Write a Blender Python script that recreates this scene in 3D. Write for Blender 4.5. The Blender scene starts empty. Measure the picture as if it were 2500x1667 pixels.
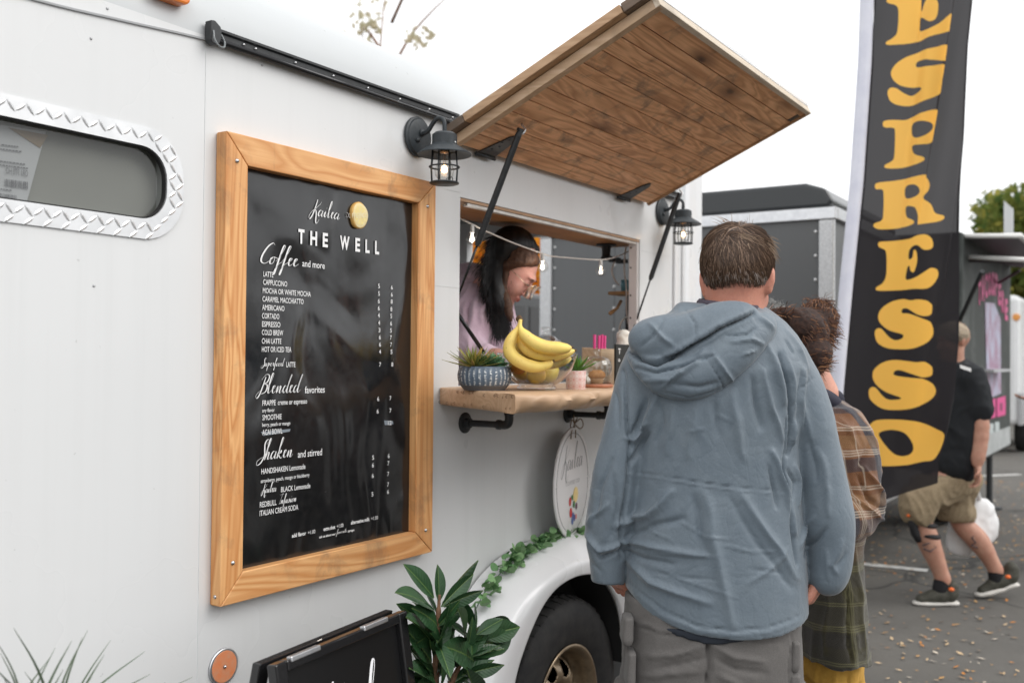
import bpy, bmesh, math, random
import numpy as np
from mathutils import Vector, Matrix
random.seed(7); np.random.seed(7)
PI = math.pi
C = bpy.context.scene.collection
SC = bpy.context.scene

# ------------------------------------------------------------------ camera, sky, sun, exposure
FPX, CX, CY = 2431.0, 1250.0, 833.5              # 35 mm lens on the 2500x1667 photograph
TH, PITCH, ROLL = math.radians(32.9), 0.0156, 0.009
CP = np.array([0.0, -1.73, 1.5])
F0 = np.array([math.cos(TH), math.sin(TH), 0.0]); R0 = np.array([math.sin(TH), -math.cos(TH), 0.0]); U0 = np.array([0, 0, 1.0])
_fw = F0*math.cos(PITCH)+U0*math.sin(PITCH); _up = U0*math.cos(PITCH)-F0*math.sin(PITCH)
_R = R0*math.cos(ROLL)+_up*math.sin(ROLL); _U = _up*math.cos(ROLL)-R0*math.sin(ROLL)
cam_data = bpy.data.cameras.new('camera'); cam = bpy.data.objects.new('camera', cam_data); C.objects.link(cam)
cam_data.sensor_width = 36; cam_data.lens = 36*FPX/2500; cam_data.clip_end = 2000; cam_data.clip_start = 0.05
cam.matrix_world = Matrix(((_R[0], _U[0], -_fw[0], CP[0]), (_R[1], _U[1], -_fw[1], CP[1]), (_R[2], _U[2], -_fw[2], CP[2]), (0, 0, 0, 1)))
cam_data.dof.use_dof = True; cam_data.dof.focus_distance = 2.35; cam_data.dof.aperture_fstop = 3.6
SC.camera = cam

SUN_EL, SUN_AZ = math.radians(52), math.radians(250)
world = bpy.data.worlds.new('World'); SC.world = world; world.use_nodes = True
nt = world.node_tree; nt.nodes.clear()
sky = nt.nodes.new('ShaderNodeTexSky'); sky.sky_type = 'NISHITA'; sky.sun_disc = False
sky.sun_elevation = SUN_EL; sky.sun_rotation = SUN_AZ; sky.dust_density = 4
hs = nt.nodes.new('ShaderNodeHueSaturation'); hs.inputs['Saturation'].default_value = 0.12; hs.inputs['Value'].default_value = 0.5
ad = nt.nodes.new('ShaderNodeMixRGB'); ad.blend_type = 'ADD'; ad.inputs[0].default_value = 1
cl = nt.nodes.new('ShaderNodeRGB'); cl.outputs[0].default_value = (9.9, 9.95, 10.05, 1)      # the even white overcast
bg = nt.nodes.new('ShaderNodeBackground'); bg.inputs['Strength'].default_value = 0.092
wo = nt.nodes.new('ShaderNodeOutputWorld')
nt.links.new(sky.outputs[0], hs.inputs['Color']); nt.links.new(hs.outputs[0], ad.inputs[1]); nt.links.new(cl.outputs[0], ad.inputs[2])
nt.links.new(ad.outputs[0], bg.inputs[0]); nt.links.new(bg.outputs[0], wo.inputs[0])
sd = bpy.data.lights.new('sun', 'SUN'); sd.energy = 1.5; sd.angle = math.radians(40); sd.color = (1, 0.97, 0.93)
sun = bpy.data.objects.new('sun', sd); C.objects.link(sun)
_sdir = Vector((0.28, -0.70, 0.64)).normalized()
sun.rotation_euler = _sdir.to_track_quat('Z', 'Y').to_euler()
SC.view_settings.view_transform = 'Standard'; SC.view_settings.look = 'None'; SC.view_settings.gamma = 1
SC.view_settings.use_curve_mapping = False; SC.view_settings.exposure = 0.3
SC.cycles.max_bounces = 7; SC.cycles.transparent_max_bounces = 24; SC.cycles.use_denoising = True
SC.cycles.caustics_reflective = False; SC.cycles.caustics_refractive = False

# ------------------------------------------------------------------ geometry helpers
def ray(px, py): return _fw + _R*(px-CX)/FPX - _U*(py-CY)/FPX
def at(px, py, ax='y', v=0.0):
    """point of a real plane (x, y or z = v) that the photograph shows at this pixel"""
    d = ray(px, py); i = 'xyz'.index(ax); t = (v-CP[i])/d[i]; return CP+t*d
def atp(px, py, o, n):
    d = ray(px, py); t = np.dot(np.array(o)-CP, n)/np.dot(d, n); return CP+t*d

def V(*a): return Vector(a)
def tag(o, label=None, cat=None, group=None, kind=None):
    if label: o['label'] = label
    if cat: o['category'] = cat
    if group: o['group'] = group
    if kind: o['kind'] = kind
    return o
def empty(name, loc, label, cat, group=None, rotz=0.0):
    o = bpy.data.objects.new(name, None); C.objects.link(o); o.location = loc; o.rotation_euler = (0, 0, rotz)
    o.empty_display_size = 0.1
    o['inv'] = 1; tag(o, label, cat, group); return o
def pinv(p):
    while p.parent: p = p.parent
    if p.type != 'EMPTY': return Matrix.Identity(4)
    return (Matrix.Translation(p.location) @ p.rotation_euler.to_matrix().to_4x4()).inverted()
def put(name, me, mat=None, parent=None, local=False):
    o = bpy.data.objects.new(name, me); C.objects.link(o)
    if mat is not None:
        for m in (mat if isinstance(mat, (list, tuple)) else [mat]): me.materials.append(m)
    if parent is not None:
        o.parent = parent
        if not local and parent.type == 'EMPTY': o.matrix_parent_inverse = pinv(parent)
    return o
def copy_tree(o, parent=None):
    c = o.copy(); C.objects.link(c)
    if parent is not None: c.parent = parent
    for ch in list(o.children): copy_tree(ch, c)
    return c

class MB:
    def __init__(s): s.v = []; s.f = []; s.mi = []
    def add(s, vs, fs, mi=0):
        n = len(s.v); s.v += [tuple(map(float, p)) for p in vs]; s.f += [tuple(i+n for i in f) for f in fs]; s.mi += [mi]*len(fs); return s
    def box(s, a, b, M=None, mi=0):
        x0, y0, z0 = a; x1, y1, z1 = b
        vs = [(x, y, z) for z in (z0, z1) for x, y in ((x0, y0), (x1, y0), (x1, y1), (x0, y1))]
        if M is not None: vs = [M @ Vector(p) for p in vs]
        return s.add(vs, [(3, 2, 1, 0), (4, 5, 6, 7), (0, 1, 5, 4), (1, 2, 6, 5), (2, 3, 7, 6), (3, 0, 4, 7)], mi)
    def tube(s, pts, r, n=10, caps=True, mi=0, closed=False):
        pts = [Vector(p) for p in pts]; m = len(pts); rr = r if hasattr(r, '__len__') else [r]*m
        ref = None; vs = []; 
        for i, p in enumerate(pts):
            if closed: t = (pts[(i+1) % m]-pts[i-1]).normalized()
            else: t = (pts[min(i+1, m-1)]-pts[max(i-1, 0)]).normalized()
            if ref is None: ref = t.orthogonal().normalized()
            ref = (ref - t*ref.dot(t)).normalized(); b = t.cross(ref)
            for k in range(n):
                a = 2*PI*k/n; vs.append(p+(ref*math.cos(a)+b*math.sin(a))*rr[i])
        fs = []
        for i in range(m if closed else m-1):
            j = (i+1) % m
            for k in range(n): fs.append((i*n+k, i*n+(k+1) % n, j*n+(k+1) % n, j*n+k))
        if caps and not closed: fs += [tuple(range(n-1, -1, -1)), tuple(range((m-1)*n, m*n))]
        return s.add(vs, fs, mi)
    def lathe(s, prof, c=(0, 0, 0), n=32, mi=0, ax='z', sx=1, sy=1, caps=True):
        """prof: (radius, height) pairs"""
        vs = []
        for r, h in prof:
            for k in range(n):
                a = 2*PI*k/n; x, y = r*math.cos(a)*sx, r*math.sin(a)*sy
                p = (x, y, h) if ax == 'z' else ((x, h, y) if ax == 'y' else (h, x, y))
                vs.append((p[0]+c[0], p[1]+c[1], p[2]+c[2]))
        fs = []
        for i in range(len(prof)-1):
            for k in range(n):
                q = (i*n+k, i*n+(k+1) % n, (i+1)*n+(k+1) % n, (i+1)*n+k)
                fs.append(q if ax != 'y' else q[::-1])
        if caps and prof[0][0] > 1e-6: fs.append(tuple(range(n-1, -1, -1)))
        if caps and prof[-1][0] > 1e-6: fs.append(tuple((len(prof)-1)*n+k for k in range(n)))
        return s.add(vs, fs, mi)
    def prism(s, poly, fn, a, b, mi=0):
        """poly of 2D points, fn(u,v,w)->xyz, extruded from w=a to w=b"""
        n = len(poly); vs = [fn(u, v, a) for u, v in poly]+[fn(u, v, b) for u, v in poly]
        fs = [tuple(range(n-1, -1, -1)), tuple(range(n, 2*n))]+[(i, (i+1) % n, n+(i+1) % n, n+i) for i in range(n)]
        return s.add(vs, fs, mi)
    def grid(s, rows, closed=False, mi=0):
        n = len(rows[0]); vs = [p for r in rows for p in r]; fs = []
        for i in range(len(rows)-1):
            for k in range(n if closed else n-1): fs.append((i*n+k, i*n+(k+1) % n, (i+1)*n+(k+1) % n, (i+1)*n+k))
        return s.add(vs, fs, mi)
    def mesh(s, name, smooth=False, fix=True):
        me = bpy.data.meshes.new(name); me.from_pydata(s.v, [], s.f)
        if any(s.mi): me.polygons.foreach_set('material_index', s.mi)
        if fix:
            bm = bmesh.new(); bm.from_mesh(me); bmesh.ops.recalc_face_normals(bm, faces=bm.faces); bm.to_mesh(me); bm.free()
        if smooth: me.shade_smooth()
        me.update(); return me
    def build(s, name, mat, parent=None, smooth=False, bevel=0, seg=2, sub=0, local=False, angle=None, fix=True, solid=0):
        me = s.mesh(name, smooth, fix); o = put(name, me, mat, parent, local)
        if solid:
            m = o.modifiers.new('s', 'SOLIDIFY'); m.thickness = solid; m.offset = 0
        if bevel:
            m = o.modifiers.new('b', 'BEVEL'); m.width = bevel; m.segments = seg; m.limit_method = 'ANGLE'; m.angle_limit = math.radians(35)
        if sub:
            m = o.modifiers.new('u', 'SUBSURF'); m.levels = sub; m.render_levels = sub
        if angle:
            me.shade_smooth()
            try: me.set_sharp_from_angle(angle=math.radians(angle))
            except Exception: pass
        return o
def catmull(pts, n=8, closed=False):
    P = [np.array(p, float) for p in pts]; m = len(P); out = []
    for i in range(m if closed else m-1):
        if closed: a, b, c, d = P[i-1], P[i], P[(i+1) % m], P[(i+2) % m]
        else: a, b, c, d = P[max(i-1, 0)], P[i], P[i+1], P[min(i+2, m-1)]
        for k in range(n):
            t = k/n; out.append(0.5*((2*b)+(-a+c)*t+(2*a-5*b+4*c-d)*t*t+(-a+3*b-3*c+d)*t**3))
    if not closed: out.append(P[-1])
    return out
def interp(x, xs, ys): return float(np.interp(x, xs, ys))

# value noise
def _hash(ix, iy, iz, seed):
    h = (ix.astype(np.int64)*374761393+iy.astype(np.int64)*668265263+iz.astype(np.int64)*2147483647+seed*974634777) & 0x7fffffff
    h = ((h ^ (h >> 13))*1274126177) & 0x7fffffff
    h = ((h ^ (h >> 16))*60493) & 0x7fffffff
    return (h & 0xffff)/65535.0
def vnoise(p, seed=0):
    p = np.asarray(p, float); i = np.floor(p).astype(np.int64); f = p-i; f = f*f*(3-2*f); r = 0
    for dx in (0, 1):
        for dy in (0, 1):
            for dz in (0, 1):
                w = (f[:, 0] if dx else 1-f[:, 0])*(f[:, 1] if dy else 1-f[:, 1])*(f[:, 2] if dz else 1-f[:, 2])
                r = r+w*_hash(i[:, 0]+dx, i[:, 1]+dy, i[:, 2]+dz, seed)
    return r*2-1

# ------------------------------------------------------------------ implicit surfaces (for bodies and clothes)
def surface_nets(Fd, org, h):
    S = Fd < 0; nx, ny, nz = Fd.shape
    cnt = np.zeros((nx-1, ny-1, nz-1), np.int8)
    for a in (0, 1):
        for b in (0, 1):
            for c in (0, 1): cnt += S[a:nx-1+a, b:ny-1+b, c:nz-1+c]
    act = (cnt > 0) & (cnt < 8); I = np.argwhere(act); idx = -np.ones(act.shape, np.int64); idx[act] = np.arange(len(I))
    acc = np.zeros((len(I), 3)); num = np.zeros(len(I))
    cor = [(a, b, c) for a in (0, 1) for b in (0, 1) for c in (0, 1)]
    val = {c: Fd[I[:, 0]+c[0], I[:, 1]+c[1], I[:, 2]+c[2]] for c in cor}
    for c in cor:
        for ax in range(3):
            if c[ax]: continue
            d = list(c); d[ax] = 1; d = tuple(d); va, vb = val[c], val[d]; m = (va < 0) != (vb < 0)
            t = va/(va-vb+1e-12); q = np.tile(np.array(c, float), (len(I), 1)); q[:, ax] = t
            acc[m] += q[m]; num[m] += 1
    P = (I+acc/num[:, None])*h+np.array(org); quads = []
    for ax in range(3):
        A = [slice(None)]*3; B = [slice(None)]*3; A[ax] = slice(0, -1); B[ax] = slice(1, None)
        a, b = S[tuple(A)], S[tuple(B)]; o1, o2 = [(1, 2), (2, 0), (0, 1)][ax]
        ch = a != b; E = np.argwhere(ch)
        k = (E[:, o1] > 0) & (E[:, o2] > 0) & (E[:, o1] < Fd.shape[o1]-1) & (E[:, o2] < Fd.shape[o2]-1); E = E[k]
        ins = a[E[:, 0], E[:, 1], E[:, 2]]
        def cell(d1, d2):
            q = E.copy(); q[:, o1] += d1; q[:, o2] += d2; return idx[q[:, 0], q[:, 1], q[:, 2]]
        Q = np.stack([cell(-1, -1), cell(0, -1), cell(0, 0), cell(-1, 0)], 1)
        Q[~ins] = Q[~ins][:, ::-1]; quads.append(Q)
    return P, np.concatenate(quads)
def np_mesh(name, P, Q, smooth=True):
    me = bpy.data.meshes.new(name); me.vertices.add(len(P)); me.vertices.foreach_set('co', np.asarray(P, np.float32).ravel())
    k = Q.shape[1]; me.loops.add(Q.size); me.loops.foreach_set('vertex_index', Q.astype(np.int32).ravel())
    me.polygons.add(len(Q)); me.polygons.foreach_set('loop_start', np.arange(0, Q.size, k, dtype=np.int32))
    me.polygons.foreach_set('loop_total', np.full(len(Q), k, np.int32)); me.update(calc_edges=True)
    if smooth: me.shade_smooth()
    return me
def vnormals(P, Q):
    n = np.zeros_like(P); a = np.cross(P[Q[:, 2]]-P[Q[:, 0]], P[Q[:, 3]]-P[Q[:, 1]])
    for k in range(4): np.add.at(n, Q[:, k], a)
    return n/(np.linalg.norm(n, axis=1)[:, None]+1e-12)
def vsmooth(P, Q, it=1, f=0.5):
    for _ in range(it):
        s = np.zeros_like(P); c = np.zeros(len(P))
        for k in range(4):
            a, b = Q[:, k], Q[:, (k+1) % 4]; np.add.at(s, a, P[b]); np.add.at(s, b, P[a]); np.add.at(c, a, 1); np.add.at(c, b, 1)
        P = P*(1-f)+f*s/c[:, None]
    return P
def rotm(e):
    return np.array(Matrix.Rotation(e[2], 3, 'Z') @ Matrix.Rotation(e[1], 3, 'Y') @ Matrix.Rotation(e[0], 3, 'X'))
class Body:
    """smooth union of rounded cones, ellipsoids and lofts, turned into ONE surface"""
    def __init__(s, k=0.02): s.p = []; s.k = k
    def cone(s, a, b, ra, rb=None, k=None, sq=(1, 1, 1), sub=False):
        a = np.array(a, float); b = np.array(b, float); rb = ra if rb is None else rb; r = max(ra, rb)*max(sq)
        s.p.append(('c', (a, b, ra, rb, np.array(sq, float)), np.minimum(a, b)-r, np.maximum(a, b)+r, k, sub)); return s
    def chain(s, pts, rs, k=None, sq=(1, 1, 1)):
        if len(pts) >= 3:
            Q = catmull([list(p)+[r] for p, r in zip(pts, rs)], 4); pts = [q[:3] for q in Q]; rs = [q[3] for q in Q]
        for i in range(len(pts)-1): s.cone(pts[i], pts[i+1], rs[i], rs[i+1], k, sq)
        return s
    def ell(s, c, r, rot=None, k=None, sub=False):
        c = np.array(c, float); r = np.array(r, float); R = None if rot is None else rotm(rot)
        s.p.append(('e', (c, r, R), c-max(r), c+max(r), k, sub)); return s
    def loft(s, zs, cx, cy, rx, ry, ex=2.3, k=None):
        zs = np.array(zs); cx, cy, rx, ry = [np.array(q, float)*np.ones(len(zs)) for q in (cx, cy, rx, ry)]
        lo = np.array([(cx-rx).min(), (cy-ry).min(), zs.min()]); hi = np.array([(cx+rx).max(), (cy+ry).max(), zs.max()])
        s.p.append(('l', (zs, cx, cy, rx, ry, ex), lo, hi, k, False)); return s
    def build(s, res=0.006, cut=None, pad=0.02):
        lo = np.min([p[2] for p in s.p if not p[5]], 0)-pad-2*res; hi = np.max([p[3] for p in s.p if not p[5]], 0)+pad+2*res
        n = np.ceil((hi-lo)/res).astype(int)+1; G = [lo[i]+np.arange(n[i])*res for i in range(3)]
        D = np.full(tuple(n), 0.08)
        for typ, a, l, h, k, sub in s.p:
            k = s.k if k is None else k; m = k+3*res
            i0 = np.clip(((l-m-lo)/res).astype(int), 0, n-1); i1 = np.clip(np.ceil((h+m-lo)/res).astype(int)+1, 1, n)
            if np.any(i1 <= i0): continue
            X = G[0][i0[0]:i1[0]][:, None, None]; Y = G[1][i0[1]:i1[1]][None, :, None]; Z = G[2][i0[2]:i1[2]][None, None, :]
            if typ == 'c':
                A, B, ra, rb, sq = a; d = (B-A)/sq; L = max(float(d@d), 1e-9)
                x, y, z = (X-A[0])/sq[0], (Y-A[1])/sq[1], (Z-A[2])/sq[2]
                t = np.clip((x*d[0]+y*d[1]+z*d[2])/L, 0, 1)
                v = np.sqrt((x-t*d[0])**2+(y-t*d[1])**2+(z-t*d[2])**2)-(ra+(rb-ra)*t)
            elif typ == 'e':
                c, r, R = a; x, y, z = X-c[0], Y-c[1], Z-c[2]
                if R is not None: x, y, z = [R[0, i]*x+R[1, i]*y+R[2, i]*z for i in range(3)]
                q = np.sqrt((x/r[0])**2+(y/r[1])**2+(z/r[2])**2); g = np.sqrt((x/r[0]**2)**2+(y/r[1]**2)**2+(z/r[2]**2)**2)+1e-9
                v = q*(q-1)/g
            else:
                zs, cx, cy, rx, ry, ex = a; o = np.argsort(zs); z1 = G[2][i0[2]:i1[2]]
                f = lambda q: np.interp(z1, zs[o], q[o])[None, None, :]
                x = np.abs(X-f(cx))/f(rx); y = np.abs(Y-f(cy))/f(ry)
                v = ((x**ex+y**ex)**(1/ex)-1)*np.minimum(f(rx), f(ry))
                v = np.maximum(v, np.maximum(zs.min()-Z, Z-zs.max())+0*v)
            sl = tuple(slice(i0[i], i1[i]) for i in range(3)); o_ = D[sl]
            if sub:
                hh = np.maximum(k-np.abs(o_+v), 0)/max(k, 1e-6); D[sl] = np.maximum(o_, -v)+hh*hh*k*0.25
            else:
                hh = np.maximum(k-np.abs(o_-v), 0)/max(k, 1e-6); D[sl] = np.minimum(o_, v)-hh*hh*k*0.25
        if cut is not None:
            D = np.maximum(D, cut(G[0][:, None, None], G[1][None, :, None], G[2][None, None, :])+0*D)
        P, Q = surface_nets(D, lo, res); return P, Q

# ------------------------------------------------------------------ materials
def M(name, col=(0.5, 0.5, 0.5), rough=0.5, metal=0.0, spec=0.5, coat=0, emis=None, estr=0, sheen=0, trans=0, ior=1.45, alpha=1, sss=0):
    m = bpy.data.materials.new(name); m.use_nodes = True; b = m.node_tree.nodes['Principled BSDF']
    b.inputs['Base Color'].default_value = (*col, 1); b.inputs['Roughness'].default_value = rough; b.inputs['Metallic'].default_value = metal
    b.inputs['Specular IOR Level'].default_value = spec; b.inputs['Coat Weight'].default_value = coat; b.inputs['IOR'].default_value = ior
    b.inputs['Transmission Weight'].default_value = trans; b.inputs['Alpha'].default_value = alpha
    b.inputs['Sheen Weight'].default_value = sheen
    if sss:
        b.inputs['Subsurface Weight'].default_value = sss; b.inputs['Subsurface Scale'].default_value = 0.01; b.inputs['Subsurface Radius'].default_value = (1, .35, .2)
    if emis: b.inputs['Emission Color'].default_value = (*emis, 1); b.inputs['Emission Strength'].default_value = estr
    return m
class NT:
    def __init__(s, m): s.m = m; s.t = m.node_tree; s.b = s.t.nodes['Principled BSDF']; s.out = s.t.nodes['Material Output']; s._co = None
    def n(s, typ, **kw):
        q = s.t.nodes.new(typ)
        for a, v in kw.items():
            if a.startswith('i_'):
                key = a[2:].replace('_', ' '); q.inputs[key].default_value = v
            else: setattr(q, a, v)
        return q
    def l(s, a, b): s.t.links.new(a, b)
    def co(s, scale=(1, 1, 1), rnd=True, which='Object'):
        tc = s.n('ShaderNodeTexCoord'); v = tc.outputs[which]
        if rnd:
            oi = s.n('ShaderNodeObjectInfo'); mu = s.n('ShaderNodeMath', operation='MULTIPLY'); mu.inputs[1].default_value = 37.0
            s.l(oi.outputs['Random'], mu.inputs[0]); ad = s.n('ShaderNodeVectorMath', operation='ADD'); s.l(v, ad.inputs[0]); s.l(mu.outputs[0], ad.inputs[1]); v = ad.outputs[0]
        mp = s.n('ShaderNodeMapping'); mp.inputs['Scale'].default_value = scale; s.l(v, mp.inputs[0]); return mp.outputs[0]
    def noise(s, v, scale=5, detail=4, rough=0.55, dist=0):
        q = s.n('ShaderNodeTexNoise'); q.inputs['Scale'].default_value = scale; q.inputs['Detail'].default_value = detail
        q.inputs['Roughness'].default_value = rough; q.inputs['Distortion'].default_value = dist; s.l(v, q.inputs['Vector']); return q.outputs['Fac']
    def ramp(s, f, stops):
        q = s.n('ShaderNodeValToRGB'); e = q.color_ramp.elements
        while len(e) < len(stops): e.new(0.5)
        for i, (p, c) in enumerate(stops):
            e[i].position = p; e[i].color = (*c, 1) if len(c) == 3 else c
        s.l(f, q.inputs[0]); return q.outputs[0]
    def gray(s, f, a, b, va=0.0, vb=1.0): return s.ramp(f, [(a, (va,)*3), (b, (vb,)*3)])
    def mix(s, f, a, b, mode='MIX'):
        q = s.n('ShaderNodeMixRGB', blend_type=mode)
        for k, x in ((0, f), (1, a), (2, b)):
            if isinstance(x, (int, float)): q.inputs[k].default_value = x if k == 0 else (x, x, x, 1)
            elif isinstance(x, tuple): q.inputs[k].default_value = (*x, 1)
            else: s.l(x, q.inputs[k])
        return q.outputs[0]
    def math(s, op, a, b=0.0):
        q = s.n('ShaderNodeMath', operation=op)
        for k, x in ((0, a), (1, b)):
            if isinstance(x, (int, float)): q.inputs[k].default_value = x
            else: s.l(x, q.inputs[k])
        return q.outputs[0]
    def bump(s, h, strength=0.3, dist=0.01):
        q = s.n('ShaderNodeBump'); q.inputs['Strength'].default_value = strength; q.inputs['Distance'].default_value = dist
        s.l(h, q.inputs['Height'])
        if s.b.inputs['Normal'].is_linked: s.l(s.b.inputs['Normal'].links[0].from_socket, q.inputs['Normal'])
        s.l(q.outputs[0], s.b.inputs['Normal']); return q
    def base(s, c): s.l(c, s.b.inputs['Base Color']); return s
    def rgh(s, c): s.l(c, s.b.inputs['Roughness']); return s

def wood(name, light, dark, ax='x', knots=0.5, rough=0.55, dirt=0.3, ring=1.0, rc=0.6):
    m = M(name, light, rough); t = NT(m)
    sc = {'x': (0.9, 9, 9), 'z': (9, 9, 0.9), 'y': (9, 0.9, 9)}[ax]
    fine = {'x': (4, 160, 160), 'z': (160, 160, 4), 'y': (160, 4, 160)}[ax]
    v = t.co(sc); g = t.noise(v, 1.4*ring, 2, 0.5, 1.2)
    w = t.math('MULTIPLY', g, 9.0); w = t.math('FRACT', w); w2 = t.math('ABSOLUTE', t.math('SUBTRACT', w, 0.5))
    rings = t.gray(w2, 0.05, 0.5)
    f = t.noise(t.co(fine), 1.0, 3, 0.6)
    c = t.mix(t.math('MULTIPLY', rings, rc), light, dark)
    c = t.mix(t.gray(f, 0.45, 0.75, 0, 0.35), c, dark)
    big = t.noise(t.co((1.5, 3, 3) if ax == 'x' else (3, 3, 1.5)), 2.2, 3, 0.6)
    c = t.mix(t.gray(big, 0.42, 0.72, 0, 0.55), c, tuple(0.55*a+0.45*b for a, b in zip(light, dark)))
    if knots:
        kv = t.co({'x': (2.6, 7, 7), 'z': (7, 7, 2.6), 'y': (7, 2.6, 7)}[ax]); dn = t.n('ShaderNodeTexNoise'); dn.inputs['Scale'].default_value = 2.0
        t.l(kv, dn.inputs['Vector']); mx = t.mix(0.12, kv, dn.outputs['Color'], 'ADD')
        vo = t.n('ShaderNodeTexVoronoi'); vo.inputs['Scale'].default_value = 1.0; t.l(mx, vo.inputs['Vector'])
        kn = t.gray(vo.outputs['Distance'], 0.05, 0.33, knots, 0)
        c = t.mix(kn, c, tuple(x*0.5 for x in dark))
        k2 = t.gray(vo.outputs['Distance'], 0.0, 0.09, knots, 0); c = t.mix(k2, c, tuple(x*0.12 for x in dark))
    if dirt:
        dd = t.noise(t.co((3, 3, 3)), 2.6, 6, 0.65, 0.6); c = t.mix(t.gray(dd, 0.52, 0.72, 0, dirt), c, (0.09, 0.075, 0.06))
    t.base(c); t.bump(f, 0.12, 0.002); t.bump(rings, 0.06, 0.002)
    t.rgh(t.gray(f, 0.2, 0.8, rough-0.08, rough+0.12)); return m
def paint(name, col, rough=0.35, streak=0.5, dirtc=(0.42, 0.43, 0.42), amt=0.25, coat=0.0):
    m = M(name, col, rough, coat=coat); t = NT(m)
    a = t.noise(t.co((22, 22, 0.7), rnd=False), 1.0, 4, 0.6); b = t.noise(t.co((1.2, 1.2, 1.2), rnd=False), 1.3, 4, 0.6)
    k = t.math('MULTIPLY', t.gray(a, 0.48, 0.8, 0, streak), t.gray(b, 0.35, 0.75, 0.2, 1.0))
    sp = t.noise(t.co((60, 60, 60), rnd=False), 1.0, 2, 0.5); k2 = t.gray(sp, 0.735, 0.78, 0, 0.6)
    c = t.mix(t.math('MULTIPLY', k, amt), col, dirtc); c = t.mix(t.math('MULTIPLY', k2, amt*1.6), c, (0.2, 0.19, 0.18))
    t.base(c); t.rgh(t.gray(b, 0.3, 0.7, rough-0.08, rough+0.12)); t.bump(b, 0.08, 0.02); return m
def noisy(name, col, col2, scale=40, rough=0.6, bump=0.2, dist=0.003, metal=0, lo=0.35, hi=0.7, sheen=0, sss=0, coat=0, detail=4):
    m = M(name, col, rough, metal, sheen=sheen, sss=sss, coat=coat); t = NT(m)
    f = t.noise(t.co((1, 1, 1), rnd=False), scale, detail, 0.6)
    t.base(t.mix(t.gray(f, lo, hi), col, col2)); t.bump(f, bump, dist); return m
W_WHITE = paint('white_paint', (0.67, 0.68, 0.685), 0.30, streak=.7, amt=.32, coat=0.15)
W_GEL = paint('white_gelcoat', (0.74, 0.75, 0.765), 0.25, amt=0.1, coat=0.2)
BLACK = noisy('black_metal', (0.018, 0.02, 0.022), (0.03, 0.033, 0.036), 60, 0.42, 0.1, 0.001)
LAMPM = noisy('lamp_dark_metal', (0.022, 0.028, 0.032), (0.035, 0.042, 0.048), 90, 0.5, 0.15, 0.001)
CHROME = M('chrome', (0.75, 0.75, 0.76), 0.15, 1.0)
SCREW = M('screw_steel', (0.55, 0.55, 0.56), 0.3, 1.0)
ALU = noisy('aluminium', (0.6, 0.61, 0.63), (0.72, 0.73, 0.75), 30, 0.35, 0.05, 0.001, metal=0.9)
RUBBER = noisy('rubber', (0.012, 0.012, 0.013), (0.028, 0.027, 0.026), 25, 0.75, 0.3, 0.002)
GLASS = M('clear_glass', (0.97, 0.985, 0.98), 0.02, trans=1.0, ior=1.45)
def thin_glass(name, tint, refl=1.0, rough=0.02):
    m = bpy.data.materials.new(name); m.use_nodes = True; t = m.node_tree; t.nodes.clear()
    o = t.nodes.new('ShaderNodeOutputMaterial'); tr = t.nodes.new('ShaderNodeBsdfTransparent'); gl = t.nodes.new('ShaderNodeBsdfGlossy')
    mx = t.nodes.new('ShaderNodeMixShader'); fw = t.nodes.new('ShaderNodeLayerWeight'); fw.inputs[0].default_value = .5; pw = t.nodes.new('ShaderNodeMath'); pw.operation = 'POWER'; pw.inputs[1].default_value = 4.5; fr = t.nodes.new('ShaderNodeMath'); fr.operation = 'MULTIPLY_ADD'; fr.inputs[1].default_value = .9; fr.inputs[2].default_value = .045; t.links.new(fw.outputs['Facing'], pw.inputs[0]); t.links.new(pw.outputs[0], fr.inputs[0])
    mu = t.nodes.new('ShaderNodeMath'); mu.operation = 'MULTIPLY'; mu.inputs[1].default_value = refl
    tr.inputs[0].default_value = (*tint, 1); gl.inputs['Roughness'].default_value = rough
    t.links.new(fr.outputs[0], mu.inputs[0]); t.links.new(mu.outputs[0], mx.inputs[0]); t.links.new(tr.outputs[0], mx.inputs[1]); t.links.new(gl.outputs[0], mx.inputs[2]); t.links.new(mx.outputs[0], o.inputs[0]); return m
TGLASS = thin_glass('thin_glass', (0.955, 0.97, 0.965), 1.6)
BGLASS = thin_glass('bulb_glass', (0.97, 0.965, 0.95), 1.2)
FILAMENT = M('filament', (1, 0.8, 0.5), emis=(1.0, 0.62, 0.3), estr=9)
WHITE = M('white_print', (0.82, 0.82, 0.82), 0.5)
PLASTIC_W = M('white_plastic', (0.72, 0.72, 0.70), 0.4)

def text_part(body, L, Rr, cap, y, mat, parent, name='lettering', bold=0.0, n=(0, -1, 0), ax=None, thick=0.0004):
    """flat print on a wall-parallel plane: L, Rr = world points of the baseline ends, cap = height in metres"""
    cu = bpy.data.curves.new('t', 'FONT'); cu.body = body; cu.size = 1.0; cu.offset = bold; cu.resolution_u = 3
    o = bpy.data.objects.new('t', cu); C.objects.link(o); bpy.context.view_layer.update()
    me = bpy.data.meshes.new_from_object(o.evaluated_get(bpy.context.evaluated_depsgraph_get()))
    bpy.data.objects.remove(o); bpy.data.curves.remove(cu); me.materials.clear()
    P = np.zeros(len(me.vertices)*3); me.vertices.foreach_get('co', P); P = P.reshape(-1, 3)
    x0, x1 = P[:, 0].min(), P[:, 0].max(); L = np.array(L, float); Rr = np.array(Rr, float)
    ux = (Rr-L)/(x1-x0); uz = np.array([0, 0, 1.0]) if ax is None else np.array(ax, float)
    W = L+(P[:, :1]-x0)*ux+(P[:, 1:2])*(cap/0.72)*uz
    me.vertices.foreach_set('co', W.astype(np.float32).ravel()); me.update()
    o = put(name, me, mat, parent); return o
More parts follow.
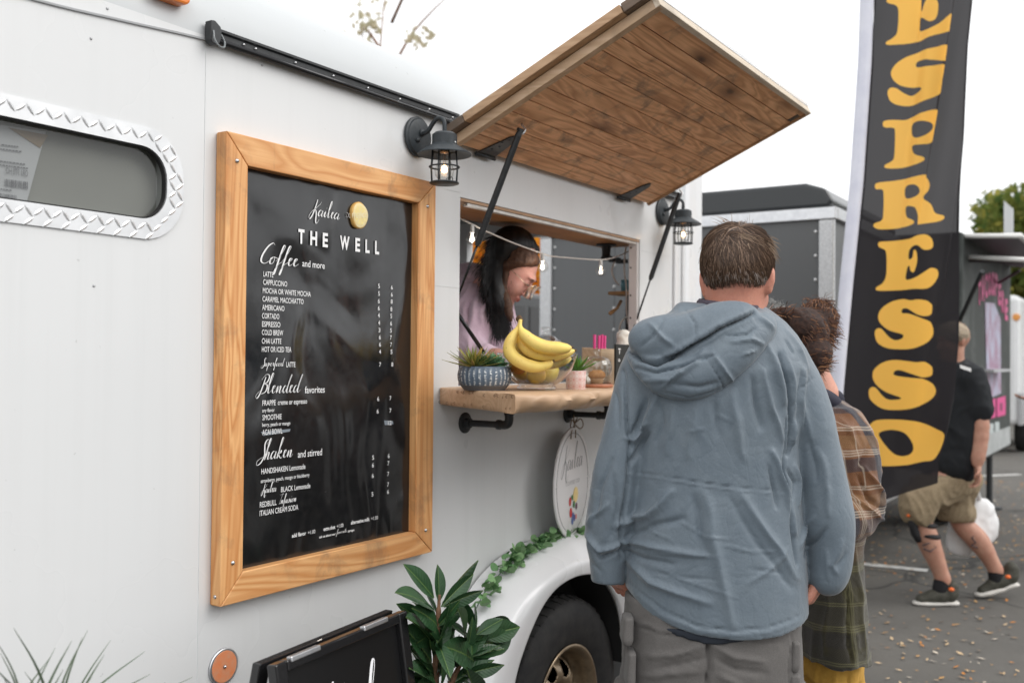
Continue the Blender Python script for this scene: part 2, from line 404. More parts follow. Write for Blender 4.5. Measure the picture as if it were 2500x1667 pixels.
# ------------------------------------------------------------------ ground
def asphalt():
    m = M('asphalt', (0.09, 0.09, 0.09), 0.85); t = NT(m)
    v = t.co((1, 1, 1), rnd=False)
    a = t.noise(v, 220, 3, 0.7); b = t.noise(v, 0.9, 5, 0.6); c = t.noise(v, 8, 4, 0.6)
    col = t.mix(t.gray(a, 0.35, 0.68), (0.075, 0.071, 0.064), (0.15, 0.142, 0.128)); col = t.mix(t.gray(b, 0.4, 0.7, 0, 0.45), col, (0.06, 0.059, 0.057))
    col = t.mix(t.gray(c, 0.5, 0.8, 0, 0.35), col, (0.14, 0.135, 0.125))
    dn = t.n('ShaderNodeTexNoise'); dn.inputs['Scale'].default_value = 1.6; dn.inputs['Detail'].default_value = 5; t.l(v, dn.inputs['Vector'])
    mv = t.mix(0.35, v, dn.outputs['Color'], 'ADD'); vo = t.n('ShaderNodeTexVoronoi', feature='DISTANCE_TO_EDGE'); vo.inputs['Scale'].default_value = 0.42; t.l(mv, vo.inputs['Vector'])
    ck = t.gray(vo.outputs['Distance'], 0.002, 0.009, 1, 0); col = t.mix(t.math('MULTIPLY', ck, 0.75), col, (0.02, 0.02, 0.02))
    t.base(col); t.bump(a, 0.5, 0.004); t.bump(ck, -0.5, 0.01); return m
ASPH = asphalt()
g = MB(); g.add([(-300, -400, 0), (500, -400, 0), (500, 400, 0), (-300, 400, 0)], [(0, 1, 2, 3)])
tag(g.build('ground', ASPH), kind='structure')
LINE = noisy('worn_line_paint', (0.62, 0.62, 0.6), (0.3, 0.3, 0.29), 14, 0.7, 0.2, 0.002, lo=0.5, hi=0.66)
for P0_, P1_ in (((2088, 1375), (2265, 1393)), ((2400, 1162), (2490, 1158))):
    a, b = Vector(at(*P0_, 'z', 0)), Vector(at(*P1_, 'z', 0)); d = (b-a).normalized(); s = Vector((-d.y, d.x, 0))*0.05
    a = a-d*0.9 if P0_[0] == 2088 else a
    q = MB(); q.add([a+s+V(0, 0, .004), a-s+V(0, 0, .004), b-s+V(0, 0, .004), b+s+V(0, 0, .004)], [(0, 1, 2, 3)])
    tag(q.build('parking_line', LINE), kind='structure')

# ------------------------------------------------------------------ food trailer
TR = empty('food_trailer', (1.6, 1.0, 0), 'long white food trailer with propped wooden hatch and black menu board', 'food trailer')
X0, X1, YB = -1.1, 4.25, 2.05
def cells(mb, xs, zs, holes, y, flip=False):
    for i in range(len(xs)-1):
        for j in range(len(zs)-1):
            cx_, cz = (xs[i]+xs[i+1])/2, (zs[j]+zs[j+1])/2
            if any(a < cx_ < b and c < cz < d for a, b, c, d in holes): continue
            mb.add([(xs[i], y, zs[j]), (xs[i+1], y, zs[j]), (xs[i+1], y, zs[j+1]), (xs[i], y, zs[j+1])], [(0, 1, 2, 3)])
WIN = (2.385, 3.608, 1.413, 1.972); SWIN = (0.2, 1.345, 1.772, 1.925); ARCH = (2.45, 3.30, 0.42, 0.80)
H3 = [WIN, SWIN, ARCH]
xs = sorted({X0, X1, *[q for h in H3 for q in h[:2]]}); zs = sorted({0.42, 2.19, *[q for h in H3 for q in h[2:]]})
w = MB(); cells(w, xs, zs, H3, 0.0); cells(w, xs, zs, H3, 0.04)
for (a, b, c, d) in H3:
    for p, q in (((a, c), (b, c)), ((b, c), (b, d)), ((b, d), (a, d)), ((a, d), (a, c))):
        w.add([(p[0], 0, p[1]), (q[0], 0, q[1]), (q[0], .04, q[1]), (p[0], .04, p[1])], [(0, 1, 2, 3)])
w.build('side_wall', W_WHITE, TR)
w = MB(); w.box((X0, YB, .42), (X1, YB+.04, 1.3)); w.box((X0, YB, 1.3), (.4, YB+.04, 2.19)); w.box((3.9, YB, 1.3), (X1, YB+.04, 2.19)); w.box((.4, YB, 2.1), (3.9, YB+.04, 2.19)); w.box((X0, .04, .42), (X0+.04, YB, 2.19)); w.build('outer_wall', W_WHITE, TR)  # wide opening in the far side is added to let daylight into the interior
w = MB(); w.box((X1-.05, .041, .5), (X1, .10, 2.1)); w.box((X1-.05, 1.27, .5), (X1, YB, 2.1)); w.box((X1-.05, .041, 2.1), (X1, YB, 2.19)); w.build('rear_frame', W_WHITE, TR)
w = MB(); w.box((X0+.04, .041, .42), (X1, YB, .5)); w.build('trailer_floor', noisy('floor_vinyl', (.12, .12, .12), (.2, .2, .2), 20, .6), TR)
# rolled roof edge
prof = [(0.0, 2.19), (0.003, 2.235), (0.018, 2.28), (0.045, 2.325), (0.085, 2.362), (0.14, 2.388), (0.22, 2.41), (0.5, 2.45), (1.02, 2.48), (1.55, 2.45), (1.9, 2.39), (2.06, 2.29), (2.09, 2.19)]
w = MB()
for nm, off in (('o', 0), ('i', -.03)):
    rows = [[(x, y if off == 0 else min(max(y, .04), 2.05), z+off) for y, z in prof] for x in (X0, -.5, 0, .5, 1, 1.44, 2, 2.5, 3, 3.5, X1)]
    w.grid(rows)
for x in (X0, X1): w.add([(x, y, z) for y, z in prof], [tuple(range(len(prof)))])
w.build('roof', paint('roof_skin', (.50, .52, .53), .4, amt=.3), TR, angle=40)
# seam lip where the roof skin laps the wall
lip = MB(); sx = [X0, 0.3, 0.7, 1.05, 1.235, 1.44, 1.6]; sz = [2.10, 2.12, 2.134, 2.149, 2.164, 2.182, 2.1835]
pl = catmull([(x, z, 0) for x, z in zip(sx, sz)], 6)
lip.grid([[(p[0], -.001, p[1]+.002), (p[0], -.0045, p[1]), (p[0], -.0045, p[1]-.0035), (p[0], .0005, p[1]-.004)] for p in pl])
lip.build('roof_seam', M('seam_grey', (.33, .34, .35), .6), TR)
# roof rail (black awning track)
AN = BLACK
rl = MB(); z0 = 2.178
rp = [(0, .002), (-.012, .002), (-.014, .008), (-.006, .011), (-.006, .024), (-.012, .027), (-.012, .032), (-.004, .036), (0, .036)]
rl.prism(rp, lambda u, v, x: (x, u-.0012, z0+v), 1.437, 2.36); rl.build('awning_rail', AN, TR); rl = MB(); rl.prism(rp, lambda u, v, x: (x, u-.0012, z0+v), 3.66, 3.96); rl.build('awning_rail', AN, TR)

for a, b in ((1.45, 2.36), (3.66, 3.94)): tb = MB(); tb.tube([(a, -.017, 2.181), (b, -.017, 2.181)], .0065, 10); tb.build('rail_rod', M('rod_gloss', (.03, .03, .032), .15, .6), TR, smooth=True)
ec = MB(); ec.prism([(0, 0), (0, .042), (.012, .044), (.03, .034), (.034, .012), (.026, -.004), (.014, -.008), (.004, -.006)], lambda u, v, y: (1.433+u*.9, y, z0-.002+v), -.006, -.026); ec.build('rail_end_cap', AN, TR, bevel=.002)
lp = MB(); lp.tube(catmull([(1.438, -.028, 2.196), (1.436, -.034, 2.176), (1.446, -.037, 2.163), (1.462, -.034, 2.165), (1.468, -.028, 2.18), (1.462, -.024, 2.194)], 6), .0022, 6); lp.build('rail_clip', M('clip_plastic', (.25, .27, .28), .2, trans=.3), TR, smooth=True)
for i, x in enumerate((1.455, 1.54, 1.575, 1.7, 1.83, 1.96, 2.09, 2.22, 2.33)):
    s = MB(); s.lathe([(0, -.012), (.003, -.0112), (.0042, -.0085), (.0042, -.006)], (x, 0, z0+.0175), 10, ax='y'); s.build('screw', SCREW, TR, smooth=True)
# amber marker lamp on the nose of the roof
ml = MB(); ml.prism([(-.045, 0), (-.04, -.014), (.035, -.014), (.045, -.006), (.045, .014), (-.045, .014)], lambda u, v, y: (1.335+u, y-.003, 2.245+v), .02, -.022); 
ml.build('marker_lamp', M('amber_lens', (.75, .2, .02), .25, coat=.6, sss=.2), TR, bevel=.005)
mb_ = MB(); mb_.box((1.283, -.012, 2.255), (1.392, .03, 2.267)); mb_.build('marker_lamp_base', RUBBER, TR, bevel=.003)
# wall dents, rivets
for (px, py) in ((262, 22), (222, 95), (229, 698), (640, 160)):
    p = at(px, py); s = MB(); s.lathe([(0, -.0025), (.002, -.002), (.003, 0)], (p[0], 0, p[2]), 10, ax='y'); s.build('rivet', M('rivet_grey', (.45, .46, .47), .4, .5), TR, smooth=True)
# corner post and door trim at the rear end
cp_ = MB(); cp_.prism([(0, 0), (.03, -.006), (.10, -.008), (.16, -.006), (.19, 0.0), (.19, .02), (0, .02)], lambda u, v, z: (X1-.19+u, v-.0015, z), .42, 2.33); cp_.build('corner_post', W_GEL, TR, bevel=.003)
for x, wd in ((3.93, .03), (4.02, .012)):
    s = MB(); s.box((x, -.012, .5), (x+wd, 0, 2.17)); s.build('trim_strip', W_GEL, TR, bevel=.004)
o_ = MB(); o_.box((X1-.16, -.01, 2.325), (X1-.09, .03, 2.345)); o_.build('clearance_lamp', M('amber_dim', (.7, .3, .08), .3), TR, bevel=.004)
SGY = M('seam_line', (.66, .67, .68), .6)
for (a, b, c, d) in ((2.224, 2.384, 1.985, 1.9862), (2.224, 2.384, 1.702, 1.7032), (3.61, 4.05, 1.93, 1.9312), (3.61, 4.05, 1.60, 1.6012), (1.4405, 1.4417, .5, 2.16)):
    s = MB(); s.box((a, -.0011, c), (b, 0.0, d)); s.build('seam', SGY, TR)
# ---- side window with diamond plate surround
def rrect(x0, x1, z0, z1, r, n=8):
    out = []
    for cx_, cz, a0 in ((x1-r, z1-r, 0), (x0+r, z1-r, 90), (x0+r, z0+r, 180), (x1-r, z0+r, 270)):
        for k in range(n+1):
            a = math.radians(a0+90*k/n); out.append((cx_+r*math.cos(a), cz+r*math.sin(a)))
    return out
oi = rrect(.17, 1.343, 1.774, 1.922, .062); oo = rrect(.12, 1.385, 1.733, 1.962, .098)
dp = MB(); n_ = len(oi)
L0 = [(x, -.0005, z) for x, z in oo]; L1 = [(x, -.004, z) for x, z in oo]; L2 = [(x, -.004, z) for x, z in oi]; L3 = [(x, .012, z) for x, z in oi]
dp.grid([L0, L1, L2, L3], closed=True)
DPL = noisy('diamond_plate', (.62, .63, .64), (.74, .75, .76), 12, .33, .06, .002, metal=.55)
dp.build('window_surround', DPL, TR)
tb = MB()
def bar(cx_, cz, a):
    ca, sa = math.cos(a), math.sin(a); L, Wd, Hh = .0135, .0034, .0017
    pts = [(-L, 0, 0), (-L*.4, -Wd, 0), (L*.4, -Wd, 0), (L, 0, 0), (L*.4, Wd, 0), (-L*.4, Wd, 0), (-L*.45, 0, Hh), (L*.45, 0, Hh)]
    tb.add([(cx_+x*ca-y*sa, -.0041-h, cz+x*sa+y*ca) for x, y, h in pts], [(0, 1, 6), (1, 2, 7, 6), (2, 3, 7), (3, 4, 7), (4, 5, 6, 7), (5, 0, 6)])
def pin(poly, x, z):
    c = False; j = len(poly)-1
    for i in range(len(poly)):
        (xi, zi), (xj, zj) = poly[i], poly[j]
        if (zi > z) != (zj > z) and x < (xj-xi)*(z-zi)/(zj-zi)+xi: c = not c
        j = i
    return c
i = 0
for ix in range(0, 90):
    for iz in range(0, 24):
        x, z = .135+ix*.0185, 1.74+iz*.0185
        a = math.radians(38 if (ix+iz) % 2 else -52)
        e = [(x+s_*.0105*math.cos(a), z+s_*.0105*math.sin(a)) for s_ in (-1, 1)]
        if all(pin(oo, *q) and not pin(oi, *q) for q in e): bar(x, z, a)
tag(tb.build('tread_pattern', DPL, TR, fix=False), kind='stuff')
gk = MB(); gi = rrect(.173, 1.340, 1.777, 1.919, .060)
gk.grid([[(x, .001, z) for x, z in oi], [(x, -.001, z) for x, z in gi], [(x, .01, z) for x, z in gi]], closed=True); gk.build('window_gasket', RUBBER, TR)
gl = MB(); gl.add([(.17, .012, 1.77), (1.345, .012, 1.77), (1.345, .012, 1.925), (.17, .012, 1.925)], [(0, 1, 2, 3)])
gl.build('window_pane', thin_glass('tinted_glass', (.62, .63, .62), 1.3, .05), TR)
bk = MB(); bk.add([(.1, .034, 1.7), (1.42, .034, 1.7), (1.42, .034, 2.0), (.1, .034, 2.0)], [(0, 1, 2, 3)]); bk.build('window_backing', noisy('grey_blind', (.40, .40, .375), (.45, .45, .42), 3, .7), TR)
# shipping label stuck inside the pane
pa = at(112, 322, 'y', .03); pb = at(62, 505, 'y', .03); pc = at(0, 305, 'y', .03); pd_ = at(-60, 500, 'y', .03)
LB = empty('shipping_label', (.9, .03, 1.75), 'white paper shipping label with barcodes leaning inside the small side window', 'paper label')
q = MB(); q.add([pc, pa, pb, pd_], [(0, 1, 2, 3)]); q.build('paper', M('label_paper', (.74, .75, .78), .6), LB, solid=.0008)
tp_ = MB(); a1 = at(20, 312, 'y', .0285); a2 = at(118, 330, 'y', .0285); a3 = at(98, 362, 'y', .0285); tp_.add([a1, a2, a3], [(0, 1, 2)]); tp_.build('tape', M('brown_tape', (.42, .33, .24), .4), LB)
INKG = M('grey_ink', (.25, .25, .27), .6)
q = MB()
def lab(px0, py0, px1, py1, y=.027):
    A, B, D_, E_ = at(px0, py0, 'y', y), at(px1, py0+(px1-px0)*.13, 'y', y), at(px1, py1+(px1-px0)*.13, 'y', y), at(px0, py1, 'y', y)
    q.add([A, B, D_, E_], [(0, 1, 2, 3)])
r_ = random.Random(3)
for (x0, x1, y0, y1) in ((12, 66, 437, 455), (0, 42, 472, 498)):
    x = x0
    while x < x1: wd = r_.choice((1, 1.6, 2.6)); lab(x, y0+(x-x0)*.13, x+wd, y1+(x-x0)*.13); x += wd+r_.choice((1, 1.6, 2.2))
for k, (x0, y0, L_) in enumerate(((4, 352, 38), (0, 362, 52), (0, 392, 60), (0, 401, 66), (2, 460, 20))): 
    x = x0
    while x < x0+L_: wd = r_.uniform(3, 7); lab(x, y0+(x-x0)*.13, x+wd, y0+3.2+(x-x0)*.13); x += wd+2
q.build('print', INKG, LB)
text_part('OR1 9T0 HO', at(68, 432, 'y', .0268), at(14, 424, 'y', .0268), .012, 0, INKG, LB, 'print')
# ---- fender, wheel
jt = [(2.18, .46), (2.26, .60), (2.391, .755), (2.50, .835), (2.66, .885), (2.888, .905), (3.1, .895), (3.3, .85), (3.45, .76), (3.56, .62), (3.63, .46)]
ar = [(2.43, .42), (2.455, .54), (2.50, .625), (2.585, .72), (2.67, .772), (2.765, .792), (2.87, .790), (2.97, .768), (3.06, .71), (3.145, .60), (3.19, .42)]
ot = [(2.22, .40), (2.27, .52), (2.36, .655), (2.46, .745), (2.60, .815), (2.80, .848), (2.98, .838), (3.15, .785), (3.30, .68), (3.42, .54), (3.5, .40)]
J = catmull([(a, b, 0) for a, b in jt], 6); A_ = catmull([(a, b, 0) for a, b in ar], 6); O_ = catmull([(a, b, 0) for a, b in ot], 6)
rows = []; liner = []
for j, a, o in zip(J, A_, O_):
    r = []
    jw = np.array([j[0], 0, j[1]]); ow = np.array([o[0], -.155, o[1]]); aw = np.array([a[0], -.165, a[1]])
    for t in np.linspace(0, 1, 8):
        y = -.155*math.sin(t*PI/2)**.9 if t < 1 else -.155
        zz = 1-math.cos(t*PI/2); p = jw*(1-t)+ow*t; p[1] = -.005-.15*t; p[2] += .018*math.sin(PI*t); r.append(tuple(p))
    mid = (ow*.55+aw*.45); mid[1] = -.172; r.append(tuple(ow*.88+aw*.12+np.array([0, -.012, 0]))); r.append(tuple(mid)); r.append(tuple(ow*.12+aw*.88+np.array([0, -.002, 0]))); r.append(tuple(aw)); ai = aw.copy(); ai[1] = -.15; r.append(tuple(ai+np.array([0, 0, .006])))
    liner.append([tuple(aw+np.array([0, dy_, .004])) for dy_ in (.018, .10, .165, .46)])
    rows.append(r)
fd = MB(); fd.grid(rows); fd.build('fender', W_GEL, TR, smooth=True, sub=1)
lq = MB(); lq.grid(liner); lq.build('arch_liner', M('liner_black', (.012, .012, .012), .9), TR, smooth=True)
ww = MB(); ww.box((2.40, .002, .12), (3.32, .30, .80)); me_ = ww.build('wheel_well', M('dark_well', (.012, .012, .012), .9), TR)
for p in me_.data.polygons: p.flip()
sk = MB(); sk.box((X0, .03, .25), (X1, .2, .42)); sk.box((X0, 1.8, .25), (X1, 2.0, .42)); sk.build('chassis_rail', BLACK, TR)
def wheel(cx_, cz, yo, R, Rr, parent, wd=.2, rimmat=None, sgn=1, detail=True):
    """wheel whose outer face looks to -y"""
    o = MB(); pr = [(Rr, .0), (Rr*1.08, -.012), (R*.80, -.022), (R*.93, -.016), (R*.985, .004), (R, .03), (R, wd-.03), (R*.97, wd), (Rr, wd)]
    o.lathe([(r, yo+.0+h*sgn) for r, h in pr], (cx_, 0, cz), 64, ax='y', caps=False)
    wh = put('wheel', o.mesh('wheel', True), RUBBER, parent); wh.name = 'wheel'
    if detail:
        tr = MB(); K = 46
        for k in range(K):
            for row, (ya, yb, off) in enumerate(((-.002, .032, 0), (.04, .085, .5), (.092, .137, 0), (.145, .18, .5))):
                a = 2*PI*(k+off)/K; ra, rb = (R*.955, R+.006) if row == 0 else (R*.99, R+.006); da = 2*PI/K*.33
                pts = []
                for (aa, y) in ((a-da, ya), (a+da*.6, ya), (a+da, yb), (a-da*.5, yb)):
                    for rr in (ra, rb): pts.append((cx_+(rr if not (row == 0 and y == ya and rr == rb) else R*.985)*math.cos(aa), yo+y, cz+(rr if not (row == 0 and y == ya and rr == rb) else R*.985)*math.sin(aa)))
                tr.add(pts, [(1, 3, 5, 7), (0, 2, 3, 1), (2, 4, 5, 3), (4, 6, 7, 5), (6, 0, 1, 7)])
        tag(tr.build('tyre_tread', RUBBER, wh), kind='stuff')
    rm = MB(); n = 64; cut = [(Rr+.008, -.012), (Rr, -.014), (Rr-.006, -.004), (Rr*.93, .004), (Rr*.90, .03), (Rr*.87, .055), (Rr*.80, .062)]
    rm.lathe([(r, yo+h) for r, h in cut], (cx_, 0, cz), n, ax='y', caps=False)
    # spoked disc: ring grid with oval holes skipped
    NR, NA = 10, 80; r0, r1 = Rr*.24, Rr*.80
    def dish(r): u = (r-r0)/(r1-r0); return yo+.060-.04*math.sin(PI*min(1, u*1.05))**.8+(.0 if u > .1 else -.004)
    vs = []; 
    for i in range(NR+1):
        r = r0+(r1-r0)*i/NR
        for k in range(NA): a = 2*PI*k/NA; vs.append((cx_+r*math.cos(a), dish(r), cz+r*math.sin(a)))
    fs = []
    for i in range(NR):
        for k in range(NA):
            ph = (k % 10)-4.5; rr = (i+.5)/NR
            hole = ((rr-.62)/.27)**2+(ph/(3.3 if rr > .5 else 2.6))**2 < 1
            if not hole: fs.append((i*NA+k, i*NA+(k+1) % NA, (i+1)*NA+(k+1) % NA, (i+1)*NA+k))
    rm.add(vs, fs)
    ro = rm.build('rim', rimmat, wh, smooth=True, fix=False, solid=.004)
    hb = MB(); hb.lathe([(0, yo-.01), (Rr*.16, yo-.01), (Rr*.2, yo-.004), (Rr*.235, yo+.006), (Rr*.25, yo+.036)], (cx_, 0, cz), 24, ax='y'); hb.build('hub', rimmat, wh, smooth=True)
    bk = MB(); bk.lathe([(0, yo+.09), (Rr*.9, yo+.09)], (cx_, 0, cz), 32, ax='y'); bk.build('brake_drum', M('drum', (.02, .02, .02), .8), wh)
    return wh
RIM = noisy('bronze_rim', (.33, .25, .16), (.2, .15, .10), 25, .35, .1, .001, metal=.6, coat=.3)
wheel(2.86, .36, -.10, .345, .19, TR, rimmat=RIM)
wheel(3.75, .36, -.02+.06, .001+.344, .19, TR, rimmat=RIM, detail=False) if False else None
dpl = MB(); a = at(1010, 1500, 'y', -.008); b = at(1215, 1680, 'y', -.008)
dpl.box((2.02, -.009, .42), (2.215, -.001, .72)); dpl.build('stone_guard', noisy('guard_plate', (.45, .46, .46), (.62, .62, .62), 60, .35, .5, .004, metal=.8), TR, bevel=.002)
# round reflector
rf = empty('reflector', (1.511, -.004, .813), 'round orange reflector screwed to the white trailer wall below the menu board', 'reflector')
s = MB(); s.lathe([(0, -.006), (.034, -.006), (.037, -.004), (.037, -.0005)], (1.511, 0, .813), 40, ax='y'); s.build('lens', noisy('orange_reflector', (.72, .22, .08), (.62, .3, .18), 50, .35, .1, .001), rf, angle=30)
s = MB(); s.lathe([(.0375, -.0055), (.0395, -.005), (.04, -.0005)], (1.511, 0, .813), 40, ax='y'); s.build('rim', ALU, rf, smooth=True)
s = MB(); s.lathe([(0, -.0105), (.003, -.0095), (.0045, -.006)], (1.511, 0, .813), 14, ax='y'); s.build('screw', SCREW, rf, smooth=True)

# ------------------------------------------------------------------ menu board
BD = empty('menu_board', (1.846, -.02, .96), 'big black menu board in a pine frame titled THE WELL', 'menu board')
fx0, fx1, fz0, fz1 = 1.472, 2.222, .955, 1.986; ix0, ix1, iz0, iz1 = 1.5345, 2.146, 1.0205, 1.9195; Tf = -.034
WX = wood('pine_frame_x', (.76, .43, .19), (.52, .21, .06), 'x', .35, .5, .5, .8, .85); WZ = wood('pine_frame_z', (.77, .43, .185), (.52, .20, .055), 'z', .3, .5, .45, .8, .85)
g_ = .0009
for nm, poly, mt in (('top', [(fx0+g_, fz1), (fx1-g_, fz1), (ix1-g_, iz1), (ix0+g_, iz1)], WX), ('bot', [(fx0+g_, fz0), (ix0+g_, iz0), (ix1-g_, iz0), (fx1-g_, fz0)], WX),
                     ('l', [(fx0, fz0+g_), (fx0, fz1-g_), (ix0, iz1-g_), (ix0, iz0+g_)], WZ), ('r', [(fx1, fz0+g_), (ix1, iz0+g_), (ix1, iz1-g_), (fx1, fz1-g_)], WZ)):
    s = MB(); s.prism(poly, lambda u, v, y: (u, y, v), -.0008, Tf); s.build('frame_board', mt, BD, bevel=.0022, seg=2)
for (x, z) in ((1.502, 1.925), (2.184, 1.915), (1.505, 1.045), (2.19, 1.02)):
    s = MB(); s.lathe([(0, Tf-.0045), (.0035, Tf-.0036), (.0052, Tf-.001), (.0052, Tf+.001)], (x, 0, z), 14, ax='y'); s.build('screw', SCREW, BD, smooth=True)
s = MB(); s.lathe([(0, .003), (.003, .0022), (.0045, .0006), (.0045, -.001)], (0, 0, 0), 12, ax='x'); s.v = [(fx0-v[0], -.017+v[1], .975+v[2]) for v in s.v]; s.build('screw', SCREW, BD, smooth=True)
VY = M('black_vinyl', (.009, .0095, .0105), .20, spec=.9); t = NT(VY)
nv = t.noise(t.co((1.6, 1, 1.1), rnd=False), 2.6, 1.5, .4, .8); t.bump(nv, .9, .035); nv2 = t.noise(t.co((3, 1, 1.2), rnd=False), 3.2, 1, .4, .4); t.bump(nv2, .5, .012)
t.rgh(t.gray(t.noise(t.co((40, 1, 40), rnd=False), 1, 5, .6), .3, .8, .12, .3))
PN = -.010
nxp, nzp = 40, 60; rows = []
for i in range(nxp+1):
    r = []
    for k in range(nzp+1):
        u, v = i/nxp, k/nzp; x = ix0+(ix1-ix0)*u; z = iz0+(iz1-iz0)*v
        ed = min(1, 6*min(u, 1-u, v*1.4, (1-v)*1.4))
        y = PN+ed*(.0005*math.sin(7*u+3*v)+.0006*math.sin(12*u*v+4*v+1)*v)
        r.append((x, y, z))
    rows.append(r)
s = MB(); s.grid(rows); s.build('menu_panel', VY, BD, smooth=True)
PY = -.0122
def z2(x, y): return (500+x*.3827, 300+y*.3827)
def z3(x, y): return (500+x*.41465, 850+y*.41465)
def ln(body, zz, x0, y0, x1, y1, cap, bold=0.0, mat=None, par=BD, y=PY):
    A, B = at(*zz(x0, y0), 'y', y), at(*zz(x1, y1), 'y', y); zm = (A[2]+B[2])/2; A[2] = B[2] = zm
    return text_part(body, A, B, cap, y, mat or WHITE, par, bold=bold)
cz_ = .0122
for k, (ch, xa, ya, xb, yb) in enumerate((('T', 596, 765, 635, 768), ('H', 673, 777, 716, 781), ('E', 752, 790, 785, 794), ('W', 862, 806, 922, 815), ('E', 960, 822, 990, 827), ('L', 1024, 832, 1051, 836), ('L', 1086, 841, 1112, 844))):
    A, B = at(*z2(xa, ya), 'y', PY), at(*z2(xb, yb), 'y', PY)
    if k == 0: ZT = A[2]
    A[2] = B[2] = ZT-.0; text_part(ch, A, B, .0335, PY, WHITE, BD, bold=.035)
ln('and more', z2, 622, 915, 765, 932, .0165, .006)
rows2 = [('LATTE', 374, 980, 437, 985), ('CAPPUCCINO', 372, 1033, 525, 1043), ('MOCHA OR WHITE MOCHA', 370, 1087, 676, 1107), ('CARAMEL MACCHIATTO', 368, 1140, 630, 1155),
         ('AMERICANO', 366, 1193, 508, 1200), ('CORTADO', 365, 1246, 475, 1252), ('ESPRESSO', 365, 1299, 482, 1304), ('COLD BREW', 364, 1352, 500, 1356), ('CHAI LATTE', 364, 1406, 488, 1410),
         ('HOT OR ICED TEA', 364, 1460, 552, 1462), ('LATTE', 520, 1557, 578, 1557)]
for r in rows2: ln(r[0], z2, *r[1:], .0125, .006)
for r in (('favorites', 589, 264, 706, 261, .017), ('FRAPPE', 339, 339, 417, 333, .0125), ('creme or espresso', 430, 333, 602, 325, .0125), ('any flavor', 338, 377, 411, 372, .0088), ('SMOOTHIE', 339, 422, 452, 417, .0125),
          ('berry, peach or mango', 338, 460, 503, 451, .0088), ('ACAI BOWL', 338, 510, 457, 501, .0125), ('and stirred', 548, 642, 690, 629, .017), ('HANDSHAKEN Lemonade', 333, 739, 592, 710, .0128),
          ('strawberry, peach, mango or blackberry', 330, 789, 616, 757, .009), ('BLACK Lemonade', 449, 845, 621, 822, .0125), ('REDBULL', 324, 935, 422, 922, .0128), ('ITALIAN CREAM SODA', 323, 985, 550, 950, .0128)):
    ln(r[0], z3, *r[1:5], r[5], .006)
for r in (('add flavor', 513, 1111, 596, 1100, .022), ('+1.00', 608, 1095, 650, 1088, 0), ('extra shot', 699, 1073, 768, 1062, .022), ('+1.00', 777, 1058, 816, 1050, 0), ('alternative milk', 860, 1036, 970, 1015, .022), ('+1.00', 980, 1012, 1019, 1005, 0)):
    ln(r[0], z3, *r[1:5], .0095, r[5])
ln('ask us about our', z3, 674, 1117, 770, 1098, .0062, .02); ln('syrups', z3, 842, 1082, 880, 1074, .0062, .02)
for zz, col in ((z2, [('5', 1111, 1040), ('5', 1111, 1088), ('6', 1110, 1136), ('6', 1110, 1181), ('4', 1110, 1226), ('4', 1112, 1274), ('3', 1114, 1320), ('6', 1117, 1366), ('6', 1118, 1412), ('4', 1118, 1458), ('7', 1118, 1540),
                     ('6', 1193, 1049), ('6', 1193, 1094), ('8', 1192, 1139), ('8', 1190, 1187), ('5', 1189, 1231), ('6', 1188, 1278), ('5', 1187, 1323), ('7', 1187, 1368), ('7', 1188, 1413), ('5', 1191, 1459), ('8', 1196, 1539)]),
                (z3, [('6', 1021, 297), ('7', 1093, 293), ('6', 1018, 370), ('7', 1093, 365), ('12', 1089, 438), ('5', 991, 642), ('6', 1083, 632), ('6', 990, 687), ('7', 1081, 675), ('6', 989, 749), ('7', 1080, 738), ('7', 1079, 800), ('5', 987, 857), ('6', 1079, 843)])):
    for ch, x, y in col:
        p = at(*zz(x, y), 'y', PY); hw = .0037*(1.9 if len(ch) > 1 else 1); text_part(ch, p+np.array([-hw, 0, -.006]), p+np.array([hw, 0, -.006]), .0118, PY, WHITE, BD, bold=.004)
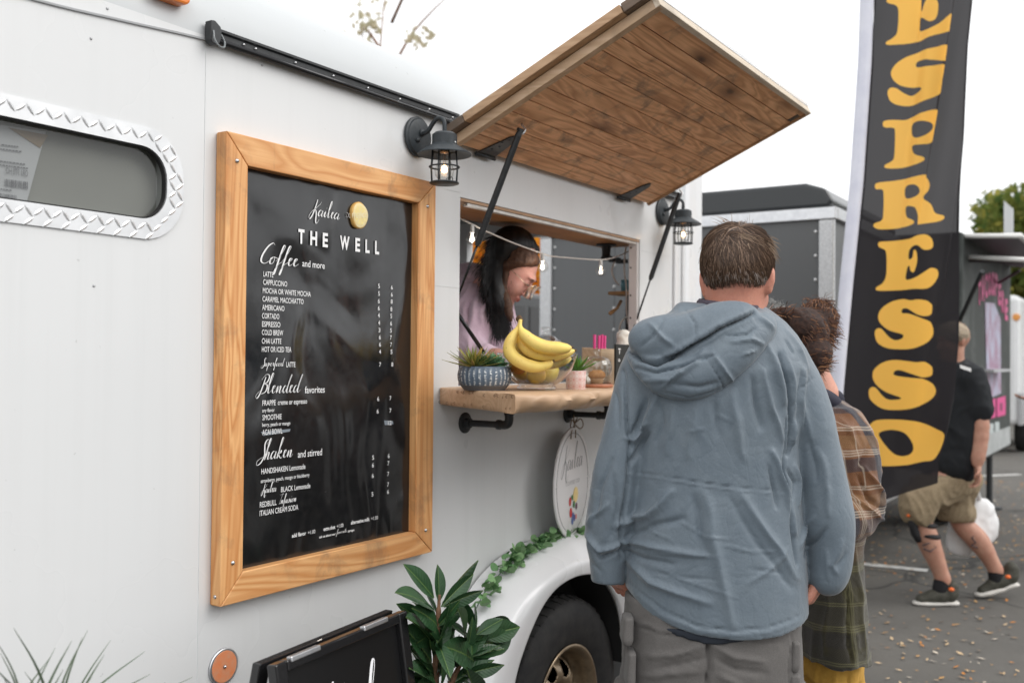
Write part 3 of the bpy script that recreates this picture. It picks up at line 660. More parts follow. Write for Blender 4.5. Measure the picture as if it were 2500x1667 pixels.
# handwriting: strokes of a slanted script
GL = {'C': [[(.75, .95), (.62, 1.05), (.35, .85), (.12, .4), (.12, .08), (.35, -.02), (.62, .12), (.85, .35)]], 'K': [[(.42, 1.0), (.35, .6), (.2, .05), (.0, -.25), (-.12, -.1), (.05, .2), (.4, .45), (.75, .75), (.82, .9)], [(.3, .42), (.5, .2), (.6, -.35), (.75, -.45), (.9, -.2)]],
      'B': [[(.35, .85), (.25, .4), (.12, -.05), (-.05, -.25), (-.15, -.1), (.1, .15)], [(.05, .7), (.35, .98), (.62, .9), (.55, .6), (.3, .5), (.58, .42), (.55, .1), (.25, -.02), (.1, .05)]],
      'S': [[(.45, .75), (.62, .95), (.45, 1.0), (.3, .8), (.36, .5), (.42, .2), (.2, -.15), (-.1, -.25), (-.12, -.05), (.2, .1), (.5, .15)]], 'I': [[(.1, .05), (.35, .6), (.5, 1.0)], [(.1, .9), (.5, 1.02), (.75, .98)], [(.0, .0), (.2, .03), (.4, .12)]],
      'a': [[(.38, .34), (.2, .38), (.05, .18), (.12, .0), (.3, .1), (.42, .36), (.38, .08), (.46, .0), (.62, .14)]], 'i': [[(.0, .14), (.16, .36), (.13, .1), (.2, .0), (.36, .14)], [(.24, .56), (.26, .6)]],
      'l': [[(.0, .14), (.22, .55), (.34, .98), (.24, 1.0), (.14, .5), (.14, .08), (.22, 0), (.38, .14)]], 'e': [[(.0, .14), (.22, .28), (.26, .38), (.12, .34), (.1, .1), (.2, 0), (.42, .14)]],
      'o': [[(.25, .36), (.08, .25), (.08, .02), (.26, .04), (.32, .28), (.22, .36), (.5, .3)]], 'f': [[(.0, .14), (.25, .55), (.4, .95), (.28, .95), (.18, .4), (.08, -.4), (.0, -.5), (.04, -.25), (.22, .02), (.42, .14)]],
      'n': [[(.0, .14), (.12, .36), (.1, .0), (.28, .34), (.36, .3), (.32, .05), (.4, 0), (.55, .14)]], 'd': [[(.32, .34), (.15, .36), (.05, .15), (.14, 0), (.3, .15), (.56, .98), (.4, .4), (.38, .06), (.48, 0), (.62, .14)]],
      'h': [[(.0, .14), (.22, .55), (.38, .98), (.28, 1.0), (.16, .4), (.08, -.02), (.26, .34), (.36, .3), (.32, .04), (.4, 0), (.56, .14)]], 'k': [[(.0, .14), (.22, .55), (.38, .98), (.28, 1.0), (.16, .4), (.08, -.02), (.3, .38), (.34, .28), (.16, .2), (.4, -.02), (.58, .14)]],
      'u': [[(.0, .14), (.12, .36), (.1, .06), (.22, .02), (.36, .36), (.34, .06), (.42, 0), (.56, .14)]], 'p': [[(.0, .14), (.16, .4), (.06, -.4), (.0, -.5), (.1, .1), (.3, .36), (.36, .2), (.24, .02), (.12, .06), (.5, .12)]],
      'r': [[(.0, .14), (.14, .4), (.2, .33), (.3, .34), (.26, .08), (.34, 0), (.46, .14)]], 's': [[(.0, .1), (.2, .4), (.26, .15), (.14, 0), (.04, .04), (.4, .14)]], 't': [[(.0, .14), (.26, .8), (.16, .3), (.14, .04), (.22, 0), (.36, .14)], [(.05, .58), (.38, .62)]],
      'v': [[(.0, .14), (.12, .36), (.14, .02), (.34, .34), (.48, .3)]], 'w': [[(.0, .14), (.1, .36), (.12, .02), (.28, .32), (.3, .02), (.48, .36), (.6, .3)]], "'": [[(.1, .9), (.14, 1.0)]]}
ADV = {'C': .62, 'K': .68, 'B': .6, 'S': .42, 'I': .35, 'i': .36, 'l': .38, 'e': .36, 'r': .42, 's': .38, 't': .34, "'": .2, 'f': .38, 'o': .44, 'v': .44}
def script(word, L, Rr, cap, parent, mat=WHITE, y=PY, wd=.03, name='lettering', ux=None, nrm=(0, -1, 0), slant=.28):
    L = np.array(L, float); Rr = np.array(Rr, float); x = 0; st = []
    for ch in word:
        for s in GL.get(ch, []): st.append([(x+a+slant*b, b) for a, b in s])
        x += ADV.get(ch, .54)
    mb = MB(); d = Rr-L; Lh = np.linalg.norm(d); dx = d/Lh; sc = Lh/x; up = np.array([0, 0, 1.0]); n = np.array(nrm, float); up = np.cross(n, dx); up /= np.linalg.norm(up); up = up if up[2] > 0 else -up
    for s in st:
        P = [L+dx*p[0]*sc+up*p[1]*cap for p in catmull([(a, b) for a, b in s], 6)]
        m = len(P)
        rows = []
        for i, p in enumerate(P):
            tt = P[min(i+1, m-1)]-P[max(i-1, 0)]; tt = tt/(np.linalg.norm(tt)+1e-9); sd_ = np.cross(n, tt); dn = max(0, -float(tt@up))
            w_ = cap*wd*(.45+1.3*dn)*(.35+.65*math.sin(PI*min(1, max(0, (i+.6)/m)))**.5)
            rows.append([tuple(p+sd_*w_), tuple(p-sd_*w_)])
        mb.grid(rows)
    return mb.build(name, mat, parent, fix=False)
def sln(word, zz, x0, y0, x1, y1, cap, wd=.03, **k):
    A, B = at(*zz(x0, y0), 'y', PY), at(*zz(x1, y1), 'y', PY); A[2] = B[2] = (A[2]+B[2])/2; return script(word, A, B, cap, BD, wd=wd, **k)
sln('Kailea', z2, 675, 598, 855, 606, .040, .028); sln('Coffee', z2, 345, 902, 590, 905, .046, .03); sln('Superfood', z2, 365, 1550, 500, 1552, .019, .03)
sln('Blended', z3, 315, 262, 555, 262, .044, .024); sln('Shaken', z3, 318, 655, 515, 640, .045, .024); sln("Kailea'", z3, 335, 855, 425, 838, .022, .03); sln('Infusion', z3, 436, 915, 538, 900, .022, .03); sln('favorite', z3, 775, 1094, 835, 1080, .012, .03)
ln('C O', z2, 897, 603, 945, 607, .0125, 0); 
# chalk smudges behind the last bowl line
SM = M('chalk_smudge', (.2, .23, .26), .8)
for (a, b, c, d) in ((z3(330, 492), z3(505, 474), z3(500, 490), z3(345, 515)), (z3(1056, 424), z3(1108, 428), z3(1110, 446), z3(1060, 452))):
    q = MB(); q.add([at(*p, 'y', PY+.0012) for p in (a, b, c, d)], [(0, 1, 2, 3)]); q.build('chalk_smudge', SM, BD)
# lemon slice magnet
LM = empty('lemon_magnet', tuple(at(878, 528, 'y', -.012)), 'pale yellow lemon slice magnet on the menu board beside the shop name', 'magnet')
c0 = at(879, 526, 'y', -.02)
q = MB(); rr = []
ns = 40
for lev, (rad, dy) in enumerate(((.0, -.0105), (.022, -.0105), (.0265, -.0100), (.0285, -.0085), (.0285, -.001))):
    rr.append([(c0[0]+rad*1.08*(1+.03*math.sin(3*a+1)+.02*math.sin(5*a))*math.cos(a), -.0105+dy, c0[2]+rad*1.2*(1+.03*math.sin(3*a+1)+.02*math.sin(5*a))*math.sin(a)) for a in [2*PI*k/ns for k in range(ns)]])
q.grid(rr, closed=True)
q.build('rind', M('lemon_rind', (.72, .42, .12), .5), LM, smooth=True)
q = MB(); rr = []
for rad, dy in ((0, -.0118), (.024, -.0118), (.0262, -.0108)):
    rr.append([(c0[0]+rad*1.08*(1+.03*math.sin(3*a+1))*math.cos(a), -.0105+dy, c0[2]+rad*1.2*(1+.03*math.sin(3*a+1))*math.sin(a)) for a in [2*PI*k/ns for k in range(ns)]])
q.grid(rr, closed=True); q.build('flesh', noisy('lemon_flesh', (.78, .68, .42), (.78, .60, .22), 60, .4, .2, .001), LM, smooth=True)
for k in range(9):
    a = 2*PI*k/9+.2; q = MB()
    pts = [(c0[0]+r*.96*math.cos(a+da), -.0228, c0[2]+r*1.12*math.sin(a+da)) for r, da in ((.004, 0), (.021, .26), (.0225, 0), (.021, -.26))]
    q.add(pts, [(0, 1, 2, 3)]); q.build('segment', M('lemon_segment', (.80, .66, .26), .3, coat=.3), LM) if k else None
ln('CO', z2, 897, 603, 936, 607, .0125, 0)
text_part('FFEE CO', at(*z2(940, 606), 'y', -.0236), at(*z2(1042, 606), 'y', -.0236), .0125, 0, M('cream_print', (.80, .74, .52), .5), LM)
# ------------------------------------------------------------------ propped hatch
HT = empty('window_hatch', (2.99, -.02, 2.113), 'square wooden hatch of tongue and groove boards propped open above the serving window', 'hatch')
hx0, hx1 = 2.33, 3.643; hd = np.array([-.913, .408]); hn = np.array([.408, .913]); HP = np.array([-.02, 2.113]); HL = .705
def hf(s, x, n): return (x, HP[0]+hd[0]*s+hn[0]*n, HP[1]+hd[1]*s+hn[1]*n)
WP = wood('hatch_pine', (.86, .50, .27), (.44, .20, .085), 'x', 1.0, .5, .8, .9, .8)
WEG = wood('hatch_edge_pine', (.60, .43, .29), (.42, .27, .15), 'y', .1, .55, .3, .7)
WGR = wood('weathered_pine', (.20, .14, .10), (.10, .075, .06), 'y', .1, .7, .6, .7)
def hbox(nm, s0, s1, x0, x1, n0, n1, mat, bevel=.0018):
    q = MB(); q.prism([(s0, x0), (s1, x0), (s1, x1), (s0, x1)], lambda u, v, w: hf(u, v, w), n0, n1); return q.build(nm, mat, HT, bevel=bevel)
NP = 11; pw = (HL-.012)/NP
for i in range(NP):
    s0 = .004+i*pw
    hbox('plank', s0+.0014, s0+pw-.0014, hx0+.022, hx1-.012, .004+(.0006 if i % 2 else 0), .020, WP, .0022)
hbox('backing_sheet', .004, HL-.004, hx0+.021, hx1-.011, .0205, .026, M('backing_wood', (.12, .07, .04), .8), 0)
hbox('edge_board', 0, HL, hx0-.006, hx0+.0215, -.002, .026, WEG); hbox('edge_board', 0, HL, hx1-.0115, hx1+.004, -.002, .026, wood('hatch_edge_right', (.45, .27, .14), (.28, .15, .07), 'y', .1, .55, .3, .7))
hbox('edge_board', HL-.011, HL+.006, hx0-.0062, hx1+.0042, -.0018, .0262, wood('front_edge_pine', (.60, .52, .42), (.46, .37, .27), 'x', .1, .55, .4, .7))
hbox('top_frame', .075, HL-.085, hx0-.034, hx0+.03, .0275, .052, wood('hatch_top_pine', (.50, .33, .20), (.33, .19, .10), 'y', .1, .6, .3, .7)); hbox('top_frame', .0, .073, hx0-.034, hx0+.03, .0275, .052, WGR); hbox('top_frame', HL-.083, HL+.006, hx0-.03, hx0+.03, .0275, .054, WGR)
hbox('outer_skin', .0, HL+.007, hx0+.031, hx1+.005, .0275, .045, W_GEL)
hbox('corner_patch', HL-.07, HL-.03, hx1-.05, hx1-.022, .0015, .0045, BLACK, .001)
for hxc in (2.50, 3.44):
    hg = MB(); hg.prism([(0.0, hxc-.055), (.0, hxc+.035), (.10, hxc+.022), (.115, hxc), (.10, hxc-.018)], lambda u, v, w: hf(u, v, w), -.0005, .0035); o = hg.build('hinge', BLACK, HT, bevel=.001)
    kn = MB(); kn.tube([(hxc-.06, -.017, 2.109), (hxc+.04, -.017, 2.109)], .006, 10); kn.build('hinge_pin', BLACK, o, smooth=True)
    for k in range(4):
        p = hf(.03+.02*k, hxc-.02+.014*(k % 2), -.0015); q = MB(); q.lathe([(0, -.0015), (.0035, -.0008), (.0035, .001)], p, 8, ax='z'); q.build('screw', BLACK, o)
# gas struts
def hray(px, py):
    d = ray(px, py); n3 = np.array([0, hn[0], hn[1]]); o = np.array([0, HP[0], HP[1]]); t = np.dot(o-CP, n3)/np.dot(d, n3); return CP+t*d
for lab_, tp, bt, frac in (('left', (1262, 302), (2.402, .022, 1.668), .66), ('right', (1652, 462), (3.588, .022, 1.60), .60)):
    a = hray(*tp)+np.array([0, -.012, -.02]); b = np.array(bt); m = a+(b-a)*frac
    ST = empty('gas_strut', tuple(b), 'black gas strut at the %s side of the serving window holding the hatch up' % lab_, 'gas strut', 'struts holding up the hatch')
    q = MB(); q.tube([tuple(a+(b-a)*.03), tuple(m)], .0098, 16); q.tube([tuple(m), tuple(m+(b-a)*.015)], .0075, 14); q.build('cylinder', BLACK, ST, angle=40)
    q = MB(); q.tube([tuple(m), tuple(b)], .0036, 10); q.build('piston_rod', M('rod_black', (.02, .02, .022), .2, .5), ST, smooth=True)
    q = MB(); q.tube([tuple(a+(b-a)*.035), tuple(a)], [.0105, .007], 12); q.tube([tuple(a+np.array([-.012, 0, 0])), tuple(a+np.array([.012, 0, 0]))], .005, 10); q.build('end_fitting', BLACK, ST, angle=40)
    q = MB(); q.tube(catmull([a+np.array([.012, 0, -.01]), a+np.array([.02, -.004, .004]), a+np.array([.02, .006, .018]), a+np.array([.028, .012, .024])], 5), .0035, 8); q.build('mount_hook', ALU, ST, smooth=True)

# ------------------------------------------------------------------ window surround, overhead cabinet, inside
AL = noisy('window_alu', (.62, .60, .57), (.5, .46, .42), 25, .45, .1, .001, metal=.5)
q = MB(); q.box((2.386, .002, 1.962), (3.607, .05, 1.9705)); q.build('window_frame', wood('win_head', (.50, .32, .2), (.33, .2, .12), 'x', .1, .6, .4), TR)
q = MB(); q.prism([(0, 0), (.018, 0), (.018, .005), (.010, .005), (.010, .009), (0, .009)], lambda u, v, x: (x, .006+u, 1.952+v), 2.43, 3.606); q.build('window_track', AL, TR)
q = MB(); q.box((3.588, .003, 1.414), (3.6065, .039, 1.9615)); q.build('window_jamb', paint('jamb_white', (.62, .59, .58), .5, amt=.5), TR, bevel=.002)
for z in (1.94, 1.86, 1.75, 1.66): 
    s = MB(); s.lathe([(0, -.003), (.003, -.002), (.004, 0)], (0, 0, 0), 8, ax='x'); s.v = [(3.588+v[0], .03+v[1], z+v[2]) for v in s.v]; s.build('screw', BLACK, TR)
OC = empty('overhead_cabinet', (3.0, .17, 2.19), 'wood clad overhead cabinet inside the trailer above the serving window', 'cabinet')
q = MB(); q.box((2.30, .052, 1.975), (3.83, .285, 2.185)); q.build('body', wood('cabinet_cedar', (.50, .245, .09), (.34, .15, .05), 'x', .15, .5, .15), OC, bevel=.002)
q = MB(); q.lathe([(0, 1.974), (.042, 1.974), (.042, 1.968), (.020, 1.966), (.017, 1.93), (.02, 1.925), (0, 1.92)], tuple(at(1480, 615, 'y', .20)[:2])+(0,), 24); q.v = q.v
cpx = at(1480, 612, 'y', .2)
SP = empty('speaker_mount', (cpx[0], .2, 1.93), 'black round mount fixed under the overhead cabinet near the right end of the window', 'mount')
q.build('flange', BLACK, SP, angle=40)
q = MB(); 
for k in range(6): q.box((cpx[0]-.02+.035*k, .185, 1.905+.004*(k % 2)), (cpx[0]+.004+.035*k, .215, 1.922+.004*(k % 2)))
q.build('bar', BLACK, SP, bevel=.002)
CT = empty('inner_counter', (3.0, .3, 1.37), 'dark counter inside the trailer behind the serving window', 'counter')
q = MB(); q.box((2.30, .041, 1.345), (3.9, .50, 1.385)); q.build('top', noisy('dark_counter', (.05, .05, .052), (.09, .09, .09), 60, .35, .05, .001), CT, bevel=.004)
q = MB(); q.box((2.32, .3, .5), (3.88, .48, 1.345)); q.build('body', W_WHITE, CT)

# ------------------------------------------------------------------ live edge shelf
SH = empty('serving_shelf', (2.95, -.2, 1.36), 'thick live edge wooden shelf below the serving window', 'shelf')
front = catmull([(2.10, -.383, 0), (2.17, -.392, 0), (2.26, -.402, 0), (2.34, -.398, 0), (2.42, -.405, 0), (2.5, -.392, 0), (2.6, -.377, 0), (2.75, -.385, 0), (2.95, -.40, 0), (3.2, -.385, 0), (3.45, -.40, 0), (3.66, -.385, 0)], 7)
left = [(2.292-.192*t, -.002-.381*t, 0) for t in np.linspace(0, 1, 14)][:-1]
out = left+[tuple(p) for p in front]+[(3.665, -.2, 0), (3.665, -.002, 0)]
nl = len(left); rows = []; rs = np.random.RandomState(5)
prof_ = [(-.010, 1.411), (-.003, 1.4095), (0.0, 1.405), (.0, 1.392), (.0, 1.376), (-.002, 1.364), (-.009, 1.361)]
prof_live = [(-.014, 1.411), (-.005, 1.4085), (.001, 1.401), (.003, 1.39), (-.003, 1.378), (-.012, 1.367), (-.022, 1.361)]
oc = np.array(out)[:, :2]; cen = np.array([2.95, -.15])
for pi_, (o_, z_) in enumerate(prof_):
    r = []
    for i, p in enumerate(oc):
        live = min(1, max(0, (i-nl-1)/3)) if i < nl+len(front) else 0
        a_, b_ = prof_[pi_], prof_live[pi_]; off = a_[0]*(1-live)+b_[0]*live; z = a_[1]*(1-live)+b_[1]*live
        nrm = np.array([-.894, -.447]) if i < nl-1 else (np.array([-.3, -.95]) if i <= nl+1 else np.array([0, -1.0]))
        if i > nl+len(front): nrm = np.array([1.0, 0])
        wob = live*(.003*math.sin(p[0]*31+z*60)+.0022*math.sin(p[0]*77+pi_))
        for kx, kz, ka in ((2.335, 1.385, .012), (2.47, 1.392, .016), (2.72, 1.38, .01), (3.1, 1.39, .012)):
            wob += live*ka*math.exp(-((p[0]-kx)/.016)**2-((z-kz)/.012)**2)
        q2 = p+nrm*(off+wob); r.append((q2[0], min(q2[1], -.001), z-.004*min(1, max(0, -p[1]/.38))))
    rows.append(r)
sb = MB(); sb.grid(rows, closed=True); n_ = len(oc); sb.f.append(tuple(range(n_))); sb.mi.append(0); sb.f.append(tuple((len(rows)-1)*n_+k for k in range(n_))[::-1]); sb.mi.append(0)
WS = wood('slab_wood', (.58, .40, .26), (.42, .26, .15), 'x', .2, .45, .12, .6)
sb.build('slab', WS, SH, angle=50)
for k in range(26):   # worm holes burnt round the rim of the left end
    t_ = rs.rand(); zc = 1.404-rs.rand()*.006 if k % 3 else 1.366+rs.rand()*.006; px_ = 2.292-.192*t_*.98; py_ = -.002-.381*t_*.98
    q = MB(); R_ = .0022+.0015*rs.rand(); ring = [(px_-.0012-.447*0+R_*math.cos(a)*.447, py_-.0008-R_*math.cos(a)*.894, zc-.002*t_+R_*math.sin(a)) for a in np.linspace(0, 2*PI, 9)[:-1]]
    q.tube(ring, .0005, 4, closed=True); q.build('wood_mark', M('burn_mark', (.12, .06, .03), .8) if k == 0 else bpy.data.materials['burn_mark'], SH)
for bx in (2.418, 3.036, 3.58):
    PB = empty('pipe_bracket', (bx, 0, 1.303), 'black iron pipe bracket under the %s of the shelf' % {2.418: 'left end', 3.036: 'middle', 3.58: 'right end'}[bx], 'bracket', 'pipe brackets under the shelf')
    q = MB(); q.lathe([(.031, -.0005), (.031, -.004), (.027, -.0065), (.016, -.008), (.0145, -.014), (.0145, -.022), (.0105, -.023)], (bx, 0, 1.303), 28, ax='y'); q.build('flange', BLACK, PB, angle=40)
    q = MB(); q.tube([(bx, -.01, 1.303), (bx, -.145, 1.303)], .0098, 16); q.tube([(bx, -.158, 1.315), (bx, -.158, 1.362)], .0098, 16); q.build('pipe', BLACK, PB, angle=40)
    q = MB(); q.tube(catmull([(bx, -.122, 1.303), (bx, -.143, 1.303), (bx, -.154, 1.307), (bx, -.158, 1.318), (bx, -.158, 1.336)], 4), .0128, 16); q.tube([(bx, -.118, 1.303), (bx, -.128, 1.303)], .0148, 16); q.tube([(bx, -.158, 1.332), (bx, -.158, 1.342)], .0148, 16); q.build('elbow', BLACK, PB, angle=40)

# ------------------------------------------------------------------ barn lamps
def lamp(x, label, power):
    L_ = empty('barn_lamp', (x, 0, 2.108), label, 'wall lamp', 'black wall lamps beside the hatch'); yc = -.100; zb = 2.062
    q = MB(); q.lathe([(.050, -.0005), (.056, -.004), (.056, -.010), (.051, -.0125), (.049, -.016), (.040, -.019), (0, -.020)], (x, 0, 2.108), 40, ax='y'); q.build('back_plate', LAMPM, L_, angle=30)
    q = MB(); q.lathe([(0, -.027), (.0055, -.026), (.0065, -.022), (.0065, -.018)], (x-.018, 0, 2.095), 12, ax='y'); q.build('knob', LAMPM, L_, smooth=True)
    q = MB(); q.tube(catmull([(x, -.015, 2.118), (x, -.03, 2.117), (x, -.044, 2.122), (x, -.057, 2.138), (x, -.072, 2.151), (x, -.088, 2.151), (x, -.098, 2.14), (x, yc, 2.118), (x, yc, 2.104)], 6), .0062, 12); q.tube([(x, -.018, 2.118), (x, -.026, 2.118)], .010, 14); q.build('arm', LAMPM, L_, smooth=True)
    q = MB(); q.lathe([(0, zb+.049), (.026, zb+.048), (.031, zb+.044), (.034, zb+.042), (.0345, zb+.016), (.038, zb+.013), (.066, zb-.004), (.074, zb-.011), (.0735, zb-.0135), (.036, zb-.003), (.034, zb), (0, zb)], (x, yc, 0), 44); q.build('shade', LAMPM, L_, angle=35)
    q = MB(); q.lathe([(0, -.0025), (.003, -.0015), (.0035, .002)], (x+.0, yc-.036, zb+.018), 8, ax='y'); q.build('screw', SCREW, L_)
    q = MB()
    for k in range(8):
        a = 2*PI*k/8+.2; ra = .034; q.tube([(x+ra*math.cos(a), yc+ra*math.sin(a), zb-.001), (x+.0385*math.cos(a), yc+.0385*math.sin(a), zb-.05), (x+.036*math.cos(a), yc+.036*math.sin(a), zb-.093)], .0019, 6)
    for r_, z_ in ((.0405, zb-.046), (.0385, zb-.090)): q.tube([(x+r_*math.cos(a), yc+r_*math.sin(a), z_) for a in np.linspace(0, 2*PI, 37)[:-1]], .0023, 6, closed=True)
    q.build('cage', LAMPM, L_, smooth=True)
    q = MB(); q.lathe([(.0, zb-.094), (.034, zb-.094), (.039, zb-.091), (.037, zb-.087), (.030, zb-.089), (0, zb-.090)], (x, yc, 0), 32); q.build('base_ring', LAMPM, L_, angle=40)
    q = MB(); q.lathe([(.013, zb-.002), (.0135, zb-.018), (.016, zb-.028), (.0225, zb-.042), (.0265, zb-.056), (.0245, zb-.070), (.016, zb-.080), (0, zb-.083)], (x, yc, 0), 32); b = q.build('bulb', BGLASS, L_, smooth=True)
    q = MB(); q.lathe([(0, zb-.040), (.0045, zb-.043), (.0085, zb-.049), (.009, zb-.055), (.006, zb-.061), (0, zb-.063)], (x, yc, 0), 16); q.build('filament', FILAMENT, b, smooth=True)
    q = MB(); q.tube([(x-.003, yc, zb-.01), (x-.004, yc, zb-.044)], .0007, 5); q.tube([(x+.003, yc, zb-.01), (x+.004, yc, zb-.044)], .0007, 5); q.lathe([(0, zb), (.012, zb), (.0125, zb-.008), (0, zb-.009)], (x, yc, 0), 16); q.build('socket', M('socket_brass', (.5, .35, .25), .4, .8), L_, smooth=True)
    q = MB(); q.tube(catmull([(x-.015, yc-.018, zb-.083), (x-.006, yc-.024, zb-.076), (x+.01, yc-.02, zb-.0745), (x+.022, yc-.012, zb-.08)], 5), .0011, 5); q.build('clip_wire', BLACK, L_, smooth=True)
    ld = bpy.data.lights.new('bulb_light', 'POINT'); ld.energy = power; ld.color = (1, .6, .33); ld.shadow_soft_size = .008
    lo = bpy.data.objects.new('bulb_light', ld); C.objects.link(lo); lo.location = (x, yc, zb-.052); lo.parent = L_; lo.matrix_parent_inverse = pinv(L_)
lamp(2.172, 'black caged barn lamp above the top right corner of the menu board', .10); lamp(3.806, 'black caged barn lamp at the right of the window behind the gas strut', .10)

# ------------------------------------------------------------------ string lights inside the window
SL = empty('string_lights', (3.0, .05, 1.8), 'white string light cord with clear globe bulbs hung across the serving window', 'string lights')
cp3 = [at(px, py, 'y', y) for px, py, y in ((1112, 528, .10), (1127, 535, .08), (1153, 548, .06), (1190, 566, .05), (1250, 592, .05), (1325, 619, .05), (1360, 627, .06), (1467, 634, .08), (1510, 625, .10), (1538, 612, .12))]
q = MB(); q.tube(catmull(cp3, 6), .0024, 8); q.build('cord', M('cord_white', (.66, .62, .58), .6), SL, smooth=True)
BR = M('bulb_spark', (1, .8, .5), emis=(1, .78, .45), estr=1.6)
for (px, py, y) in ((1153, 548, .06), (1325, 619, .05), (1467, 634, .08)):
    p = at(px, py, 'y', y); q = MB(); q.lathe([(.0, .0), (.006, -.001), (.0065, -.02), (.008, -.026), (0, -.027)], tuple(p), 14); q.build('socket', PLASTIC_W, SL, smooth=True)
    q = MB(); q.lathe([(.007, -.024), (.010, -.028), (.0165, -.036), (.0195, -.046), (.0165, -.057), (.009, -.0635), (0, -.0655)], tuple(p), 24); b = q.build('bulb', BGLASS, SL, smooth=True)
    ld = bpy.data.lights.new('bulb_light', 'POINT'); ld.energy = .14; ld.color = (1, .9, .8); ld.shadow_soft_size = .01; lo = bpy.data.objects.new('bulb_light', ld); C.objects.link(lo); lo.location = (p[0], p[1], p[2]-.043); lo.parent = SL; lo.matrix_parent_inverse = pinv(SL)
    q = MB(); q.tube([(p[0], p[1], p[2]-.034), (p[0], p[1], p[2]-.052)], .0022, 6); q.build('filament', BR, b)
# hanging cables and little shelf at the right end inside
CB = empty('hanging_cable', (3.7, .15, 1.6), 'cream cables hanging inside the right end of the window', 'cable')
q = MB()
for pts in (((1531, 590, .15), (1526, 620, .15), (1524, 660, .15), (1529, 700, .14), (1530, 760, .13), (1536, 800, .13)), ((1500, 640, .18), (1494, 662, .18), (1502, 685, .18), (1512, 696, .18)), ((1536, 770, .13), (1520, 782, .13), (1513, 800, .14), (1514, 822, .14))):
    q.tube(catmull([at(px, py, 'y', y) for px, py, y in pts], 6), .0034, 8)
q.build('cable', M('cable_cream', (.62, .56, .5), .5), CB, smooth=True)
sp = at(1522, 716, 'y', .22)
LSf = empty('small_wall_shelf', tuple(sp), 'small orange wood shelf inside the right end of the window', 'shelf')
q = MB(); q.box((sp[0]-.05, .14, sp[2]-.008), (sp[0]+.08, .27, sp[2]+.006)); q.build('board', wood('small_pine', (.5, .28, .12), (.35, .18, .07), 'x', .1), LSf, bevel=.002)
q = MB(); q.box((sp[0]+.0, .18, sp[2]-.22), (sp[0]+.02, .21, sp[2]-.008)); q.build('post', BLACK, LSf)
for (dx, dy, r, h, nm, lb, mt) in ((-.012, .0, .026, .05, 'teal_cup', 'small teal cup on the little wall shelf inside', M('teal', (.12, .3, .36), .4)), (.045, .0, .018, .035, 'red_tin', 'small red and white tin on the little wall shelf inside', M('redtin', (.6, .18, .15), .4))):
    q = MB(); q.lathe([(0, 0), (r*.8, 0), (r, h*.6), (r*.95, h), (r*.85, h), (r*.7, .006), (0, .006)], (sp[0]+dx, .2, sp[2]+.006), 20); tag(q.build(nm, mt, smooth=True), lb, 'cup')
q = MB(); q.tube([at(1516, 735, 'y', .18), at(1507, 752, 'y', .18), at(1490, 765, 'y', .18)], [.007, .006, .009], 8); tag(q.build('wooden_scoop', bpy.data.materials['small_pine'], smooth=True), 'small wooden scoop hanging under the little wall shelf', 'scoop')
q = MB(); a_ = at(1108, 752, 'y', .035); b_ = at(1182, 862, 'y', .0); q.tube([a_, b_], .0062, 14); tag(q.build('black_rod', M('rod_sat', (.02, .02, .022), .18, .5), smooth=True), 'black metal rod leaning inside the left window corner behind the succulents', 'rod')

# ------------------------------------------------------------------ things on the shelf
def onl(px, y, z=1.411): p = at(px, 900, 'y', y); return np.array([p[0], y, z-.004*min(1, max(0, -y/.38))])
# succulent planter
pc_ = onl(1183, -.185); PL = empty('succulent_planter', tuple(pc_), 'low dark blue ribbed bowl of succulents at the left end of the shelf', 'planter')
R_ = .0735; q = MB(); pr = [(0, 0), (.052, 0), (.058, .003), (.0655, .012), (.0705, .022), (.0735, .036), (.0725, .05), (.068, .061), (.064, .0645), (.060, .0635), (.058, .05), (.0, .05)]
n = 120; rows = []
for r, h in catmull([(a, b, 0) for a, b in pr], 4)[:, :2] if False else [(p[0], p[1]) for p in catmull([(a, b, 0) for a, b in pr], 4)]:
    r = max(r, 0); k_ = 1 if .014 < h < .061 and r > .062 else 0
    rows.append([(pc_[0]+(r+k_*.0011*math.cos(30*a)*1.0)*math.cos(a), pc_[1]+(r+k_*.0011*math.cos(30*a))*math.sin(a), pc_[2]+h) for a in np.linspace(0, 2*PI, n+1)[:-1]])
q.grid(rows, closed=True)
BLP = M('blue_ribbed_glaze', (.1, .14, .19), .55); t = NT(BLP)
geo = t.n('ShaderNodeTexCoord'); sx = t.n('ShaderNodeSeparateXYZ'); mp = t.n('ShaderNodeMapping'); mp.inputs['Location'].default_value = (-pc_[0], -pc_[1], -pc_[2]); t.l(geo.outputs['Object'], mp.inputs[0]); t.l(mp.outputs[0], sx.inputs[0])
an = t.math('ARCTAN2', sx.outputs[1], sx.outputs[0]); rib = t.math('COSINE', t.math('MULTIPLY', an, 30.0)); 
cmb = t.n('ShaderNodeCombineXYZ'); t.l(t.math('MULTIPLY', an, 9.6), cmb.inputs[0]); t.l(t.math('MULTIPLY', sx.outputs[2], 230.0), cmb.inputs[1])
nz = t.noise(cmb.outputs[0], 1.0, 2, .5); f = t.math('MULTIPLY', t.gray(rib, .1, .75), t.gray(nz, .46, .56)); zz_ = t.math('MULTIPLY', t.gray(sx.outputs[2], .0135, .0145), t.gray(sx.outputs[2], .057, .059, 1, 0)); f = t.math('MULTIPLY', f, zz_)
cc = t.mix(f, (.10, .135, .18), (.62, .64, .64)); cc = t.mix(t.gray(sx.outputs[2], .0125, .0135, 1, 0), cc, (.115, .115, .12)); t.base(cc)
q.build('bowl', BLP, PL, smooth=True)
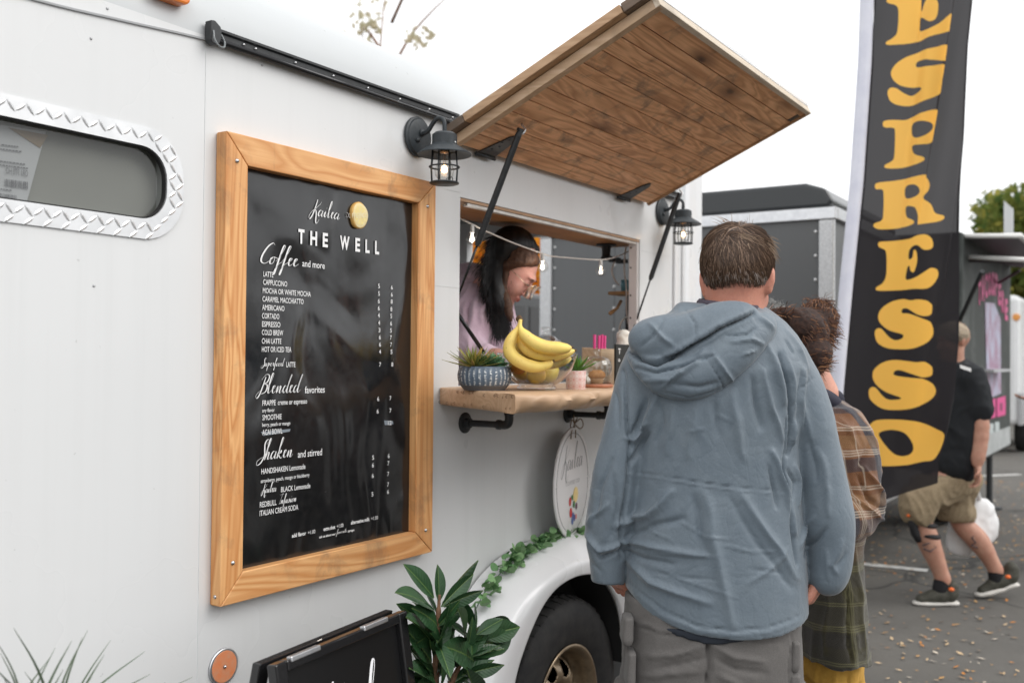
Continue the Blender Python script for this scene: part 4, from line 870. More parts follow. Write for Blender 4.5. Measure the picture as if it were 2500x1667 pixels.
def leafmat(nm, c1, c2, tip=None, rough=.45, scale=20, trl=0.0):
    m = M(nm, c1, rough); t = NT(m); f = t.noise(t.co((1, 1, 1)), scale, 3, .6); oi = t.n('ShaderNodeObjectInfo'); f2 = t.math('ADD', t.math('MULTIPLY', f, .6), t.math('MULTIPLY', oi.outputs['Random'], .5)); t.base(t.mix(t.gray(f2, .3, .8), c1, c2)); return m
def petal(name, L, W, T, curl, mat, tip=.0):
    """thick pointed leaf along +x, curling up"""
    rows = []
    for i in range(9):
        u = i/8; w_ = W*(math.sin(PI*min(1, u*.85+.12))**.8)*(1-u**6); x = L*u; z = curl*L*u*u; th = T*(1-u*.7)
        rows.append([(x, w_*math.cos(a), z+th*math.sin(a)*(1 if math.sin(a) > 0 else .6)+abs(math.cos(a))**3*w_*.35) for a in np.linspace(0, 2*PI, 9)[:-1]])
    rows.append([(L*1.02, 0, curl*L)]*8)
    q = MB(); q.grid(rows, closed=True); return q.mesh(name, True)
def rosette(name, c, n, L, W, me_list, mats, tilt=(0, 0), parent=None, up0=.15, up1=1.35, r0=.0, label=None):
    ga = 2.39996
    for k in range(n):
        f = k/n; a = k*ga; el = up0+(up1-up0)*f; s = (1-f*.55)
        me = me_list[0]; o = bpy.data.objects.new(name, me); C.objects.link(o)
        Mx = Matrix.Translation(Vector(c)+V(0, 0, .0)) @ Matrix.Rotation(tilt[0], 4, 'X') @ Matrix.Rotation(tilt[1], 4, 'Y') @ Matrix.Rotation(a, 4, 'Z') @ Matrix.Rotation(-el, 4, 'Y') @ Matrix.Translation((r0, 0, 0)) @ Matrix.Diagonal((s, s, s, 1))
        o.parent = parent; o.matrix_parent_inverse = pinv(parent) if parent.type == 'EMPTY' else Matrix.Identity(4); o.matrix_basis = Mx
GR1 = leafmat('succulent_green', (.13, .30, .14), (.22, .42, .26)); GR2 = leafmat('succulent_dark', (.035, .085, .035), (.08, .16, .05)); GR3 = leafmat('succulent_tips', (.13, .19, .05), (.42, .26, .05))
m1 = petal('pl', .050, .0135, .0035, .35, None); m1.materials.append(GR1); m2 = petal('pl', .052, .0085, .003, .3, None); m2.materials.append(GR2); m3 = petal('pl', .092, .0052, .0022, .1, None); m3.materials.append(GR3)
S1 = empty('green_rosette', (pc_[0]+.028, pc_[1]-.03, pc_[2]+.06), 'pale green rosette succulent at the right of the blue bowl', 'succulent'); rosette('leaf', (pc_[0]+.030, pc_[1]-.012, pc_[2]+.066), 34, 1, 1, [m1], None, (.45, .15), S1, .05)
S2 = empty('dark_rosette', (pc_[0]-.012, pc_[1], pc_[2]+.06), 'dark green narrow leaved succulent in the middle of the blue bowl', 'succulent'); rosette('leaf', (pc_[0]-.012, pc_[1]-.008, pc_[2]+.068), 46, 1, 1, [m2], None, (.2, 0), S2, -.25, 1.2)
S3 = empty('spiky_succulent', (pc_[0]-.035, pc_[1]+.01, pc_[2]+.06), 'spiky orange tipped succulent at the left of the blue bowl', 'succulent'); rosette('leaf', (pc_[0]-.036, pc_[1]+.01, pc_[2]+.062), 52, 1, 1, [m3], None, (.15, -.2), S3, .15, 1.45)
# glass fruit bowl
BWG = thin_glass('bowl_glass', (.965, .975, .97), 2.6, .03)
bc = onl(1311, -.262); FB = empty('fruit_bowl', tuple(bc), 'clear glass fruit bowl on the shelf holding bananas and lemons', 'bowl')
q = MB(); pr = [(0, .004), (.040, .003), (.046, .0), (.049, .002), (.049, .008), (.044, .013), (.060, .022), (.078, .040), (.091, .062), (.098, .083), (.1005, .097), (.0975, .0965), (.0955, .083), (.088, .062), (.075, .042), (.057, .026), (.035, .016), (0, .014)]
q.lathe([(p[0]*1.13 if p[0] > 0 else 0, p[1]*1.05) for p in catmull([(a, b, 0) for a, b in pr], 3)], tuple(bc), 64); q.build('glass', BWG, FB, smooth=True)
LEM = noisy('lemon_skin', (.82, .50, .03), (.76, .55, .08), 8, .42, .25, .0015, coat=.15, detail=2)
t = NT(LEM); t.bump(t.noise(t.co((1, 1, 1), rnd=False), 420, 1, .5), .25, .0006)
for k, (dx, dy, dz, ry, rz, lb, gl_) in enumerate(((-.036, -.020, .042, .3, .5, 'lemon at the left bottom of the glass bowl', 0), (.020, -.024, .043, -.2, -.3, 'greenish lemon in the middle bottom of the glass bowl', 1), (.060, .020, .064, .9, .4, 'lemon at the right side of the glass bowl', 0), (-.062, .024, .068, .2, 1.2, 'orange at the left rim of the glass bowl behind the bananas', 2), (.0, .045, .052, 0, .2, 'lemon at the back of the glass bowl', 0))):
    q = MB(); R_ = .028; q.lathe([(0, -.037), (.004, -.035), (.010, -.030), (.022, -.019), (.028, 0), (.022, .019), (.010, .030), (.005, .034), (0, .036)], (0, 0, 0), 24); o = q.build('lemon', M('orange_skin', (.75, .28, .02), .45) if gl_ == 2 else (noisy('green_lemon_skin', (.72, .50, .04), (.42, .46, .07), 3, .42, .2, .0015, detail=1) if gl_ == 1 else LEM), sub=1, smooth=True)
    o.location = tuple(bc+np.array([dx, dy, dz])); o.rotation_euler = (ry+PI/2*.8, 0, rz+PI/2*.6); tag(o, lb, 'lemon' if gl_ != 2 else 'orange', 'citrus in the glass bowl'); o.name = 'lemon' if gl_ != 2 else 'orange'
BAN = M('banana_skin', (.80, .56, .09), .5); t = NT(BAN)
f = t.noise(t.co((1, 1, 1), rnd=False), 26, 4, .6); f2 = t.noise(t.co((1, 1, 1), rnd=False), 130, 3, .6); c = t.mix(t.gray(f, .35, .7), (.86, .66, .17), (.80, .57, .17)); c = t.mix(t.gray(f2, .67, .72, 0, .75), c, (.16, .08, .03)); t.base(c)
BT = M('banana_tip', (.10, .055, .025), .7)
b0 = bc+np.array([-.052, -.02, .178])
BN = empty('banana_bunch', tuple(bc+np.array([0, 0, .02])), 'bunch of ripe bananas lying in the glass bowl with stems up', 'bananas')
def bz(px, py, Z_):
    d = ray(px, py); t_ = Z_; return CP+d*t_
def fz(zx, zy, Z_): return bz(1050+.2551*zx, 700+.2551*zy, Z_)
bl = [([(865, 315), (850, 370), (835, 410), (790, 480), (755, 570), (770, 640), (830, 700), (930, 750), (1040, 770), (1130, 745), (1175, 715)], 2.700, -.02),
      ([(868, 315), (862, 380), (880, 430), (930, 490), (1010, 545), (1110, 580), (1230, 590), (1310, 590), (1352, 580)], 2.690, .0),
      ([(866, 330), (850, 420), (850, 480), (890, 560), (960, 620), (1060, 655), (1180, 660), (1300, 640), (1385, 610)], 2.725, .01),
      ([(864, 330), (845, 430), (830, 520), (860, 610), (940, 680), (1050, 720), (1180, 725), (1290, 705), (1350, 680)], 2.755, .01),
      ([(862, 330), (830, 420), (800, 520), (800, 620), (850, 690), (950, 730), (1080, 700), (1200, 690)], 2.785, .0)]
for pts, Z_, dz in bl:
    m = len(pts); P = [fz(x, y, Z_+.012*math.sin(PI*i/(m-1))*-1) for i, (x, y) in enumerate(pts)]; P = catmull(P, 4); K = len(P)
    rad = [interp(i/(K-1), [0, .10, .2, .32, .5, .75, .9, .97, 1], [.0045, .0052, .009, .0165, .0195, .0185, .012, .006, .0035]) for i in range(K)]
    q = MB(); q.tube(P, rad, 6); q.build('banana', BAN, BN, smooth=True)
    q = MB(); tdir = P[-1]-P[-2]; tdir /= np.linalg.norm(tdir); q.tube([P[-1]-tdir*.001, P[-1]+tdir*.005], [.0038, .0028], 8); q.build('tip', BT, BN, smooth=True)
q = MB(); q.tube([fz(866, 330, 2.71), fz(862, 305, 2.715), fz(850, 285, 2.72)], [.0075, .0068, .006], 10); q.tube([fz(862, 330, 2.73), fz(840, 315, 2.735), fz(832, 300, 2.74)], [.006, .006, .0045], 8); q.build('stem', BT, BN, smooth=True)
# lidded glass jar inside
jc = at(1332, 850, 'y', .12); jz = 1.385
GJ = empty('glass_jar', (jc[0], .12, jz), 'round glass jar with a knobbed glass lid behind the bananas', 'jar')
zt = at(1332, 838, 'y', .12)[2]
q = MB(); q.lathe([(0, jz+.001), (.05, jz+.001), (.056, jz+.01), (.057, zt-.025), (.05, zt-.008), (.047, zt), (.044, zt), (.047, zt-.01), (.054, zt-.027), (.053, jz+.012), (.047, jz+.006), (0, jz+.006)], (jc[0], .12, 0), 40); q.build('body', BWG, GJ, smooth=True)
q = MB(); q.lathe([(.053, zt+.001), (.058, zt+.004), (.058, zt+.008), (.046, zt+.013), (.034, zt+.024), (.014, zt+.031), (.009, zt+.034), (.009, zt+.038), (.0165, zt+.043), (.018, zt+.050), (.013, zt+.057), (0, zt+.059)], (jc[0], .12, 0), 40); q.lathe([(0, zt+.027), (.03, zt+.02), (.05, zt+.004), (.053, zt+.001)], (jc[0], .12, 0), 40); q.build('lid', BWG, GJ, smooth=True)
for k in range(3):
    q = MB(); q.lathe([(0, -.027), (.018, -.02), (.026, 0), (.018, .02), (0, .027)], (jc[0]-.018+.03*(k % 2), .12+.02*(k-1), jz+.036+.045*(k // 2)+.002*k), 16); tag(q.build('lemon', LEM, smooth=True, sub=1), ['lemon low at the left in the lidded jar', 'lemon low at the right in the lidded jar', 'lemon at the top of the lidded jar'][k], 'lemon', 'lemons in the lidded jar')
# pink pot with aloe
pp = onl(1406, -.315); PK = empty('pink_pot', tuple(pp), 'small pink pot with white rosette pattern on the shelf beside the fruit bowl', 'pot')
PKM = M('pink_pattern', (.8, .5, .45), .6); t = NT(PKM); geo = t.n('ShaderNodeTexCoord'); mp = t.n('ShaderNodeMapping'); mp.inputs['Location'].default_value = (-pp[0], -pp[1], -pp[2]); t.l(geo.outputs['Object'], mp.inputs[0]); sx = t.n('ShaderNodeSeparateXYZ'); t.l(mp.outputs[0], sx.inputs[0])
an = t.math('MULTIPLY', t.math('ARCTAN2', sx.outputs[1], sx.outputs[0]), 10/(2*PI)*1.0); hh = t.math('MULTIPLY', sx.outputs[2], 1/.0195)
def cellc(v): return t.math('SUBTRACT', t.math('FRACT', v), .5)
ax_, az_ = cellc(an), cellc(hh); rd = t.math('SQRT', t.math('ADD', t.math('MULTIPLY', ax_, ax_), t.math('MULTIPLY', az_, az_))); th_ = t.math('ARCTAN2', az_, ax_)
rg = t.math('ABSOLUTE', t.math('SUBTRACT', t.math('FRACT', t.math('MULTIPLY', rd, 4.2)), .5)); pt = t.math('COSINE', t.math('MULTIPLY', th_, 8.0)); f = t.math('MAXIMUM', t.gray(rg, .32, .4), t.math('MULTIPLY', t.gray(pt, .3, .6), t.gray(rd, .2, .26)))
t.base(t.mix(f, (.66, .33, .28), (.80, .70, .66)))
q = MB(); q.lathe([(0, 0), (.0265, 0), (.0275, .002), (.0305, .053), (.0295, .0545), (.027, .053), (.0255, .044), (0, .044)], tuple(pp), 48); q.build('pot', PKM, PK, angle=50)
AG = leafmat('aloe_green', (.07, .20, .03), (.16, .34, .06)); m4 = petal('pl', .080, .0066, .0022, .15, None); m4.materials.append(AG)
SA = empty('aloe_plant', (pp[0], pp[1], pp[2]+.05), 'spiky bright green aloe in the small pink pot', 'succulent'); rosette('leaf', (pp[0], pp[1], pp[2]+.05), 36, 1, 1, [m4], None, (0, .15), SA, .25, 1.4)
# cake dome
cd = onl(1457, -.275); CD = empty('cake_dome', tuple(cd), 'clear glass dome over a muffin on a round wooden board', 'cake dome')
q = MB(); q.lathe([(a*1.18, b*1.1) for a, b in [(0, 0), (.040, 0), (.0425, .003), (.0425, .008), (.041, .0105), (0, .0105)]], tuple(cd), 40); q.build('board', wood('acacia', (.45, .18, .09), (.3, .1, .05), 'x', .1, .4, 0), CD, angle=40)
q = MB(); q.lathe([(a*1.18, b*1.1) for a, b in [(.039, .011), (.0392, .060), (.036, .074), (.026, .084), (.010, .088), (.004, .090), (.005, .094), (.0095, .099), (.009, .106), (0, .109)]], tuple(cd), 40); q.lathe([(a*1.18, b*1.1) for a, b in [(0, .085), (.01, .0845), (.0248, .081), (.034, .072), (.037, .06), (.037, .011)]], tuple(cd), 40); q.build('dome', TGLASS, CD, smooth=True)
mf = cd+np.array([-.006, -.004, .011]); MF = empty('muffin', tuple(mf), 'brown muffin in a paper case under the glass dome', 'muffin')
q = MB(); q.lathe([(0, 0), (.018, 0), (.0225, .022), (.0205, .022), (0, .020)], tuple(mf), 30); q.build('paper_case', M('case_paper', (.55, .33, .18), .8), MF)
q = MB(); q.lathe([(.0225, .018), (.027, .024), (.0275, .03), (.022, .038), (.012, .043), (0, .044)], tuple(mf), 24); q.build('crumb', noisy('crumb', (.55, .27, .10), (.38, .16, .06), 90, .8, .8, .004), MF, smooth=True)
q = MB(); q.prism([(-.012, 0), (.012, -.002), (.016, .012), (.004, .02), (-.01, .016)], lambda u, v, w: (mf[0]+.012+u*.6, mf[1]-.02+u, mf[2]+.024+v), 0, .0007); q.build('paper_corner', M('wp', (.72, .68, .64), .7), MF)
# wooden caddy, straws, paper bag, tip sign, further inside
wc = at(1468, 868, 'y', -.06); WC = empty('wooden_caddy', (wc[0], -.03, 1.409), 'pale wooden caddy behind the glass dome', 'caddy')
zt2 = at(1466, 851, 'y', -.10)[2]
q = MB(); 
for a, b in (((wc[0]-.075, -.10, 1.409), (wc[0]+.10, -.092, zt2)), ((wc[0]-.075, -.03, 1.409), (wc[0]+.10, -.022, zt2+.004)), ((wc[0]-.075, -.0915, 1.409), (wc[0]-.067, -.0305, zt2)), ((wc[0]+.092, -.0915, 1.409), (wc[0]+.10, -.0305, zt2))): q.box(a, b)
q.build('box', wood('caddy_ply', (.56, .42, .28), (.42, .29, .18), 'x', .1, .6, .1), WC, bevel=.001)
PKS = M('pink_straw', (.85, .08, .30), .4, sss=.1)
for k, (px, dx, tx) in enumerate(((1452, -.008, -.006), (1461, -.001, 0), (1468, .004, .001), (1474, .010, .003))):
    p = at(px, 852, 'y', -.06); pt_ = at(px-1, 817+2*(k % 2), 'y', -.055); q = MB(); q.tube([(p[0], -.06, 1.42), (pt_[0]-.001+tx, -.06, pt_[2])], .0052, 10, caps=False); q.tube([(p[0], -.06, 1.42), (pt_[0]-.001+tx, -.06, pt_[2]-.001)], .0043, 10)
    tag(q.build('pink_straw', PKS, smooth=True), ['leftmost leaning pink straw in the caddy', 'second pink straw from the left in the caddy', 'third pink straw from the left in the caddy', 'rightmost pink straw in the caddy'][k], 'straw', 'pink straws in the caddy')
B_ = Body(.012); ca = at(1512, 850, 'y', -.02)
B_.ell((ca[0], -.045, ca[2]), (.045, .03, .062)); B_.ell((ca[0]-.018, -.045, ca[2]+.045), (.03, .024, .025)); B_.ell((ca[0]+.03, -.045, ca[2]+.03), (.03, .024, .03))
P_, Q_ = B_.build(.005); N_ = vnormals(P_, Q_); P_ = P_+N_*(vnoise(P_*45, 3)*.004+vnoise(P_*100, 5)*.0015)[:, None]
tag(put('paper_bag', np_mesh('pb', P_, Q_), M('bag_paper', (.80, .77, .70), .75)), 'crumpled white paper bag standing behind the tip sign', 'paper bag')
ts = at(1500, 905, 'y', -.16); tz = at(1502, 840, 'y', -.16)
TS = empty('tip_sign', (ts[0]+.05, -.16, 1.409), 'small black chalk sign with white letter T at the right end of the shelf', 'sign')
q = MB(); q.box((ts[0], -.166, 1.4093), (ts[0]+.12, -.158, tz[2])); q.build('board', M('chalk_black', (.012, .014, .013), .6), TS, bevel=.001)
text_part('T', (ts[0]+.016, -.1665, tz[2]-.034), (ts[0]+.034, -.1665, tz[2]-.034), .020, 0, WHITE, TS, bold=.02); text_part('o', (ts[0]+.016, -.1665, tz[2]-.060), (ts[0]+.03, -.1665, tz[2]-.060), .014, 0, WHITE, TS, bold=.02)

# ------------------------------------------------------------------ round shop sign
sg = math.radians(11); sc_ = np.array([2.972, -.052, 1.075]); tx_ = np.array([math.cos(sg), math.sin(sg), 0]); nn_ = np.array([math.sin(sg), -math.cos(sg), 0]); RS = .186
SG = empty('round_sign', tuple(sc_), 'round white shop sign hanging on twine below the shelf', 'sign')
def sp_(u, v, w=0): return tuple(sc_+tx_*u+np.array([0, 0, 1.0])*v+nn_*w)
q = MB(); n = 72
rows = [[sp_(r*math.cos(a), r*math.sin(a), w) for a in np.linspace(0, 2*PI, n+1)[:-1]] for r, w in ((.0001, 0), (RS-.001, 0), (RS, .001), (RS, .006), (RS-.001, .007), (.0001, .007))]
q.grid(rows, closed=True); q.build('disc', M('sign_white', (.76, .75, .75), .35), SG, angle=50)
GY = M('sign_grey', (.22, .22, .23), .6)
q = MB(); q.tube([sp_(.168*math.cos(a), .168*math.sin(a), .0072) for a in np.linspace(0, 2*PI, 91)[:-1]], .0011, 4, closed=True); q.build('ring_line', GY, SG)
script('Kailea', sp_(-.115, .045, .0078), sp_(.10, .05, .0078), .085, SG, GY, wd=.02, nrm=nn_)
text_part('COFFEE CO', sp_(-.078, -.005, .0078), sp_(.072, -.005, .0078), .014, 0, M('pale_print', (.5, .5, .5), .6), SG)
def blob(u, v, r, col, nm='fruit_print', sx=1, sz=1, w=.0078):
    q = MB(); q.add([sp_(u+r*sx*math.cos(a), v+r*sz*math.sin(a), w) for a in np.linspace(0, 2*PI, 15)[:-1]], [tuple(range(14))]); q.build(nm, M('pr', col, .6), SG)
blob(.03, -.045, .027, (.80, .62, .28)); 
for k, (u, v, r, c) in enumerate(((-.03, -.062, .013, (.5, .05, .04)), (-.022, -.10, .014, (.55, .04, .04)), (.0, -.115, .012, (.08, .12, .28)), (-.006, -.13, .011, (.10, .15, .32)), (.014, -.122, .010, (.07, .09, .25)), (.036, -.085, .010, (.12, .05, .08)), (.008, -.075, .010, (.05, .18, .06)), (-.01, -.05, .008, (.08, .22, .07)), (.03, -.12, .008, (.6, .2, .18)))): blob(u, v, r, c, w=.008+.0002*k, sz=1.2)
for u in (-.168, .168):
    q = MB(); q.lathe([(0, -.010), (.004, -.009), (.005, -.007)], (0, 0, 0), 10, ax='y'); q.v = [tuple(np.array(sp_(u, 0, 0))+np.array(v)) for v in q.v]; q.build('stud', SCREW, SG, smooth=True)
TWI = noisy('twine', (.28, .19, .11), (.16, .10, .06), 200, .9, .3, .001)
q = MB(); kb = np.array([3.036, -.028, 1.27])
q.tube(catmull([kb+[0, 0, .045], kb+[-.012, -.004, .02], kb, np.array(sp_(-.02, .175, .008)), np.array(sp_(-.03, .15, .009))], 6), .0018, 6); q.tube(catmull([kb+[0, 0, .045], kb+[.012, -.004, .02], kb, np.array(sp_(.022, .175, .008)), np.array(sp_(.02, .15, .009))], 6), .0018, 6)
for s_ in (-1, 1): q.tube(catmull([kb, kb+[s_*.03, -.008, .016], kb+[s_*.045, -.01, -.006], kb+[s_*.025, -.008, -.018], kb], 6), .002, 6)
q.tube(catmull([kb, kb+[-.02, -.008, -.02], kb+[-.05, -.01, -.035]], 5), .0028, 6); q.build('twine', TWI, SG, smooth=True)
# ------------------------------------------------------------------ eucalyptus garland on the fender
def leaf_mesh(nm, mat, ring, fold=.2, droop=.0):
    """flat-ish leaf along +x with midrib; ring = half widths along u"""
    K = len(ring)-1; rows = []
    for i, w_ in enumerate(ring):
        u = i/K; rows.append([(u, s*w_, abs(s)*fold*w_-droop*u*u) for s in (-1, -.55, -.06, 0, .06, .55, 1)])
        rows[-1][3] = (u, 0, -droop*u*u-.012)
    q = MB(); q.grid(rows); me = q.mesh(nm, True, fix=False); me.materials.append(mat); return me
def leafobj(me, p, d, s, roll, parent, name='leaf', up=(0, 0, 1), sw=1.0):
    o = bpy.data.objects.new(name, me); C.objects.link(o); o.parent = parent
    if parent.type == 'EMPTY': o.matrix_parent_inverse = pinv(parent)
    d = Vector(d).normalized(); y = Vector(up).cross(d); y = y.normalized() if y.length > 1e-4 else Vector((0, 1, 0)); z = d.cross(y)
    R = Matrix((d, y, z)).transposed().to_4x4() @ Matrix.Rotation(roll, 4, 'X')
    o.matrix_basis = Matrix.Translation(Vector(p)) @ R @ Matrix.Diagonal((s, s*sw, s, 1)); return o
EU = leafmat('eucalyptus', (.08, .20, .075), (.22, .38, .17), rough=.6)
me_e = leaf_mesh('euc_leaf', EU, [.10, .34, .46, .52, .54, .52, .46, .34, .10], .25, .1)
GD = empty('eucalyptus_garland', (2.85, -.05, .9), 'green eucalyptus garland trailing over the white wheel fender', 'garland')
gp = [at(px, py, 'y', y) for px, py, y in ((1163, 1484, -.075), (1180, 1450, -.07), (1200, 1425, -.065), (1222, 1398, -.06), (1240, 1372, -.055), (1262, 1358, -.05), (1290, 1342, -.045), (1315, 1328, -.04), (1345, 1322, -.04), (1390, 1316, -.04), (1440, 1308, -.04), (1500, 1300, -.04))]
gpc = catmull(gp, 8); q = MB(); q.tube(gpc, .0016, 6); q.build('stem', M('euc_stem', (.10, .19, .13), .7), GD, smooth=True)
rg_ = random.Random(11)
for k in range(285):
    f = rg_.random()**.8
    dens = math.sin(f*9)*.5+.6
    if f < .25 and rg_.random() > .55+.4*math.sin(f*50): continue
    p = gpc[min(len(gpc)-1, int(f*(len(gpc)-1)))]; sp_r = .022 if f > .25 else .018
    p = np.array(p)+[rg_.gauss(0, sp_r), rg_.gauss(-.012, .012), abs(rg_.gauss(.008, .012))]
    d = (rg_.uniform(-1, 1), rg_.uniform(-1, .1), rg_.uniform(-.2, 1)); leafobj(me_e, p, d, rg_.uniform(.020, .033), rg_.uniform(-1, 1), GD)

# ------------------------------------------------------------------ rubber plant
RP = empty('rubber_plant', (2.02, -.36, 0), 'rubber plant with glossy dark green leaves in a pot beside the menu easel', 'plant')
RL = M('rubber_leaf', (.03, .075, .028), .32, spec=.5); t = NT(RL)
tc = t.n('ShaderNodeTexCoord'); sx = t.n('ShaderNodeSeparateXYZ'); t.l(tc.outputs['Object'], sx.inputs[0])
rib = t.math('ABSOLUTE', sx.outputs[1]); vein = t.math('ABSOLUTE', t.math('SUBTRACT', t.math('FRACT', t.math('SUBTRACT', t.math('MULTIPLY', sx.outputs[0], 11.0), t.math('MULTIPLY', rib, 14.0))), .5))
c = t.mix(t.gray(t.noise(t.co((1, 1, 1)), 3, 3, .6), .3, .7), (.018, .055, .022), (.035, .095, .035)); c = t.mix(t.math('MULTIPLY', t.gray(vein, .0, .03, .2, 0), t.gray(rib, .05, .16, 1, 0)), c, (.22, .32, .08)); c = t.mix(t.gray(rib, .003, .011, .8, 0), c, (.16, .25, .07)); t.base(c); t.bump(vein, .12, .02)
me_r = [leaf_mesh('rl1', RL, [.012, .06, .115, .15, .165, .165, .15, .12, .07, .006], .35, .12), leaf_mesh('rl2', RL, [.012, .05, .10, .13, .145, .145, .13, .10, .055, .006], .6, -.15), leaf_mesh('rl3', RL, [.012, .07, .135, .17, .185, .185, .165, .13, .08, .006], .15, .25)]
def pz(zx, zy, y): return at(900+.4253*zx, 1000+.4253*zy, 'y', y)
LV = [(375, 1080, 228, 880, .02, 0), (372, 1150, 232, 982, -.03, 2), (402, 1110, 412, 890, .0, 0), (425, 1110, 583, 836, .03, 1), (415, 1130, 577, 943, -.02, 1), (430, 1130, 640, 1018, -.06, 1), (330, 1230, 178, 1106, .03, 0), (362, 1330, 238, 1126, -.06, 0),
      (395, 1240, 328, 1128, -.05, 2), (400, 1320, 512, 1128, -.05, 2), (552, 1320, 556, 1140, -.08, 0), (600, 1270, 486, 1090, .0, 1), (620, 1290, 770, 1185, -.05, 2), (620, 1250, 910, 1176, .06, 1), (620, 1300, 825, 1262, .0, 1), (598, 1362, 853, 1300, -.03, 0),
      (585, 1420, 786, 1352, -.05, 0), (535, 1522, 773, 1448, -.09, 1), (602, 1440, 488, 1298, -.09, 2), (390, 1320, 482, 1512, -.10, 0), (362, 1450, 238, 1236, -.03, 0), (360, 1540, 246, 1336, .01, 0), (372, 1420, 412, 1246, -.03, 2), (500, 1450, 496, 1288, .03, 1),
      (330, 1480, 258, 1385, .04, 0), (360, 1570, 270, 1448, -.06, 0), (412, 1600, 442, 1440, -.04, 0), (640, 1640, 535, 1530, -.05, 1), (400, 1180, 300, 1040, .05, 1), (395, 1200, 480, 1080, .06, 1), (560, 1400, 640, 1280, .07, 1), (380, 1400, 300, 1250, .08, 1),
      (400, 1620, 300, 1580, -.05, 0), (540, 1560, 600, 1420, .08, 1), (390, 1480, 470, 1400, .07, 1), (420, 1250, 560, 1190, .06, 2)]
for k, (bx, by, tx, ty, dy, v) in enumerate(LV):
    b = pz(bx, by, -.36+dy*.2); e = pz(tx, ty, -.36+dy); d = e-b; leafobj(me_r[v], b, d, min(.16, float(np.linalg.norm(d))), (.35 if k % 2 else -.3)+(.5 if v == 1 else 0), RP, up=(.15, -.8, .6), sw=1.22)
rx_ = random.Random(8)
for k in range(36):
    sx5, sy5 = rx_.choice(((388, 1250), (386, 1400), (385, 1530), (470, 1580), (540, 1440), (590, 1330))); a5 = rx_.uniform(-2.6, 2.6); L5 = rx_.uniform(.07, .12); b = pz(sx5, sy5, -.36)
    leafobj(me_r[k % 3], b, (math.sin(a5), rx_.uniform(-.7, .7), .35+.5*math.cos(a5)), L5, rx_.uniform(-.8, .8), RP, up=(.15, -.8, .6), sw=1.0)
BRK = noisy('brown_stem', (.16, .08, .045), (.26, .15, .09), 60, .8, .5, .003)
q = MB(); q.tube(catmull([pz(385, 2300, -.36), pz(388, 1900, -.36), pz(385, 1560, -.36), pz(392, 1320, -.36), pz(402, 1150, -.36), pz(405, 1060, -.36)], 6), [.009]*6+[.008]*12+[.006]*7+[.004]*6, 10); q.tube(catmull([pz(420, 1900, -.37), pz(455, 1620, -.36), pz(520, 1470, -.36), pz(590, 1320, -.35), pz(612, 1250, -.35)], 6), [.008]*10+[.006]*10+[.0045]*5, 10)
q.build('trunk', BRK, RP, smooth=True)
q = MB(); q.lathe([(0, 0), (.10, 0), (.13, .22), (.135, .23), (.125, .23), (.12, .2), (0, .2)], (2.0, -.36, 0), 32); q.build('pot', noisy('pot_grey', (.2, .2, .2), (.26, .25, .24), 30), RP, angle=40)

# ------------------------------------------------------------------ black A-frame easel
eL, eR = at(650, 1623, 'z', .955), at(972, 1490, 'z', .955)
tx2 = (eR-eL); EW = float(np.linalg.norm(tx2)); tx2 = tx2/EW; ny2 = np.array([tx2[1], -tx2[0], 0]); fd2 = np.array([0, 0, -1.0])*math.cos(.16)+ny2*math.sin(.16)
AF = empty('easel_sign', tuple((eL+eR)/2*[1, 1, 0]), 'glossy black A-frame easel with white hand lettering below the menu board', 'sign')
def ef(u, v, w): return tuple(eL+tx2*u+fd2*v+np.cross(tx2, fd2)*w*-1)
BG = M('black_gloss', (.012, .012, .013), .22, coat=.4)
for nm, (u0, u1, v0, v1, w0, w1) in {'side_rail': (0, .03, .0, .95, 0, .022), 'side_rail2': (EW-.03, EW, .0, .95, 0, .022), 'top_rail': (.0305, EW-.0305, .0, .02, 0, .022)}.items():
    q = MB(); q.prism([(u0, v0), (u1, v0), (u1, v1), (u0, v1)], ef, w0, w1); q.build(nm.rstrip('2'), BG, AF, bevel=.003)
q = MB(); q.prism([(.0305, .0205), (EW-.0305, .0205), (EW-.0305, .8), (.0305, .8)], ef, -.004, .010); q.build('panel', M('panel_black', (.008, .008, .0085), .3), AF, bevel=.001)
q = MB(); bk_ = lambda u, v, w: tuple(eL+tx2*u+np.array([0, 0, -1.0])*v*math.cos(.2)-ny2*(v*math.sin(.2)+.012+w)); q.prism([(0, 0), (EW, 0), (EW, .93), (EW-.03, .93), (EW-.03, .02), (.03, .02), (.03, .93), (0, .93)], bk_, 0, .02); q.build('rear_frame', BG, AF, bevel=.003)
for u in (.07, EW-.13):
    q = MB(); q.prism([(u-.03, -.004), (u+.055, -.004), (u+.055, .006), (u-.03, .006)], ef, .012, .0245); q.build('hinge', ALU, AF, bevel=.002)
script('Kailea', ef(.10, .20, .0108), ef(EW-.06, .20, .0108), .125, AF, M('chalk_white', (.85, .85, .87), .5), wd=.022, nrm=tuple(-np.cross(tx2, fd2)))

